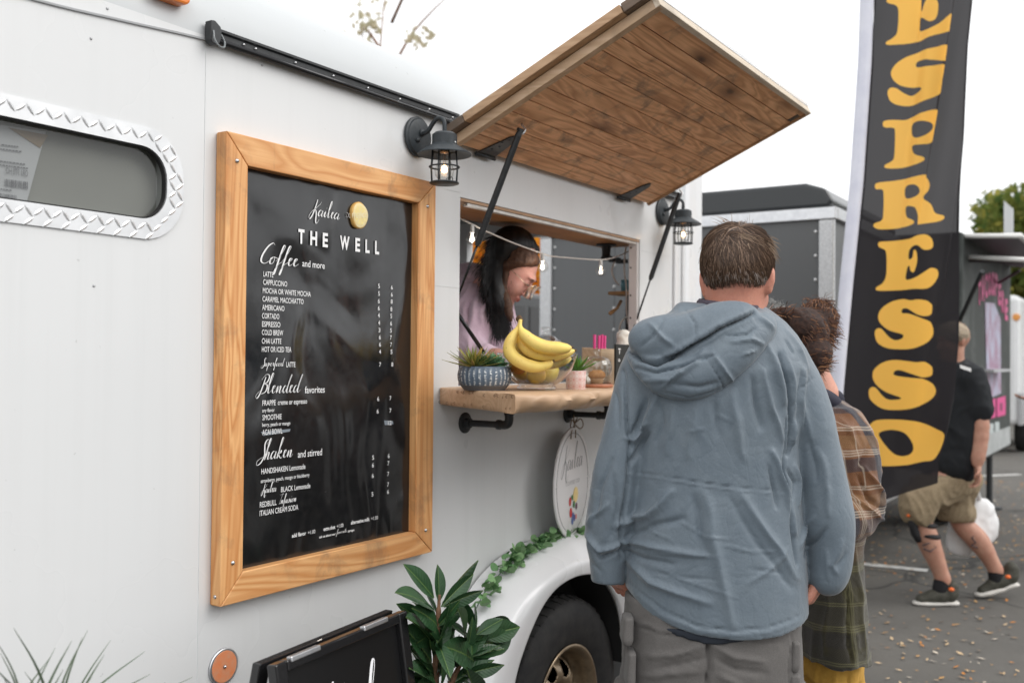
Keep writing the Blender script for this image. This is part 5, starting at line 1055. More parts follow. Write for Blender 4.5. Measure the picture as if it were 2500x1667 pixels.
# ------------------------------------------------------------------ blurred grass plant, bottom left
GP = empty('grass_plant', (.72, -.30, 0), 'thin bladed ornamental grass in a pot at the left in front of the wall', 'plant')
GM = leafmat('blade_green', (.05, .085, .045), (.10, .13, .085), rough=.6)
rg2 = random.Random(5)
def blade(tip, base, bend, w_):
    pts = catmull([base, base*.5+tip*.5+np.array(bend), tip], 8); K = len(pts); rows = []
    vd = (tip-base)/np.linalg.norm(tip-base); sd_ = np.cross(vd, F0); sd_ /= np.linalg.norm(sd_)
    for i, p in enumerate(pts): ww_ = w_*(1-(i/(K-1))**1.6)+.0002; rows.append([p-sd_*ww_, p+F0*-ww_*.4, p+sd_*ww_])
    q = MB(); q.grid(rows); q.build('blade', GM, GP, smooth=True, fix=False)
for (zx, zy) in ((110, 440), (720, 460), (910, 540), (1190, 635), (1235, 820), (455, 600), (405, 690), (590, 545), (675, 520), (855, 660), (0, 640), (25, 830), (1580, 845), (1360, 890), (-60, 500), (300, 900), (980, 900), (-120, 700), (200, 800), (520, 780), (760, 840)):
    y = -.32+rg2.uniform(-.05, .05); tip = at(.2976*zx, 1400+.2976*zy, 'y', y); base = at(95+rg2.uniform(-60, 70), 1930, 'y', -.32)
    blade(tip, base, (rg2.uniform(-.01, .01)+(.012 if zx < 300 else -.02), 0, .025), rg2.uniform(.0022, .0036))
q = MB(); q.lathe([(0, 0), (.12, 0), (.15, .55), (.14, .56), (.13, .53), (0, .53)], (.63, -.32, 0), 32); q.build('pot', bpy.data.materials['pot_grey'], GP, angle=40)

# ------------------------------------------------------------------ grey cargo trailer behind, parked in line
GPN = paint('charcoal_panel', (.105, .11, .114), .35, amt=.2, dirtc=(.2, .2, .2)); DRK = M('roof_black', (.02, .024, .027), .3, coat=.3)
GT = empty('cargo_trailer', (6.6, 1.0, 0), 'grey enclosed cargo trailer with silver corner posts parked behind the food trailer', 'trailer')
gx, gy0, gy1, gx1 = 6.42, -.0, 2.17, 8.3
q = MB(); q.box((gx+.03, gy0+.01, .5), (gx1, gy1-.01, 2.46)); q.build('body', GPN, GT)
for (a, b) in ((gy0+.095, 1.555), (1.558, gy1-.095)):
    q = MB(); q.box((gx+.018, a, .55), (gx+.029, b, 2.42)); q.build('panel', GPN, GT, bevel=.001)
CRN = noisy('silver_treadplate', (.45, .46, .47), (.66, .67, .68), 90, .4, .6, .004, metal=.55)
for y0_, y1_ in ((gy0-.012, gy0+.09), (gy1-.09, gy1+.012)):
    q = MB(); q.box((gx, y0_, .5), (gx+.035, y1_, 2.40)); q.build('corner_post', CRN, GT, bevel=.012)
SRV = M('stud_silver', (.6, .6, .6), .3, .8)
for yy in (gy0+.112, gy1-.112, 1.56):
    for k in range(12):
        q = MB(); q.lathe([(0, 0), (.009, .002), (.011, .006)], (0, 0, 0), 8, ax='x'); q.v = [(gx+.012+v[0], yy+v[1], .62+.155*k+v[2]) for v in q.v]; q.build('stud', SRV, GT)
q = MB(); q.box((gx-.006, gy0-.02, 2.40), (gx+.05, gy1+.02, 2.475)); q.box((gx+.0505, gy0-.025, 2.40), (gx1, gy0+.01, 2.475)); q.build('silver_trim', ALU, GT, bevel=.004); q = MB(); q.box((gx-.004, gy0-.015, .42), (gx1, gy0+.02, .53)); q.box((gx-.01, gy0+.021, .42), (gx+.04, gy1+.01, .52)); q.build('silver_skirt', ALU, GT, bevel=.004)
q = MB(); q.prism([(gy0+.02, 2.475), (gy0-.0, 2.52), (gy0+.05, 2.60), (gy0+.18, 2.645), (gy1-.18, 2.645), (gy1-.05, 2.60), (gy1, 2.52), (gy1-.02, 2.475)], lambda u, v, x: (x, u, v), gx+.01, gx1); q.build('roof', DRK, GT, bevel=.06, seg=4)
q = MB(); q.prism([(1.45, 2.49), (1.7, 2.49), (1.8, 2.6), (1.78, 2.63), (1.68, 2.62), (1.6, 2.53)], lambda u, v, x: (x, u, v), gx-.01, gx+.012); q.build('roof_strip', BLACK, GT)
wheel(7.3, .36, .22, .345, .19, GT, rimmat=BLACK, detail=False)
q = MB(); q.box((gx+.2, .2, .34), (gx1-.1, .32, .5)); q.box((gx+.2, 1.7, .34), (gx1-.1, 1.82, .5)); q.build('chassis', BLACK, GT)
# dark panel van farther back, seen through the open rear of the food trailer
DV = empty('panel_van', (10, 5.2, 0), 'dark grey panel van parked beyond the open rear of the food trailer', 'van')
q = MB(); q.prism([(0, .35), (0, 1.35), (.15, 1.45), (.5, 2.1), (.8, 2.2), (5, 2.2), (5.1, .9), (5.1, .35)], lambda u, v, y: (8.2+u, y, v), 4.0, 5.8); q.build('body', paint('van_grey', (.07, .073, .075), .3, amt=.2), DV, bevel=.05)
q = MB(); q.prism([(.32, 1.5), (.62, 2.05), (.9, 2.05), (.9, 1.5)], lambda u, v, y: (8.2+u, y, v), 3.99, 5.81); q.prism([(1.0, 1.5), (1.0, 2.05), (1.9, 2.05), (1.9, 1.5)], lambda u, v, y: (8.2+u, y, v), 3.99, 5.81); q.build('window', M('van_glass', (.02, .02, .02), .1), DV)
for x in (9.1, 12.3): wheel(x, .34, 3.97, .335, .19, DV, rimmat=ALU, detail=False)

# ------------------------------------------------------------------ feather banner
FO = np.array([5.2, -.30, 0.0]); FN = F0.copy()
def fp(px, py): p = atp(px, py, FO, FN); return np.array([(p-FO)@R0, p[2]])
FB_ = empty('feather_banner', tuple(FO+R0*.0), 'tall black feather banner with yellow letters ESPRESSO on a white pole', 'banner')
Z0, Z1 = .70, 4.35
Ls = [fp(*p) for p in ((2045, 1240), (2052, 1100), (2061, 944), (2083, 700), (2109, 446), (2129, 150), (2134, 0), (2140, -180))]; Rs = [fp(*p) for p in ((2285, 1174), (2325, 983), (2340, 830), (2346, 600), (2355, 400), (2370, 110), (2381, 0), (2380, -180))]
Lz, Lx = [p[1] for p in Ls], [p[0] for p in Ls]; Rz, Rx = [p[1] for p in Rs], [p[0] for p in Rs]
def f3(z2_, off=0.0): # z2 -> px
    return [(2000+.4464*x, .4464*y+off) for x, y in z2_]
def f4(z): return [(2000+.3826*x, 600+.3826*y) for x, y in z]
E1o = f3([(365, 5), (375, 25), (412, 40), (425, 75), (420, 180), (395, 215), (362, 235), (365, 250), (400, 252), (480, 245), (540, 232), (600, 205), (690, 187), (700, 150), (712, 92), (695, 95), (640, 140), (560, 170), (552, 140), (553, 108), (570, 95), (600, 120), (630, 108), (643, 60), (640, 10), (610, -25), (580, 10), (565, 60), (556, 50), (560, -70), (600, -90), (640, -60), (690, -50), (690, -120), (560, -140), (380, -130), (370, -110), (410, -85), (415, -20)])
S1o = f3([(680, 268), (620, 270), (570, 278), (530, 295), (470, 318), (415, 355), (388, 400), (400, 440), (440, 470), (500, 480), (540, 482), (545, 500), (510, 525), (460, 510), (420, 487), (385, 485), (370, 510), (385, 555), (430, 577), (500, 580), (560, 560), (632, 530), (645, 450), (662, 378), (600, 372), (535, 370), (533, 345), (560, 333), (610, 340), (668, 350)])
P_o = f3([(347, 690), (352, 665), (400, 658), (480, 655), (540, 628), (600, 618), (635, 635), (643, 670), (630, 720), (605, 760), (580, 798), (530, 800), (503, 803), (508, 850), (545, 870), (548, 890), (500, 910), (430, 920), (370, 920), (358, 905), (400, 880), (413, 850), (415, 720), (400, 700), (365, 700)])
P_h = f3([(510, 680), (550, 672), (585, 690), (590, 720), (560, 750), (510, 757)])
R_o = f3([(305, 1020), (320, 1000), (400, 990), (480, 978), (540, 967), (580, 972), (597, 1005), (590, 1045), (560, 1085), (600, 1120), (625, 1168), (675, 1180), (678, 1198), (640, 1215), (540, 1230), (525, 1228), (524, 1190), (510, 1145), (490, 1133), (468, 1135), (470, 1190), (500, 1210), (498, 1230), (440, 1248), (340, 1253), (303, 1240), (305, 1222), (345, 1205), (355, 1170), (355, 1060), (345, 1035), (315, 1035)])
R_h = f3([(472, 1022), (510, 1018), (530, 1050), (515, 1078), (470, 1088)])
E2o = f3([(330, 1345), (335, 1322), (400, 1318), (480, 1310), (520, 1292), (570, 1287), (605, 1310), (612, 1350), (590, 1368), (555, 1368), (525, 1345), (500, 1350), (482, 1375), (480, 1420), (498, 1410), (505, 1370), (518, 1380), (522, 1430), (505, 1490), (488, 1482), (483, 1455), (472, 1470), (466, 1530), (510, 1520), (560, 1490), (600, 1468), (635, 1475), (645, 1505), (620, 1550), (575, 1580), (500, 1582), (440, 1588), (330, 1588), (320, 1570), (350, 1550), (370, 1510), (374, 1420), (368, 1370), (345, 1355)])
S2o = f4([(710, 400), (705, 375), (670, 352), (610, 345), (570, 350), (525, 342), (460, 358), (405, 400), (385, 450), (400, 495), (450, 540), (520, 565), (520, 590), (480, 602), (445, 580), (405, 530), (375, 530), (365, 560), (380, 615), (430, 650), (500, 660), (580, 655), (660, 625), (715, 585), (728, 540), (700, 490), (640, 465), (560, 435), (520, 430), (522, 405), (550, 402), (600, 435), (650, 450), (700, 440)])
S3o = f4([(725, 795), (715, 765), (660, 740), (600, 742), (480, 728), (410, 745), (360, 790), (352, 840), (375, 890), (430, 935), (505, 965), (500, 978), (440, 980), (405, 955), (370, 907), (340, 905), (328, 935), (340, 985), (405, 1038), (500, 1045), (600, 1030), (700, 990), (743, 935), (725, 880), (660, 850), (560, 840), (475, 825), (475, 800), (505, 793), (580, 818), (650, 838), (715, 830)])
O_o = f4([(780, 1212), (735, 1165), (640, 1125), (500, 1107), (375, 1112), (330, 1145), (295, 1170), (278, 1280), (310, 1380), (360, 1398), (430, 1403), (560, 1395), (650, 1375), (725, 1350)]); O_h = f4([(382, 1205), (410, 1180), (470, 1172), (540, 1195), (590, 1260), (592, 1310), (545, 1338), (480, 1330), (425, 1280)])
nU, nZ = 110, 620; zz = np.linspace(Z0, Z1, nZ+1)
lx = np.interp(zz, Lz, Lx); rx = np.interp(zz, Rz, Rx); top = np.clip((zz-3.75)/(Z1-3.75), 0, 1); lx = lx+(rx-lx)*(top**2.2)*.9
uu = np.linspace(0, 1, nU+1); X = lx[:, None]+(rx-lx)[:, None]*uu; bot = .165*(1-uu)-.03; Zg = zz[:, None]+np.zeros_like(X)
bl_ = np.clip((1.15-Zg)/.45, 0, 1); Zg = Zg+bl_*(.175*(uu[None, :]))*1.0
pts = np.stack([X.ravel(), Zg.ravel()], 1)
def inside(poly, P):
    poly = np.array([fp(*p) for p in poly]); poly = np.array([q_ for q_ in catmull([(a, b, 0) for a, b in poly], 5, True)])[:, :2]
    c = np.zeros(len(P), bool); d = np.full(len(P), 9.0); j = poly[-1]
    lo, hi = poly.min(0)-.03, poly.max(0)+.03; m = ((P > lo) & (P < hi)).all(1); S = P[m]; cc = np.zeros(len(S), bool); dd = np.full(len(S), 9.0)
    for i in poly:
        with np.errstate(divide='ignore', invalid='ignore'):
            xs_ = (j[0]-i[0])*(S[:, 1]-i[1])/(j[1]-i[1])+i[0]
        cc ^= ((i[1] > S[:, 1]) != (j[1] > S[:, 1])) & (S[:, 0] < xs_)
        e = i-j; t_ = np.clip(((S-j)@e)/(e@e+1e-12), 0, 1); dd = np.minimum(dd, np.linalg.norm(S-(j+t_[:, None]*e), axis=1)); j = i
    c[m] = cc; d[m] = dd; return np.where(c, d, -d)
sdv = np.full(len(pts), -9.0)
for o_, h_ in ((E1o, None), (S1o, None), (P_o, P_h), (R_o, R_h), (E2o, None), (S2o, None), (S3o, None), (O_o, O_h)):
    s_ = inside(o_, pts)
    if h_: s_ = np.minimum(s_, -inside(h_, pts))
    sdv = np.maximum(sdv, s_)
U_ = np.tile(uu, nZ+1); Zf = Zg.ravel(); Yd = .02*np.sin(U_*5+Zf*.8)+.012*np.sin(U_*11-Zf*1.3+1)
def fold(pa, pb, amp, w_):
    a, b = fp(*pa), fp(*pb); tt = np.clip((Zf-a[1])/(b[1]-a[1]), -.3, 1.3); xc = a[0]+(b[0]-a[0])*tt; fade = np.clip(1.25-np.abs(tt-.5)*1.6, 0, 1); d = pts[:, 0]-xc
    return fade*amp*(np.tanh(d/w_)*np.exp(-(d/(w_*5))**2))
Yd += fold((2328, 0), (2250, 460), .05, .010)+fold((2255, 100), (2205, 520), -.018, .012)+fold((2352, 380), (2312, 680), .03, .010)+fold((2250, 0), (2240, 110), .02, .012)+fold((2140, 0), (2128, 120), .02, .008)+fold((2330, 950), (2290, 1150), .02, .012)+fold((2300, 620), (2230, 1100), .012, .02)
ed_ = np.minimum(U_, 1-U_); W3 = FO+pts[:, :1]*R0+(pts[:, 1:2])*U0+Yd[:, None]*F0
I_ = np.arange((nZ+1)*(nU+1)).reshape(nZ+1, nU+1); Qd = np.stack([I_[:-1, :-1].ravel(), I_[:-1, 1:].ravel(), I_[1:, 1:].ravel(), I_[1:, :-1].ravel()], 1)
me = np_mesh('banner_cloth', W3, Qd); at_ = me.attributes.new('print', 'FLOAT', 'POINT'); at_.data.foreach_set('value', sdv.astype(np.float32)); a2_ = me.attributes.new('hem', 'FLOAT', 'POINT'); a2_.data.foreach_set('value', ed_.astype(np.float32))
FM = bpy.data.materials.new('banner_fabric'); FM.use_nodes = True; t = NT(FM)
pr_ = t.n('ShaderNodeAttribute', attribute_name='print'); hm = t.n('ShaderNodeAttribute', attribute_name='hem'); f = t.gray(pr_.outputs['Fac'], .4985, .5015); mp = t.n('ShaderNodeMapRange'); mp.inputs['From Min'].default_value = -.0008; mp.inputs['From Max'].default_value = .0008; t.l(pr_.outputs['Fac'], mp.inputs['Value'])
col = t.mix(mp.outputs[0], (.012, .010, .012), (1.0, .53, .07)); df = t.n('ShaderNodeBsdfPrincipled'); t.l(col, df.inputs['Base Color']); df.inputs['Roughness'].default_value = .6; df.inputs['Specular IOR Level'].default_value = .15
tl = t.n('ShaderNodeBsdfTranslucent'); t.l(t.mix(mp.outputs[0], (.10, .095, .10), (1, .62, .18)), tl.inputs[0]); tp_ = t.n('ShaderNodeBsdfTransparent'); t.l(t.mix(mp.outputs[0], (.9, .9, .9), (1, .85, .6)), tp_.inputs[0])
m1_ = t.n('ShaderNodeMixShader'); m1_.inputs[0].default_value = .35; t.l(t.math('ADD', .15, t.math('MULTIPLY', mp.outputs[0], .35)), m1_.inputs[0]); t.l(df.outputs[0], m1_.inputs[1]); t.l(tl.outputs[0], m1_.inputs[2])
m2_ = t.n('ShaderNodeMixShader'); hemf = t.gray(hm.outputs['Fac'], .018, .022, 0, 1); lw = t.n('ShaderNodeLayerWeight'); lw.inputs[0].default_value = .5
t.l(t.math('MULTIPLY', t.math('MULTIPLY', hemf, t.gray(lw.outputs['Facing'], .35, .85, 1, .1)), t.math('SUBTRACT', .05, t.math('MULTIPLY', mp.outputs[0], .03))), m2_.inputs[0]); t.l(m1_.outputs[0], m2_.inputs[1]); t.l(tp_.outputs[0], m2_.inputs[2]); t.l(m2_.outputs[0], t.out.inputs[0])
put('fabric', me, FM, FB_)
# pole sleeve and pole, base plate
ctr = [(lx_-.034, z_) for lx_, z_ in zip(lx[::12], zz[::12])]
q = MB(); P3 = [FO+R0*x_+U0*z_+F0*.01 for x_, z_ in ctr]; q.tube(P3, [.034]*len(P3), 14); q.build('pole_sleeve', noisy('sleeve_cloth', (.66, .67, .74), (.58, .59, .68), 9, .8, .3, .01), FB_, smooth=True)
bx_ = ctr[0][0]-.03; q = MB(); q.tube([FO+R0*bx_+U0*.02+F0*.01, P3[0], P3[4]], .013, 12); q.build('pole', ALU, FB_, smooth=True)
bcn = FO+R0*(bx_+.0); 
q = MB(); q.lathe([(0, .0), (.215, .0), (.222, .008), (.222, .03), (.212, .045), (.05, .055), (.03, .07), (.025, .12), (0, .12)], (bcn[0], bcn[1], 0), 48); q.build('base', noisy('rusty_base', (.20, .13, .10), (.13, .10, .09), 18, .8, .4, .004), FB_, angle=35)

# ------------------------------------------------------------------ dark food trailer with pink lettering, further along
PT = empty('dark_food_trailer', (10, .5, 0), 'dark food trailer with pink letters and a white edged awning beyond the banner', 'food trailer')
py_ = -.45; xe = at(2467, 1085, 'y', py_)[0]; xb = 8.5
q = MB(); q.box((xb, py_, .62), (xe, 1.6, 2.52)); q.build('body', noisy('dark_wrap', (.025, .031, .028), (.09, .10, .095), 3.5, .65, 0, .001, lo=.5, hi=.75), PT, bevel=.02)
q = MB(); a, b, c, d = [at(x, y, 'y', py_-.004) for x, y in ((2340, 1085), (2466, 1040), (2467, 1083), (2340, 1150))]; q.add([a, b, c, d], [(0, 1, 2, 3)]); q.build('skirt', noisy('skirt_grey', (.42, .44, .44), (.3, .32, .32), 8, .5), PT)
wa, wb = at(2330, 577, 'x', xb+.1), at(2490, 575, 'x', xb+.1); e3 = np.array([2.9, 0, 0])
q = MB(); q.add([wa, wb, wb+e3, wa+e3], [(0, 1, 2, 3)]); q.build('awning', M('awning_dark', (.06, .06, .062), .5), PT, solid=.02)
q = MB(); q.tube([wa, wb, wb+e3], .022, 8); q.build('awning_edge', PLASTIC_W, PT, smooth=True)
ta, tb_ = at(2352, 627, 'x', xb+.3), at(2515, 635, 'x', xb+.3); q = MB(); q.tube([ta, tb_], .020, 8); q.build('light_tube', PLASTIC_W, PT, smooth=True)
q = MB(); q.add([at(2340, 640, 'x', xb+.35), at(2440, 642, 'x', xb+.35), at(2500, 655, 'x', xb+.35), at(2500, 640, 'x', xb+.35), at(2340, 632, 'x', xb+.35)], [(0, 1, 2, 3, 4)]); q.build('underside_shade', M('underside_shade_dark', (.07, .055, .06), .6), PT, solid=.01)  # dark sheet standing in for the shade under the awning
q = MB(); q.tube([at(2335, 800, 'y', py_-.02), at(2398, 662, 'y', -.75)], .016, 6); q.build('strut', BLACK, PT); q = MB(); q.tube([at(2440, 690, 'y', py_-.02), at(2490, 660, 'y', -.7)], .014, 6); q.build('strut', BLACK, PT)
PNK = M('pink_print', (.62, .10, .26), .5); PK2 = M('magenta_print', (.62, .06, .24), .5); LAV = noisy('lavender_print', (.42, .44, .56), (.30, .14, .22), 6, .5, 0, .001)
def pp2(px, py, w=.006): return at(px, py, 'y', py_-w)
for k, ch in enumerate('TACOSPERE'):
    px = 2388+k*8.2; yb = 748-32*math.sin(PI*(k+.8)/9.2)+(16 if k > 5 else 0)+max(0, k-6)*9; A_p, B_p = pp2(px, yb), pp2(px+7.0, yb); B_p[2] = A_p[2]; text_part(ch, A_p, B_p, .20, 0, PNK, PT, bold=.05)
q = MB(); q.add([pp2(2405, 738), pp2(2428, 740), pp2(2443, 780), pp2(2444, 960), pp2(2410, 975)], [(0, 1, 2, 3, 4)]); q.build('picture', LAV, PT)
for (x0, y0, x1, y1) in ((2410, 978, 2431, 1022), (2434, 972, 2455, 1016)):
    q = MB(); q.add([pp2(x0, y0, .007), pp2(x1, y0-6, .007), pp2(x1, y1-4, .007), pp2(x0, y1+2, .007)], [(0, 1, 2, 3)]); q.build('letter_block', PK2, PT)
    q = MB(); xm, ym = (x0+x1)/2, (y0+y1)/2; q.add([pp2(xm-3, ym-10, .008), pp2(xm+3, ym-11, .008), pp2(xm+3, ym+8, .008), pp2(xm-3, ym+9, .008)], [(0, 1, 2, 3)]); q.build('letter_counter', M('ltr_dark', (.2, .03, .09), .5), PT)
for (x0, y0, x1, y1) in ((2409, 1036, 2413, 1062), (2416, 1034, 2426, 1058), (2429, 1030, 2440, 1054)):
    q = MB(); q.add([pp2(x0, y0), pp2(x1, y0-1), pp2(x1, y1-2), pp2(x0, y1)], [(0, 1, 2, 3)]); q.build('letter_block', M('grey_print', (.45, .5, .5), .5), PT)
q = MB(); ca_, cb_ = at(2395, 905, 'y', py_-.02), at(2440, 903, 'y', py_-.02); q.box((ca_[0], py_-.12, ca_[2]-.012), (cb_[0], py_, ca_[2]+.012)); q.build('counter', ALU, PT)
q = MB(); jf = at(2452, 1143, 'z', 0); jx = 11.2; q.tube([(jx, -.3, .62), (jx, -.3, .05)], .03, 8); q.lathe([(0, 0), (.12, 0), (.12, .02), (.03, .05)], (jx, -.3, 0), 12); q.build('jack', BLACK, PT)
wheel(9.9, .36, py_+.3, .345, .19, PT, rimmat=BLACK, detail=False)
# white sign board on its roof
q = MB(); w4 = [at(x, y, 'x', xb+.6) for x, y in ((2451, 572), (2451, 490), (2474, 510), (2474, 572))]; q.add(w4, [(0, 1, 2, 3)]); tag(q.build('upright_board', M('dull_white', (.6, .62, .62), .5), solid=.02), 'plain white upright board standing on the awning of the dark food trailer', 'board')
# white box trailer beyond
BX = empty('white_trailer', (19.5, .6, 0), 'white box trailer at the right edge beyond the dark food trailer', 'trailer')
c_ = at(2464, 720, 'x', 17.5); q = MB(); x0_ = 17.5; yA = at(2464, 900, 'x', x0_)[1]; yB = at(2489, 900, 'x', x0_)[1]
q.box((x0_, yB-.0, .5), (x0_+4, yA+1.2, 2.55)); q.build('body', W_WHITE, BX, bevel=.08); q = MB(); q.box((x0_-.02, yB-.03, .5), (x0_+4, yB+.02, 1.0)); q.build('lower_panel', ALU, BX); 
for x in (x0_+1.2, x0_+2.9): wheel(x, .36, yB-.03, .345, .19, BX, rimmat=ALU, detail=False)
q = MB(); q.lathe([(0, -.01), (.05, -.008), (.06, 0)], (0, 0, 0), 12, ax='x'); q.v = [(x0_+v[0]-.004, yA-.1+v[1], 2.2+v[2]) for v in q.v]; q.build('marker_lamp', bpy.data.materials['amber_dim'], BX)

# ------------------------------------------------------------------ trees
def tree(name, pos, h, cr, n, cols, label, cat='tree', group=None, leaf=.09, trunk_r=.14, seed=0, dens=1, lo=.3, limbs=9):
    r = np.random.RandomState(seed); T = empty(name, pos, label, cat, group); px, py, pz_ = pos
    q = MB(); rr = random.Random(seed); tips = []
    q.tube(catmull([(px, py, 0), (px+rr.uniform(-.1, .1), py, h*.25), (px+rr.uniform(-.2, .2), py+rr.uniform(-.2, .2), h*.55), (px+rr.uniform(-.3, .3), py, h*.85)], 5), [trunk_r*(1-.8*i/15) for i in range(16)], 9)
    for k in range(limbs):
        z_ = h*(lo+.5*rr.random()); a = rr.uniform(0, 2*PI); L_ = cr*rr.uniform(.6, 1.05); e = (px+L_*math.cos(a), py+L_*math.sin(a), z_+h*rr.uniform(.08, .32)); m_ = (px+L_*.45*math.cos(a+.3), py+L_*.45*math.sin(a+.3), z_+h*.1)
        q.tube(catmull([(px, py, z_), m_, e], 4), [trunk_r*.4*(1-.8*i/8) for i in range(9)], 6); tips += [np.array(e), np.array(m_), (np.array(e)+np.array(m_))/2]
    q.build('trunk', BRK, T, smooth=True)
    cl = []
    for k in range(int(26*dens)):
        c = tips[r.randint(len(tips))]+r.normal(0, cr*.18, 3); c[2] = max(c[2], h*lo); cl.append((c, cr*r.uniform(.12, .34)))
    N = n; ci = r.randint(len(cl), size=N); cc = np.array([cl[i][0] for i in ci]); cr_ = np.array([cl[i][1] for i in ci]); dv = r.normal(size=(N, 3)); dv /= np.linalg.norm(dv, axis=1)[:, None]; P = cc+dv*(cr_*r.rand(N)**.45)[:, None]*[1, 1, .8]
    A = r.normal(size=(N, 3)); A /= np.linalg.norm(A, axis=1)[:, None]; B = np.cross(A, r.normal(size=(N, 3))); B /= np.linalg.norm(B, axis=1)[:, None]; s = leaf*r.uniform(.6, 1.3, N)[:, None]
    vs = np.stack([P-A*s, P+B*s*.5, P+A*s, P-B*s*.5], 1).reshape(-1, 3); me = np_mesh('crown', vs, np.arange(4*N).reshape(-1, 4), False)
    me.polygons.foreach_set('material_index', r.randint(len(cols), size=N).astype(np.int32)); put('crown', me, [leaf_tr(c) for c in cols], T); return T
_lt = {}
def leaf_tr(c):
    if c in _lt: return _lt[c]
    m = bpy.data.materials.new('tree_leaf'); m.use_nodes = True; t = m.node_tree; t.nodes.clear(); o = t.nodes.new('ShaderNodeOutputMaterial'); d = t.nodes.new('ShaderNodeBsdfDiffuse'); l = t.nodes.new('ShaderNodeBsdfTranslucent'); mx = t.nodes.new('ShaderNodeMixShader'); mx.inputs[0].default_value = .45
    d.inputs[0].default_value = (*c, 1); l.inputs[0].default_value = (*[min(1, x*1.4) for x in c], 1); t.links.new(d.outputs[0], mx.inputs[1]); t.links.new(l.outputs[0], mx.inputs[2]); t.links.new(mx.outputs[0], o.inputs[0]); _lt[c] = m; return m
YEL = [(.85, .42, .05), (.9, .52, .08), (.7, .33, .05), (.8, .6, .2)]; OLV = [(.22, .24, .06), (.36, .33, .08), (.15, .18, .05)]; GRN = [(.09, .14, .04), (.15, .19, .05), (.22, .23, .07)]
tree('yellow_tree', (15.5, 9.6, 0), 6.0, 3.0, 6500, YEL, 'golden autumn tree beyond the trailer seen left through the window', group=None, leaf=.13, seed=3, lo=.18, limbs=12)
tree('yellow_tree', (19.5, 9.0, 0), 5.2, 2.2, 4500, YEL, 'golden autumn tree seen behind the barista through the open rear', leaf=.13, seed=8, lo=.25)
tree('thin_tree', (8.5, 5.4, 0), 5.35, 1.2, 520, [(.45, .42, .30), (.5, .45, .33)], 'tall thin tree whose sparse leaves show above the trailer roof', leaf=.055, seed=5, trunk_r=.05, dens=.5, lo=.5, limbs=8)  # leaf colours are paled to stand in for the glow of the bright sky
tree('green_tree', (34, 1.0, 0), 7.4, 3.6, 22000, GRN+OLV, 'dense olive green tree behind the white trailer at the right edge', leaf=.17, seed=12, lo=.22, limbs=14, dens=1.6)
tree('green_tree', (37, 4.6, 0), 4.6, 3.0, 9000, OLV+[(.45, .3, .05)], 'yellowing bushy tree just right of the banner top', leaf=.16, seed=14, lo=.2)
tree('green_tree', (30, -3.5, 0), 7.2, 3.4, 15000, GRN, 'dark green tree cut by the right edge of the picture', leaf=.17, seed=17, lo=.2, limbs=12)
for k, (x, y, h) in enumerate(((46, 22, 6), (52, 14, 5), (60, 6, 6), (58, -6, 6), (40, 30, 6.5), (30, 36, 6), (14, 38, 6), (-2, 40, 6.5))):
    tree('distant_tree', (x, y, 0), h, 3.6, 3500, OLV+GRN if k % 2 else YEL+OLV, 'broad autumn tree in the row beyond the parking area', group='trees beyond the parking area', leaf=.24, seed=30+k, lo=.15)
for o in bpy.data.objects:
    if o.name.startswith('distant_tree'): o['label'] = 'broad autumn tree in the row beyond the parking area'
# fallen leaves
rl_ = np.random.RandomState(4); N = 10000; X_ = rl_.uniform(3.2, 14, N); Y_ = rl_.uniform(-5, .6, N)
c_n = vnoise(np.stack([X_*.9, Y_*.9, 0*X_], 1), 9); kp = rl_.rand(N) < np.clip(.38+.9*c_n+.05*(-Y_), .12, 1); X_, Y_ = X_[kp], Y_[kp]; N = len(X_)
A = rl_.uniform(0, 2*PI, N); S_ = rl_.uniform(.008, .025, N); vs = []
ax_ = np.stack([np.cos(A), np.sin(A), rl_.uniform(-.25, .25, N)], 1); bx = np.stack([-np.sin(A), np.cos(A), rl_.uniform(-.3, .3, N)], 1); c3 = np.stack([X_, Y_, np.full(N, .010)], 1)
vs = np.stack([c3-ax_*S_[:, None], c3+bx*S_[:, None]*.42, c3+ax_*S_[:, None], c3-bx*S_[:, None]*.42], 1).reshape(-1, 3); vs[:, 2] = np.maximum(vs[:, 2], .003)
me = np_mesh('fallen_leaves', vs, np.arange(4*N).reshape(-1, 4), False); me.polygons.foreach_set('material_index', rl_.choice(4, N, p=[.35, .3, .2, .15]).astype(np.int32))
tag(put('fallen_leaves', me, [M('fl1', (.42, .24, .09), .8), M('fl2', (.55, .40, .24), .8), M('fl3', (.5, .2, .04), .8), M('fl4', (.6, .52, .42), .8)]), kind='stuff')
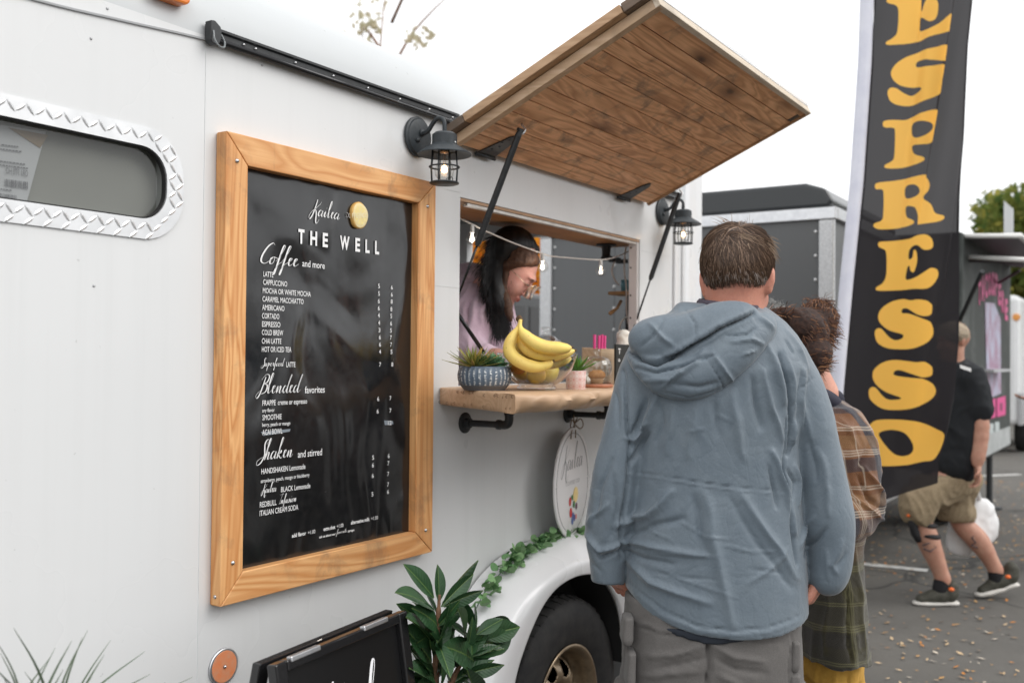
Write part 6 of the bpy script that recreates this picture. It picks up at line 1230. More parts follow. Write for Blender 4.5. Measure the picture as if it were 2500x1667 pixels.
# ------------------------------------------------------------------ people
class PF:
    """a standing person's own frame: x = to the right in the picture, y = away, z up; feet at the origin"""
    def __init__(s, px, Z, z0, label, name='person'):
        s.O = CP+F0*Z+R0*((px-CX)/FPX*Z); s.O[2] = z0; s.Z = Z
        s.e = empty(name, tuple(s.O), label, 'person', None, TH-PI/2)
    def p(s, px, py, Z=None, dz=0):
        Z = s.Z if Z is None else Z; w = CP+ray(px, py)*Z-s.O; return np.array([w@R0, w@F0, w[2]+dz])
    def r(s, q, Z=None): return q*(Z or s.Z)/FPX
    def put(s, name, P, Q, mat, smooth=True): return put(name, np_mesh(name, P, Q, smooth), mat, s.e, True)
def head(B, c, e, s=1.0, ears=True, fem=False):
    R = rotm(e); H = lambda x, y, z: np.array(c)+R@np.array([x, y, z])*s
    def E(x, y, z, a, b, d, k=.02, sub=False): B.ell(H(x, y, z), np.array([a, b, d])*s, e, k, sub)
    E(0, -.012, .03, .073, .093, .088, .03); E(0, .032, -.025, .060, .060, .080, .03); E(0, .036, -.072, .044, .046, .034, .03); E(0, .080, -.098, .018, .014, .013, .02)
    for q in (-1, 1):
        E(q*.036, .066, -.035, .024, .022, .026, .02); E(q*.031, .102, .004, .017, .014, .010, .012, True); E(q*.031, .083, .002, .0125, .0115, .0115, .002)
        if ears: E(q*.076, -.006, -.008, .008, .017, .030, .006); E(q*.083, -.012, .002, .005, .014, .022, .005)
    E(0, .086, .026, .046, .012, .010, .015)
    B.cone(H(0, .092, .004), H(0, .113, -.034), .006*s, .0105*s, .008); E(-.010, .104, -.038, .008, .009, .007, .006); E(.010, .104, -.038, .008, .009, .007, .006)
    E(0, .093, -.062, .022, .010, .0055, .004); E(0, .092, -.072, .019, .010, .006, .004); return H
def hand(B, w, d, n, s=1.0, curl=.9, side=1):
    """palm + five unequal fingers; w wrist, d pointing direction, n palm normal (fingers close towards n)"""
    d = np.array(d, float); d /= np.linalg.norm(d); n = np.array(n, float); n -= d*(n@d); n /= np.linalg.norm(n); t = np.cross(d, n)*side
    w = np.array(w, float); pc = w+d*.085*s
    for k in range(4): B.cone(w+d*.01*s+t*(k-1.5)*.011*s, pc+t*(k-1.5)*.019*s, .0135*s, .0115*s, .008)
    for k, L in enumerate((.072, .082, .077, .060)):
        b = pc+t*(k-1.5)*.020*s; a = .25*curl; p = b; dd = d
        for j, f in enumerate((.45, .32, .23)):
            a = curl*(.35+.75*j); dd = d*math.cos(a)+n*math.sin(a); q = p+dd*L*f*s; B.cone(p, q, (.0088-.0012*j)*s, (.0078-.0012*j)*s, .003); p = q
    b = w+d*.025*s-t*.028*s; m = b+(d*.55-t*.45+n*.45)*.042*s; B.cone(w+d*.01*s-t*.012*s, b, .014*s, .0125*s, .008); B.cone(b, m, .0115*s, .0095*s, .005); B.cone(m, m+(d*.75+n*.5+t*.15)*.030*s, .0092*s, .0075*s, .003)
def facing(N): return np.clip(-N[:, 1]*1.4+.35, 0, 1)
FS = 1.5
def folds(f, P, N, L, sc, org, Z=None):
    """cloth folds as ridges and grooves: (points, width, depth in mm), coordinates of a close-up of the photograph"""
    D = np.zeros(len(P)); X = P[:, 0]; Zc = P[:, 2]
    wig = vnoise(np.stack([X*22, P[:, 1]*9, Zc*22], 1), 41)*.006; X = X+wig
    for pts, w_, a in L:
        Q = np.array([f.p(org[0]+sc*x, org[1]+sc*y, Z)[[0, 2]] for x, y in pts]); w = f.r(w_*sc, Z)*.72
        best = np.full(len(P), 9.0); tt = np.zeros(len(P)); n = len(Q)-1
        for i in range(n):
            a_, b_ = Q[i], Q[i+1]; e = b_-a_; L2 = e@e; t = np.clip(((X-a_[0])*e[0]+(Zc-a_[1])*e[1])/L2, 0, 1); d = np.hypot(X-a_[0]-t*e[0], Zc-a_[1]-t*e[1]); m = d < best; best[m] = d[m]; tt[m] = (i+t[m])/n
        D += a*.001*FS*np.exp(-(best/w)**1.5)*np.sin(PI*np.clip(tt*.86+.07, 0, 1))**.6
    return P+N*(D*facing(N))[:, None]
def wrinkle(P, N, a, sc=(14, 14, 6), seed=1, pw=3, a2=0):
    q = P*np.array(sc); q = q+np.stack([vnoise(P*7, seed+5), vnoise(P*7, seed+6), vnoise(P*7, seed+7)], 1)*.8
    n = 1-np.abs(vnoise(q, seed)); n2 = 1-np.abs(vnoise(q*2.3+5, seed+1)); D = a*(n**pw-.4)+a*.5*(n2**pw-.4)
    if a2: D = D+a2*(1-np.abs(vnoise(P*70, seed+2)))**4
    return P+N*D[:, None]
def strands(name, par, mat, roots, nrm, flow, L, segs=6, w=.0009, lift=.25, grav=.0, curl=0, curlf=60, seed=0, push=None, jit=.25):
    r = np.random.RandomState(seed); n = len(roots); L = L*r.uniform(.7, 1.15, n); p = roots.copy(); d = flow+nrm*lift+r.normal(0, jit, (n, 3)); d /= np.linalg.norm(d, axis=1)[:, None]; pts = [p]
    ph = r.uniform(0, 2*PI, n); a1 = np.cross(d, nrm); a1 /= np.linalg.norm(a1, axis=1)[:, None]+1e-9; base = p.copy()
    for i in range(segs):
        ob = base; d = d+np.array([0, 0, -grav])+r.normal(0, .06, (n, 3)); d /= np.linalg.norm(d, axis=1)[:, None]; base = base+d*(L/segs)[:, None]
        if push is not None: base = push(base, (i+1)/segs, ph/(2*PI)); d = base-ob; d /= np.linalg.norm(d, axis=1)[:, None]+1e-9
        q = base
        if curl:
            a2 = np.cross(d, a1); t = (i+1)/segs*L*curlf+ph; q = base+(a1*np.cos(t)[:, None]+a2*np.sin(t)[:, None]-a1*np.cos(ph)[:, None]*0)*curl
        pts.append(q)
    pts = np.stack(pts, 1); m = segs+1; T = np.gradient(pts, axis=1); vw = np.array([0, 1.0, 0]); S = np.cross(T, vw); S /= np.linalg.norm(S, axis=2)[:, :, None]+1e-9
    W = (w*(1-.75*(np.arange(m)/(m-1))**2))[None, :, None]*r.uniform(.7, 1.3, (n, 1, 1)); A, B = pts-S*W, pts+S*W; Vv = np.stack([A, B], 2).reshape(-1, 3)
    b = (np.arange(n)*m*2)[:, None]+(np.arange(segs)*2)[None, :]; F = np.stack([b, b+1, b+3, b+2], 2).reshape(-1, 4)
    me = np_mesh(name, Vv, F); at_ = me.attributes.new('strand', 'FLOAT', 'POINT'); at_.data.foreach_set('value', np.repeat(r.rand(n), m*2).astype(np.float32)); o = put(name, me, mat, par, True); tag(o, kind='stuff'); return o
def hairmat(nm, c1, c2, c3=None, top=None):
    m = M(nm, c1, .42, spec=.4); t = NT(m); a = t.n('ShaderNodeAttribute', attribute_name='strand'); st = [(0, c1), (.7, c2)]+([(1, c3)] if c3 else []); t.base(t.ramp(a.outputs['Fac'], st)); return m
def skinmat(nm, c, c2):
    m = M(nm, c, .48, sss=.12, spec=.35); t = NT(m); f = t.noise(t.co((1, 1, 1), rnd=False), 22, 4, .6); g2 = t.noise(t.co((1, 1, 1), rnd=False), 240, 2, .6); at_ = t.n('ShaderNodeAttribute', attribute_name='lip'); t.base(t.mix(at_.outputs['Fac'], t.mix(t.gray(g2, .35, .65, 0, .22), t.mix(t.gray(f, .35, .7), c, c2), (.30, .13, .10)), (.42, .10, .09))); t.bump(g2, .25, .0015); f9 = t.noise(t.co((1, 1, 1), rnd=False), 90, 4, .7); t.bump(f9, .2, .002); return m
def ell_pts(n, c, rad, e, seed, keep):
    r = np.random.RandomState(seed); v = r.normal(size=(n*4, 3)); v /= np.linalg.norm(v, axis=1)[:, None]; v = v[keep(v)][:n]; R = rotm(e); P = np.array(c)+(v*rad)@R.T; N = (v/np.array(rad)); N /= np.linalg.norm(N, axis=1)[:, None]; return P, N@R.T, v
def shoe(f, par, heel, toe, mat, sole, lift=0, s=1.0, lace=None):
    h, t_ = np.array(heel, float), np.array(toe, float); B = Body(.02); d = t_-h; up = np.array([0, 0, 1.0])
    B.cone(h+d*.18+up*.055*s, h+d*.8+up*.028*s, .042*s, .030*s); B.cone(h+d*.12+up*.07*s, h+d*.12+up*.10*s, .040*s, .038*s); B.cone(h+d*.4+up*.05*s, h+d*.55+up*.045*s, .042*s, .036*s)
    P, Q = B.build(.007*max(1, s)); o = f.put('shoe', P, Q, mat)
    B = Body(.01); B.cone(h+d*.1+up*.014*s, h+d*.85+up*(.012*s), .040*s, .036*s, sq=(1, 1, .38)); B.cone(h+d*.45+up*.014*s, h+d*.72+up*.012*s, .045*s, .044*s, sq=(1, 1, .34)); P, Q = B.build(.007*max(1, s)); so = put('sole', np_mesh('sole', P, Q), sole, o, True); return o

# ================= man in the blue grey jacket
MN = PF(1745, 2.2, 0, 'person in a blue grey hooded jacket and grey work trousers with back to the camera'); p, r = MN.p, MN.r
SKIN = skinmat('skin_tanned', (.58, .27, .19), (.50, .21, .15)); he = (-.18, 0, -.42); hc = p(1801, 682, 2.21)
B = Body(.02); H = head(B, hc, he, .94); B.cone(p(1790, 765, 2.2), p(1797, 700, 2.2), .062, .055, .03)
B.loft([p(0, y)[2] for y in (1540, 1300, 1000, 860, 800, 770)], p(1745, 1000)[0], 0, [.16, .15, .17, .17, .10, .06], [.10, .10, .10, .09, .08, .06])
for sx_, pts in ((-1, [(1580, 980), (1520, 1140), (1492, 1370)]), (1, [(1950, 960), (2000, 1150), (2012, 1385)])): B.chain([p(x, y, 2.2) for x, y in pts], [.035, .035, .026])
hand(B, p(1496, 1345, 2.24), (.2, .1, -1), (1, .5, 0), .9, 1.2, 1); hand(B, p(2022, 1385, 2.18), (-.45, .0, -.75), (-.5, .35, .6), .95, .9, -1)
for s_ in (-1, 1): B.chain([np.array([s_*.10+.0, 0, .92]), np.array([s_*.11, 0, .5]), np.array([s_*.11, 0, .1])], [.08, .05, .04])
P, Q = B.build(.0045); P = vsmooth(P, Q, 1); MN.put('body', P, Q, SKIN)
# jacket
J = Body(.020); rowsJ = [(742, 1715, 1868, .055, .025), (762, 1668, 1895, .075, .02), (785, 1612, 1922, .095, .015), (815, 1572, 1948, .11, .01), (850, 1548, 1968, .12, .005), (900, 1538, 1976, .128, 0), (970, 1538, 1968, .13, 0), (1080, 1544, 1948, .128, 0), (1180, 1538, 1950, .130, 0), (1300, 1524, 1960, .137, 0), (1400, 1522, 1966, .142, 0), (1500, 1528, 1968, .145, 0), (1575, 1532, 1966, .143, 0)]
zs_ = [p(1745, q[0])[2] for q in rowsJ]; J.loft(zs_, [(p(q[1], q[0])[0]+p(q[2], q[0])[0])/2 for q in rowsJ], [q[4] for q in rowsJ], [(p(q[2], q[0])[0]-p(q[1], q[0])[0])/2*.985 for q in rowsJ], [q[3] for q in rowsJ], 2.3)
def sl(L): J.chain([p(a, b, d) for a, b, c, d in L], [r(c) for a, b, c, d in L], .014, sq=(1, 1.12, 1))
sl([(1590, 855, 46, 2.2), (1563, 915, 48, 2.2), (1545, 985, 49, 2.19), (1523, 1070, 49, 2.185), (1504, 1160, 50, 2.18), (1492, 1250, 52, 2.185), (1482, 1325, 47, 2.19)]); J.cone(p(1482, 1325, 2.19), p(1484, 1412, 2.19), r(48), r(40), .006, sq=(1, 1.1, 1))
sl([(1905, 860, 45, 2.2), (1940, 925, 52, 2.2), (1968, 1005, 54, 2.19), (1988, 1090, 54, 2.185), (2006, 1180, 55, 2.18), (2020, 1265, 58, 2.175), (2027, 1330, 49, 2.17), (2026, 1385, 42, 2.165), (2020, 1415, 34, 2.16)])
hx = [1440, 1522, 1545, 1580, 1640, 1700, 1800, 1900, 1966, 2090]; hy = [1450, 1452, 1466, 1500, 1528, 1543, 1553, 1548, 1530, 1480]; HX = [p(a, 1500, 2.08)[0] for a in hx]; HZ = [p(1745, b, 2.08)[2] for b in hy]
P, Q = J.build(.0042, cut=lambda X, Y, Z: np.interp(X, HX, HZ)+np.clip(-Y, -.2, .2)*0-Z); P = vsmooth(P, Q, 2); N = vnormals(P, Q)
FA = [([(1310, 955), (1345, 1100), (1388, 1250), (1390, 1420), (1375, 1600)], 12, -11), ([(1352, 930), (1405, 1130), (1440, 1320)], 26, 4), ([(1235, 905), (1300, 1080), (1345, 1260)], 30, 8), ([(1470, 1060), (1448, 1200), (1448, 1400)], 16, -3), ([(1500, 1060), (1485, 1250), (1500, 1450)], 22, 5), ([(1590, 1105), (1445, 1180), (1440, 1250), (1370, 1340)], 5, -3),
      ([(345, 1060), (352, 1300), (372, 1480), (400, 1568)], 13, -9), ([(560, 1190), (505, 1330), (445, 1490)], 26, 9), ([(480, 1240), (440, 1400), (385, 1500)], 18, -9), ([(770, 1290), (720, 1600)], 40, 5), ([(890, 1260), (910, 1460)], 30, -5), ([(1010, 1210), (1070, 1600)], 36, 6), ([(1130, 1110), (1175, 1420)], 26, -8), ([(1200, 1060), (1250, 1300), (1330, 1500)], 24, 6), ([(630, 1290), (600, 1580)], 30, 5), ([(565, 1290), (545, 1520)], 18, -5),
      ([(1400, 800), (1480, 900), (1540, 1040)], 26, 4), ([(250, 1150), (215, 1400)], 26, 4), ([(290, 1180), (300, 1420)], 16, -5), ([(1500, 1250), (1560, 1500)], 24, 4), ([(1370, 860), (1420, 950)], 12, -4), ([(820, 1420), (700, 1450)], 9, 2), ([(1010, 1380), (900, 1330)], 9, 2)]
FB2 = [([(430, 90), (365, 190), (325, 175)], 16, 10), ([(445, 150), (385, 280), (335, 335)], 16, -9), ([(345, 200), (333, 450), (288, 700), (300, 900)], 13, -10), ([(270, 690), (440, 620), (570, 470)], 26, 11), ([(330, 760), (480, 670), (620, 620)], 20, -7), ([(285, 800), (400, 790), (740, 822)], 20, 7), ([(300, 850), (420, 870), (580, 880)], 16, -6), ([(320, 890), (450, 1000), (760, 1090)], 26, 7),
       ([(760, 480), (800, 800), (880, 1200)], 42, 7), ([(690, 500), (740, 800)], 30, -6), ([(950, 470), (1150, 760), (1300, 980)], 32, 6.5), ([(890, 500), (1080, 810), (1260, 1020)], 26, -3.5), ([(1150, 240), (1220, 480), (1285, 720)], 22, 9), ([(1105, 330), (1170, 560)], 16, -6), ([(340, 832), (560, 822), (800, 826)], 6, 2.6), ([(850, 765), (1000, 800), (1140, 806)], 6, 2.6), ([(400, 930), (640, 950), (820, 960)], 6, -2.2), ([(470, 905), (700, 990), (920, 1060)], 6, 2), ([(600, 640), (760, 720), (900, 730)], 7, 2), ([(420, 690), (560, 740)], 7, 2.2), ([(1000, 900), (1200, 930)], 8, -2.5), ([(980, 980), (1160, 880), (1230, 800)], 14, 3),
       ([(320, 374), (560, 393), (900, 438), (1200, 470)], 4.5, -3.2), ([(320, 384), (560, 404), (900, 449), (1200, 482)], 5, 2), ([(1228, 60), (1222, 400), (1255, 640), (1300, 900)], 13, -8), ([(1290, 80), (1245, 240)], 15, 9), ([(1250, 350), (1290, 430), (1270, 520)], 12, -6), ([(1300, 330), (1330, 430), (1320, 560)], 16, 6), ([(1490, 700), (1370, 870)], 16, -7), ([(1420, 640), (1330, 800)], 18, 6), ([(1570, 770), (1515, 910), (1545, 960)], 20, 5), ([(1590, 850), (1530, 930)], 16, -3), ([(1480, 830), (1500, 990)], 18, 3), ([(1450, 250), (1490, 480), (1500, 620)], 24, 5), ([(1400, 200), (1430, 420)], 14, -4),
       ([(170, 180), (120, 520)], 30, 4), ([(230, 300), (160, 480), (140, 660)], 18, -5), ([(215, 560), (130, 640), (95, 740)], 16, 6), ([(78, 770), (170, 888), (284, 846)], 13, -11), ([(75, 730), (170, 842), (280, 800)], 18, 8), ([(95, 900), (180, 970)], 14, -3), ([(240, 400), (270, 600), (230, 760)], 16, -5), ([(325, 1010), (500, 1140), (700, 1218), (900, 1240), (1100, 1226), (1320, 1180)], 4.5, -3), ([(330, 1050), (500, 1175), (700, 1245), (900, 1268), (1100, 1255), (1310, 1215)], 8, 2)]
P = folds(MN, P, N, FA, .38265, (1400, 500), 2.09); P = folds(MN, P, N, FB2, .4254, (1400, 1000), 2.08); N = vnormals(P, Q); P = wrinkle(P, N, .0016, (7, 7, 2.0), 3, 3, .0)
JM = M('jacket_nylon', (.145, .17, .198), .5, sheen=.25, spec=.4); t = NT(JM); nn = t.noise(t.co((30, 30, 30), rnd=False), 1.2, 6, .65, .8); n2 = t.noise(t.co((7, 7, 7), rnd=False), 1.2, 5, .6, 1.5)
fz_ = t.noise(t.co((260, 260, 260), rnd=False), 1, 3, .7); t.base(t.mix(t.gray(fz_, .3, .7, 0, .30), t.mix(t.gray(n2, .3, .75), (.118, .152, .184), (.150, .186, .216)), (.068, .090, .115))); rd = t.gray(t.math('ABSOLUTE', t.math('SUBTRACT', n2, .5)), 0, .09); t.bump(rd, .10, .003); t.bump(nn, .3, .0018); dn = t.n('ShaderNodeTexNoise'); dn.inputs['Scale'].default_value = 9; t.l(t.co((1, 1, 1), rnd=False), dn.inputs['Vector']); vo = t.n('ShaderNodeTexVoronoi', feature='DISTANCE_TO_EDGE'); vo.inputs['Scale'].default_value = 11; t.l(t.mix(.22, t.co((1, 1, .7), rnd=False), dn.outputs['Color'], 'ADD'), vo.inputs['Vector']); t.bump(t.gray(vo.outputs['Distance'], 0, .12), .10, .003); vo = t.n('ShaderNodeTexVoronoi', feature='DISTANCE_TO_EDGE'); vo.inputs['Scale'].default_value = 34; t.l(t.mix(.1, t.co((1, 1, .6), rnd=False), dn.outputs['Color'], 'ADD'), vo.inputs['Vector']); t.bump(t.gray(vo.outputs['Distance'], 0, .15), .12, .002); t.bump(t.noise(t.co((900, 900, 900), rnd=False), 1, 1, .5), .05, .0004)
MN.put('jacket', P, Q, JM)
A_ = lambda x, y, Z=2.2: p(1400+.38265*x, 500+.38265*y, Z); rA = lambda q: r(q*.38265)
HB = Body(.018); HB.ell(A_(660, 880, 2.115), (rA(300), .05, rA(170)), (0, .12, 0), .03); HB.ell(A_(900, 800, 2.105), (rA(290), .045, rA(160)), (0, -.35, 0), .03); HB.cone(A_(700, 690, 2.16), A_(1120, 705, 2.16), rA(60), rA(70), .03); HB.cone(A_(500, 870, 2.13), A_(720, 715, 2.15), rA(75), rA(55), .03)
hp = [(385, 955, 42, 2.15), (470, 1040, 75, 2.105), (600, 1100, 110, 2.085), (760, 1100, 128, 2.075), (910, 1030, 128, 2.075), (1040, 925, 120, 2.08), (1140, 825, 105, 2.10), (1210, 765, 75, 2.13), (1180, 715, 45, 2.16)]
HB.chain([A_(a, b, z) for a, b, c, z in hp], [rA(c)*.95 for a, b, c, z in hp], .012, sq=(1, .72, 1))
P, Q = HB.build(.004); P = vsmooth(P, Q, 2); N = vnormals(P, Q)
FH = [([(330, 905), (420, 985), (520, 1015), (640, 955), (760, 880), (880, 810), (1000, 750), (1130, 690)], 15, -24), ([(440, 1000), (560, 985), (700, 900), (900, 780), (1060, 700)], 26, 8), ([(400, 1040), (520, 1070), (640, 1035), (760, 985), (860, 960)], 12, -7), ([(460, 1120), (600, 1110), (740, 1010), (800, 930)], 18, 6), ([(800, 960), (860, 1060), (930, 1160), (960, 1190)], 7, -3.5), ([(850, 950), (930, 1060), (1000, 1140)], 16, 5), ([(730, 660), (760, 760), (740, 880)], 6, -3), ([(990, 880), (1090, 860), (1180, 890)], 12, 5), ([(970, 840), (1060, 830), (1120, 790)], 10, -5), ([(1040, 960), (1130, 930)], 10, 4), ([(620, 1140), (760, 1160), (880, 1130)], 22, -5), ([(1160, 720), (1270, 790)], 20, 5),
      ([(480, 760), (560, 850), (620, 900)], 18, 5), ([(560, 720), (520, 820), (430, 900)], 14, -4), ([(660, 1060), (560, 1160)], 12, 5), ([(1250, 860), (1140, 1010), (1000, 1120), (880, 1180), (720, 1225), (560, 1190)], 6, -2.5)]
P = folds(MN, P, N, FH, .38265, (1400, 500), 2.1); N = vnormals(P, Q); pk = np.zeros(len(P))
for i_, (a, b) in enumerate([(330+k*24, 0) for k in range(34)]):
    x_ = A_(a, 0, 2.1)[0]; yl_ = np.interp(a, [330, 420, 520, 640, 760, 880, 1000, 1130], [905, 985, 1015, 955, 880, 810, 750, 690]); z_ = A_(a, yl_, 2.1)[2]; pk += .0028*np.exp(-((P[:, 0]-x_)/.0035)**2-((P[:, 2]-z_)/.016)**2)
P = P+N*(pk*facing(N))[:, None]; P = wrinkle(P, N, .0018, (8, 8, 4), 8, 3, .0); MN.put('hood', P, Q, JM)
# shirt collar
KN = noisy('knit_plum', (.055, .045, .06), (.085, .07, .09), 350, .9, .5, .002); q = MB(); q.lathe([(.062, 0), (.068, .006), (.069, .014), (.064, .021), (.060, .014)], (0, 0, 0), 40, caps=False); R_ = Matrix.Rotation(.10, 4, 'X') @ Matrix.Rotation(.10, 4, 'Y'); c0 = p(1776, 760, 2.185); q.v = [tuple(R_ @ Vector(v)+Vector(c0)) for v in q.v]; q.build('shirt_collar', KN, MN.e, smooth=True, local=True)
# under-layer at the hem, trousers
B = Body(.012); B.loft([p(0, y)[2] for y in (1580, 1480)], p(1745, 1500)[0], 0, r(214), .138, 2.4); P, Q = B.build(.006, cut=lambda X, Y, Z: np.interp(X, HX, HZ)-.016+.028*np.clip((X+.02)/.12, 0, 1)-Z); MN.put('under_layer', P, Q, M('navy_knit', (.02, .025, .035), .9))
TB = Body(.012); zz4 = [p(0, y)[2] for y in (1430, 1560, 1680, 1790)]; TB.loft(zz4, p(1733, 1600)[0], 0, [r(205), r(215), r(218), r(205)], [.125, .132, .128, .10], 2.6)
for s_, cx4, kx in ((-1, 1620, -.125), (1, 1848, .10)):
    c1 = p(cx4, 1690); TB.chain([c1*[1, 0, 1], np.array([kx, .0, .52]), np.array([kx, .01, .12])], [r(108), .088, .078], .012)
    TB.loft([c1[2]-.10, c1[2]+.03], c1[0]+s_*.077, -.02, [.028, .030], [.060, .058], 5, .004)
P, Q = TB.build(.006, pad=.03); P = vsmooth(P, Q, 1); N = vnormals(P, Q)
FT = [([(752, 1240), (758, 1420), (752, 1600)], 12, -16), ([(330, 1170), (350, 1255), (560, 1290), (620, 1250)], 5, -4), ([(350, 1240), (560, 1272)], 12, 3), ([(935, 1300), (1200, 1330)], 6, -4), ([(940, 1290), (1200, 1316)], 12, 4), ([(320, 1060), (300, 1300), (325, 1568)], 5, -4), ([(1262, 1290), (1240, 1500), (1225, 1600)], 5, -4), ([(440, 1420), (600, 1390), (740, 1330)], 18, 6), ([(480, 1480), (640, 1440), (740, 1400)], 14, -5), ([(780, 1330), (900, 1400), (1080, 1430)], 18, 6), ([(790, 1400), (920, 1470), (1100, 1500)], 14, -5), ([(400, 1540), (560, 1500), (700, 1480)], 18, 5), ([(820, 1500), (960, 1560)], 16, 5), ([(245, 1200), (235, 1310), (300, 1350)], 6, -4), ([(268, 1360), (322, 1385)], 6, -4), ([(1270, 1330), (1310, 1440)], 8, -5), ([(1250, 1500), (1310, 1500)], 6, -4)]
P = folds(MN, P, N, FT, .4254, (1400, 1000), 2.08); N = vnormals(P, Q); P = wrinkle(P, N, .0035, (11, 11, 9), 21, 2.5, .0005)
MN.put('trousers', P, Q, noisy('work_trousers', (.098, .092, .088), (.135, .127, .121), 500, .85, .35, .0012, sheen=.1))
CNV = bpy.data.materials['work_trousers']
for k, (x0, y0, x1, y1, Z_, tl) in enumerate(((1502, 1500, 1531, 1568, 2.115, .15), (1512, 1585, 1536, 1672, 2.105, .1), (1932, 1560, 1957, 1632, 2.12, -.3), (1926, 1640, 1958, 1700, 2.115, -.1))):
    B = Body(.004); c = (p(x0, y0, Z_)+p(x1, y1, Z_))/2; hx_, hz_ = abs(p(x1, y0, Z_)-p(x0, y0, Z_))[0]/2, abs(p(x0, y0, Z_)-p(x0, y1, Z_))[2]/2; xo = .011 if k < 2 else -.010; B.loft([c[2]-hz_, c[2]-hz_*.6, c[2]+hz_], [c[0]+xo, c[0]+xo, c[0]+xo+.003], c[1], [hx_*.7, hx_*1.0, hx_*.85], [.03, .034, .03], 5); P, Q = B.build(.004); MN.put('pocket_flap', P, Q, CNV)
for s_ in (-.125, .10): shoe(MN, MN.e, (s_, -.11, 0), (s_+(.02 if s_ > 0 else -.02), .19, 0), M('boot_brown', (.10, .06, .035), .6), RUBBER, s=1.1)
# hair
HM = hairmat('hair_brown', (.035, .020, .013), (.10, .058, .036), (.28, .18, .12)); HBASE = noisy('hair_base', (.018, .012, .009), (.04, .026, .018), 60, .7, .3, .002)
Rm = rotm(he); sc98 = .98; cc = hc+Rm@np.array([0, -.012, .034])*sc98; rad = np.array([.0755, .099, .088])*sc98
kp = lambda v: (v[:, 2] > -.50+.30*np.clip(v[:, 1]+.2, 0, 1)+.25*np.clip(np.abs(v[:, 0])-.6, 0, 1)) & ~((v[:, 1] > .45) & (v[:, 2] < .45)) & ~((v[:, 1] > -.05) & (v[:, 2] < .02))
def cap(Pv, k=1.0): q = ((Pv-cc)@Rm)/(rad*k); return q
B = Body(.02); B.ell(cc, rad*.985, he); P, Q = B.build(.005); v = ((P-cc)@Rm)/rad; v /= np.linalg.norm(v, axis=1)[:, None]; km = kp(v*[1, 1, 1.06]); Qk = Q[km[Q].all(1)]; MN.put('hair_cap', P, Qk, HBASE)
Rt, Nt, v = ell_pts(17000, cc, rad*.99, he, 3, kp)
crown = np.array([.18, -.62, .76]); tv = v-crown; fl = tv-v*np.sum(tv*v, 1)[:, None]; sw = np.cross(v, tv)*.35; fl = fl+sw; fl /= np.linalg.norm(fl, axis=1)[:, None]+1e-6
tp = (v[:, 2] > .3); fl[tp] += np.array([.55, .25, 0]); fl = fl@Rm.T; cl3 = np.stack([vnoise(Rt*38, 51), vnoise(Rt*38, 52), vnoise(Rt*38, 53)], 1)
def pushc(b, t, r_):
    q = ((b-cc)@Rm)/rad; l = np.linalg.norm(q, axis=1)[:, None]; hi = (1.03+.02*t+(.05+.08*(q[:, 2] > .45))*t*r_**3)[:, None]; q = q/l*np.clip(l, 1.012, hi); return cc+(q*rad)@Rm.T
Ln = .034+.026*np.clip(v[:, 2]+.1, 0, 1); Ln = Ln*(1+.5*(v[:, 2] > .6)); strands('hair', MN.e, HM, Rt+Nt*(.004*vnoise(Rt*60, 57)[:, None]+.002), Nt, fl+cl3*.85, Ln*1.15, 7, .0008, .10, .02, seed=5, push=pushc, jit=.07)
tpm = v[:, 2] > .25; strands('loose_hair', MN.e, hairmat('hair_light', (.10, .06, .04), (.30, .21, .14)), Rt[tpm][:1100]+Nt[tpm][:1100]*.003, Nt[tpm][:1100], fl[tpm][:1100]+cl3[tpm][:1100]*1.2, .036, 6, .00055, .04, .10, seed=15, jit=.16)
g = v[:, 2] < -.28; strands('nape_hair', MN.e, hairmat('hair_grey', (.16, .12, .10), (.35, .30, .27)), Rt[g][:500]*1.0, Nt[g][:500], fl[g][:500]+np.array([0, 0, -.8]), .022, 4, .0005, .1, .1, seed=6)

# ================= woman in the plaid coat
WM = PF(2010, 2.78, 0, 'person in a brown and olive plaid coat and mustard trousers with curly dark hair'); p, r = WM.p, WM.r
SK2 = skinmat('skin_light', (.66, .36, .27), (.60, .29, .21)); we = (-1.0, 0, 1.1); wc_ = p(1922, 850, 2.80)
B = Body(.02); H = head(B, wc_, we, .95); B.cone(p(2000, 960), p(1960, 880), .052, .05, .03); B.loft([p(0, y)[2] for y in (1560, 1200, 1060, 1000)], p(2010, 1200)[0], 0, [.08, .09, .10, .06], [.12, .12, .15, .08]); B.chain([p(2060, 1070, 2.68), p(2080, 1250, 2.66), p(1985, 1240, 2.6)], [.045, .04, .03])
hand(B, p(1975, 1240, 2.6), (-1, .2, .1), (0, .3, -1), .9, .8, 1); B.chain([p(2030, 1500), p(2030, 2000), p(2030, 2150)], [.08, .06, .05]); B.chain([p(1985, 1500, 2.86), p(1985, 2000, 2.86), p(1985, 2150, 2.86)], [.08, .06, .05]); P, Q = B.build(.006); P = vsmooth(P, Q, 1); WM.put('body', P, Q, SK2)
J = Body(.02); rw = [(975, 1985, 2050, .07), (1000, 1955, 2080, .12), (1040, 1935, 2100, .17), (1100, 1925, 2105, .19), (1200, 1922, 2092, .19), (1330, 1925, 2084, .18), (1450, 1925, 2087, .19), (1540, 1928, 2092, .2), (1600, 1930, 2096, .2)]
J.loft([p(2010, q[0])[2] for q in rw], [(p(q[1], q[0])[0]+p(q[2], q[0])[0])/2 for q in rw], 0, [(p(q[2], q[0])[0]-p(q[1], q[0])[0])/2 for q in rw], [q[3] for q in rw], 2.4)
L = [(2060, 1045, 48, 2.70), (2085, 1110, 48, 2.66), (2092, 1180, 48, 2.64), (2084, 1255, 50, 2.62), (2040, 1275, 46, 2.58), (1975, 1250, 38, 2.56)]; J.chain([p(a, b, d) for a, b, c, d in L], [r(c) for a, b, c, d in L], .016)
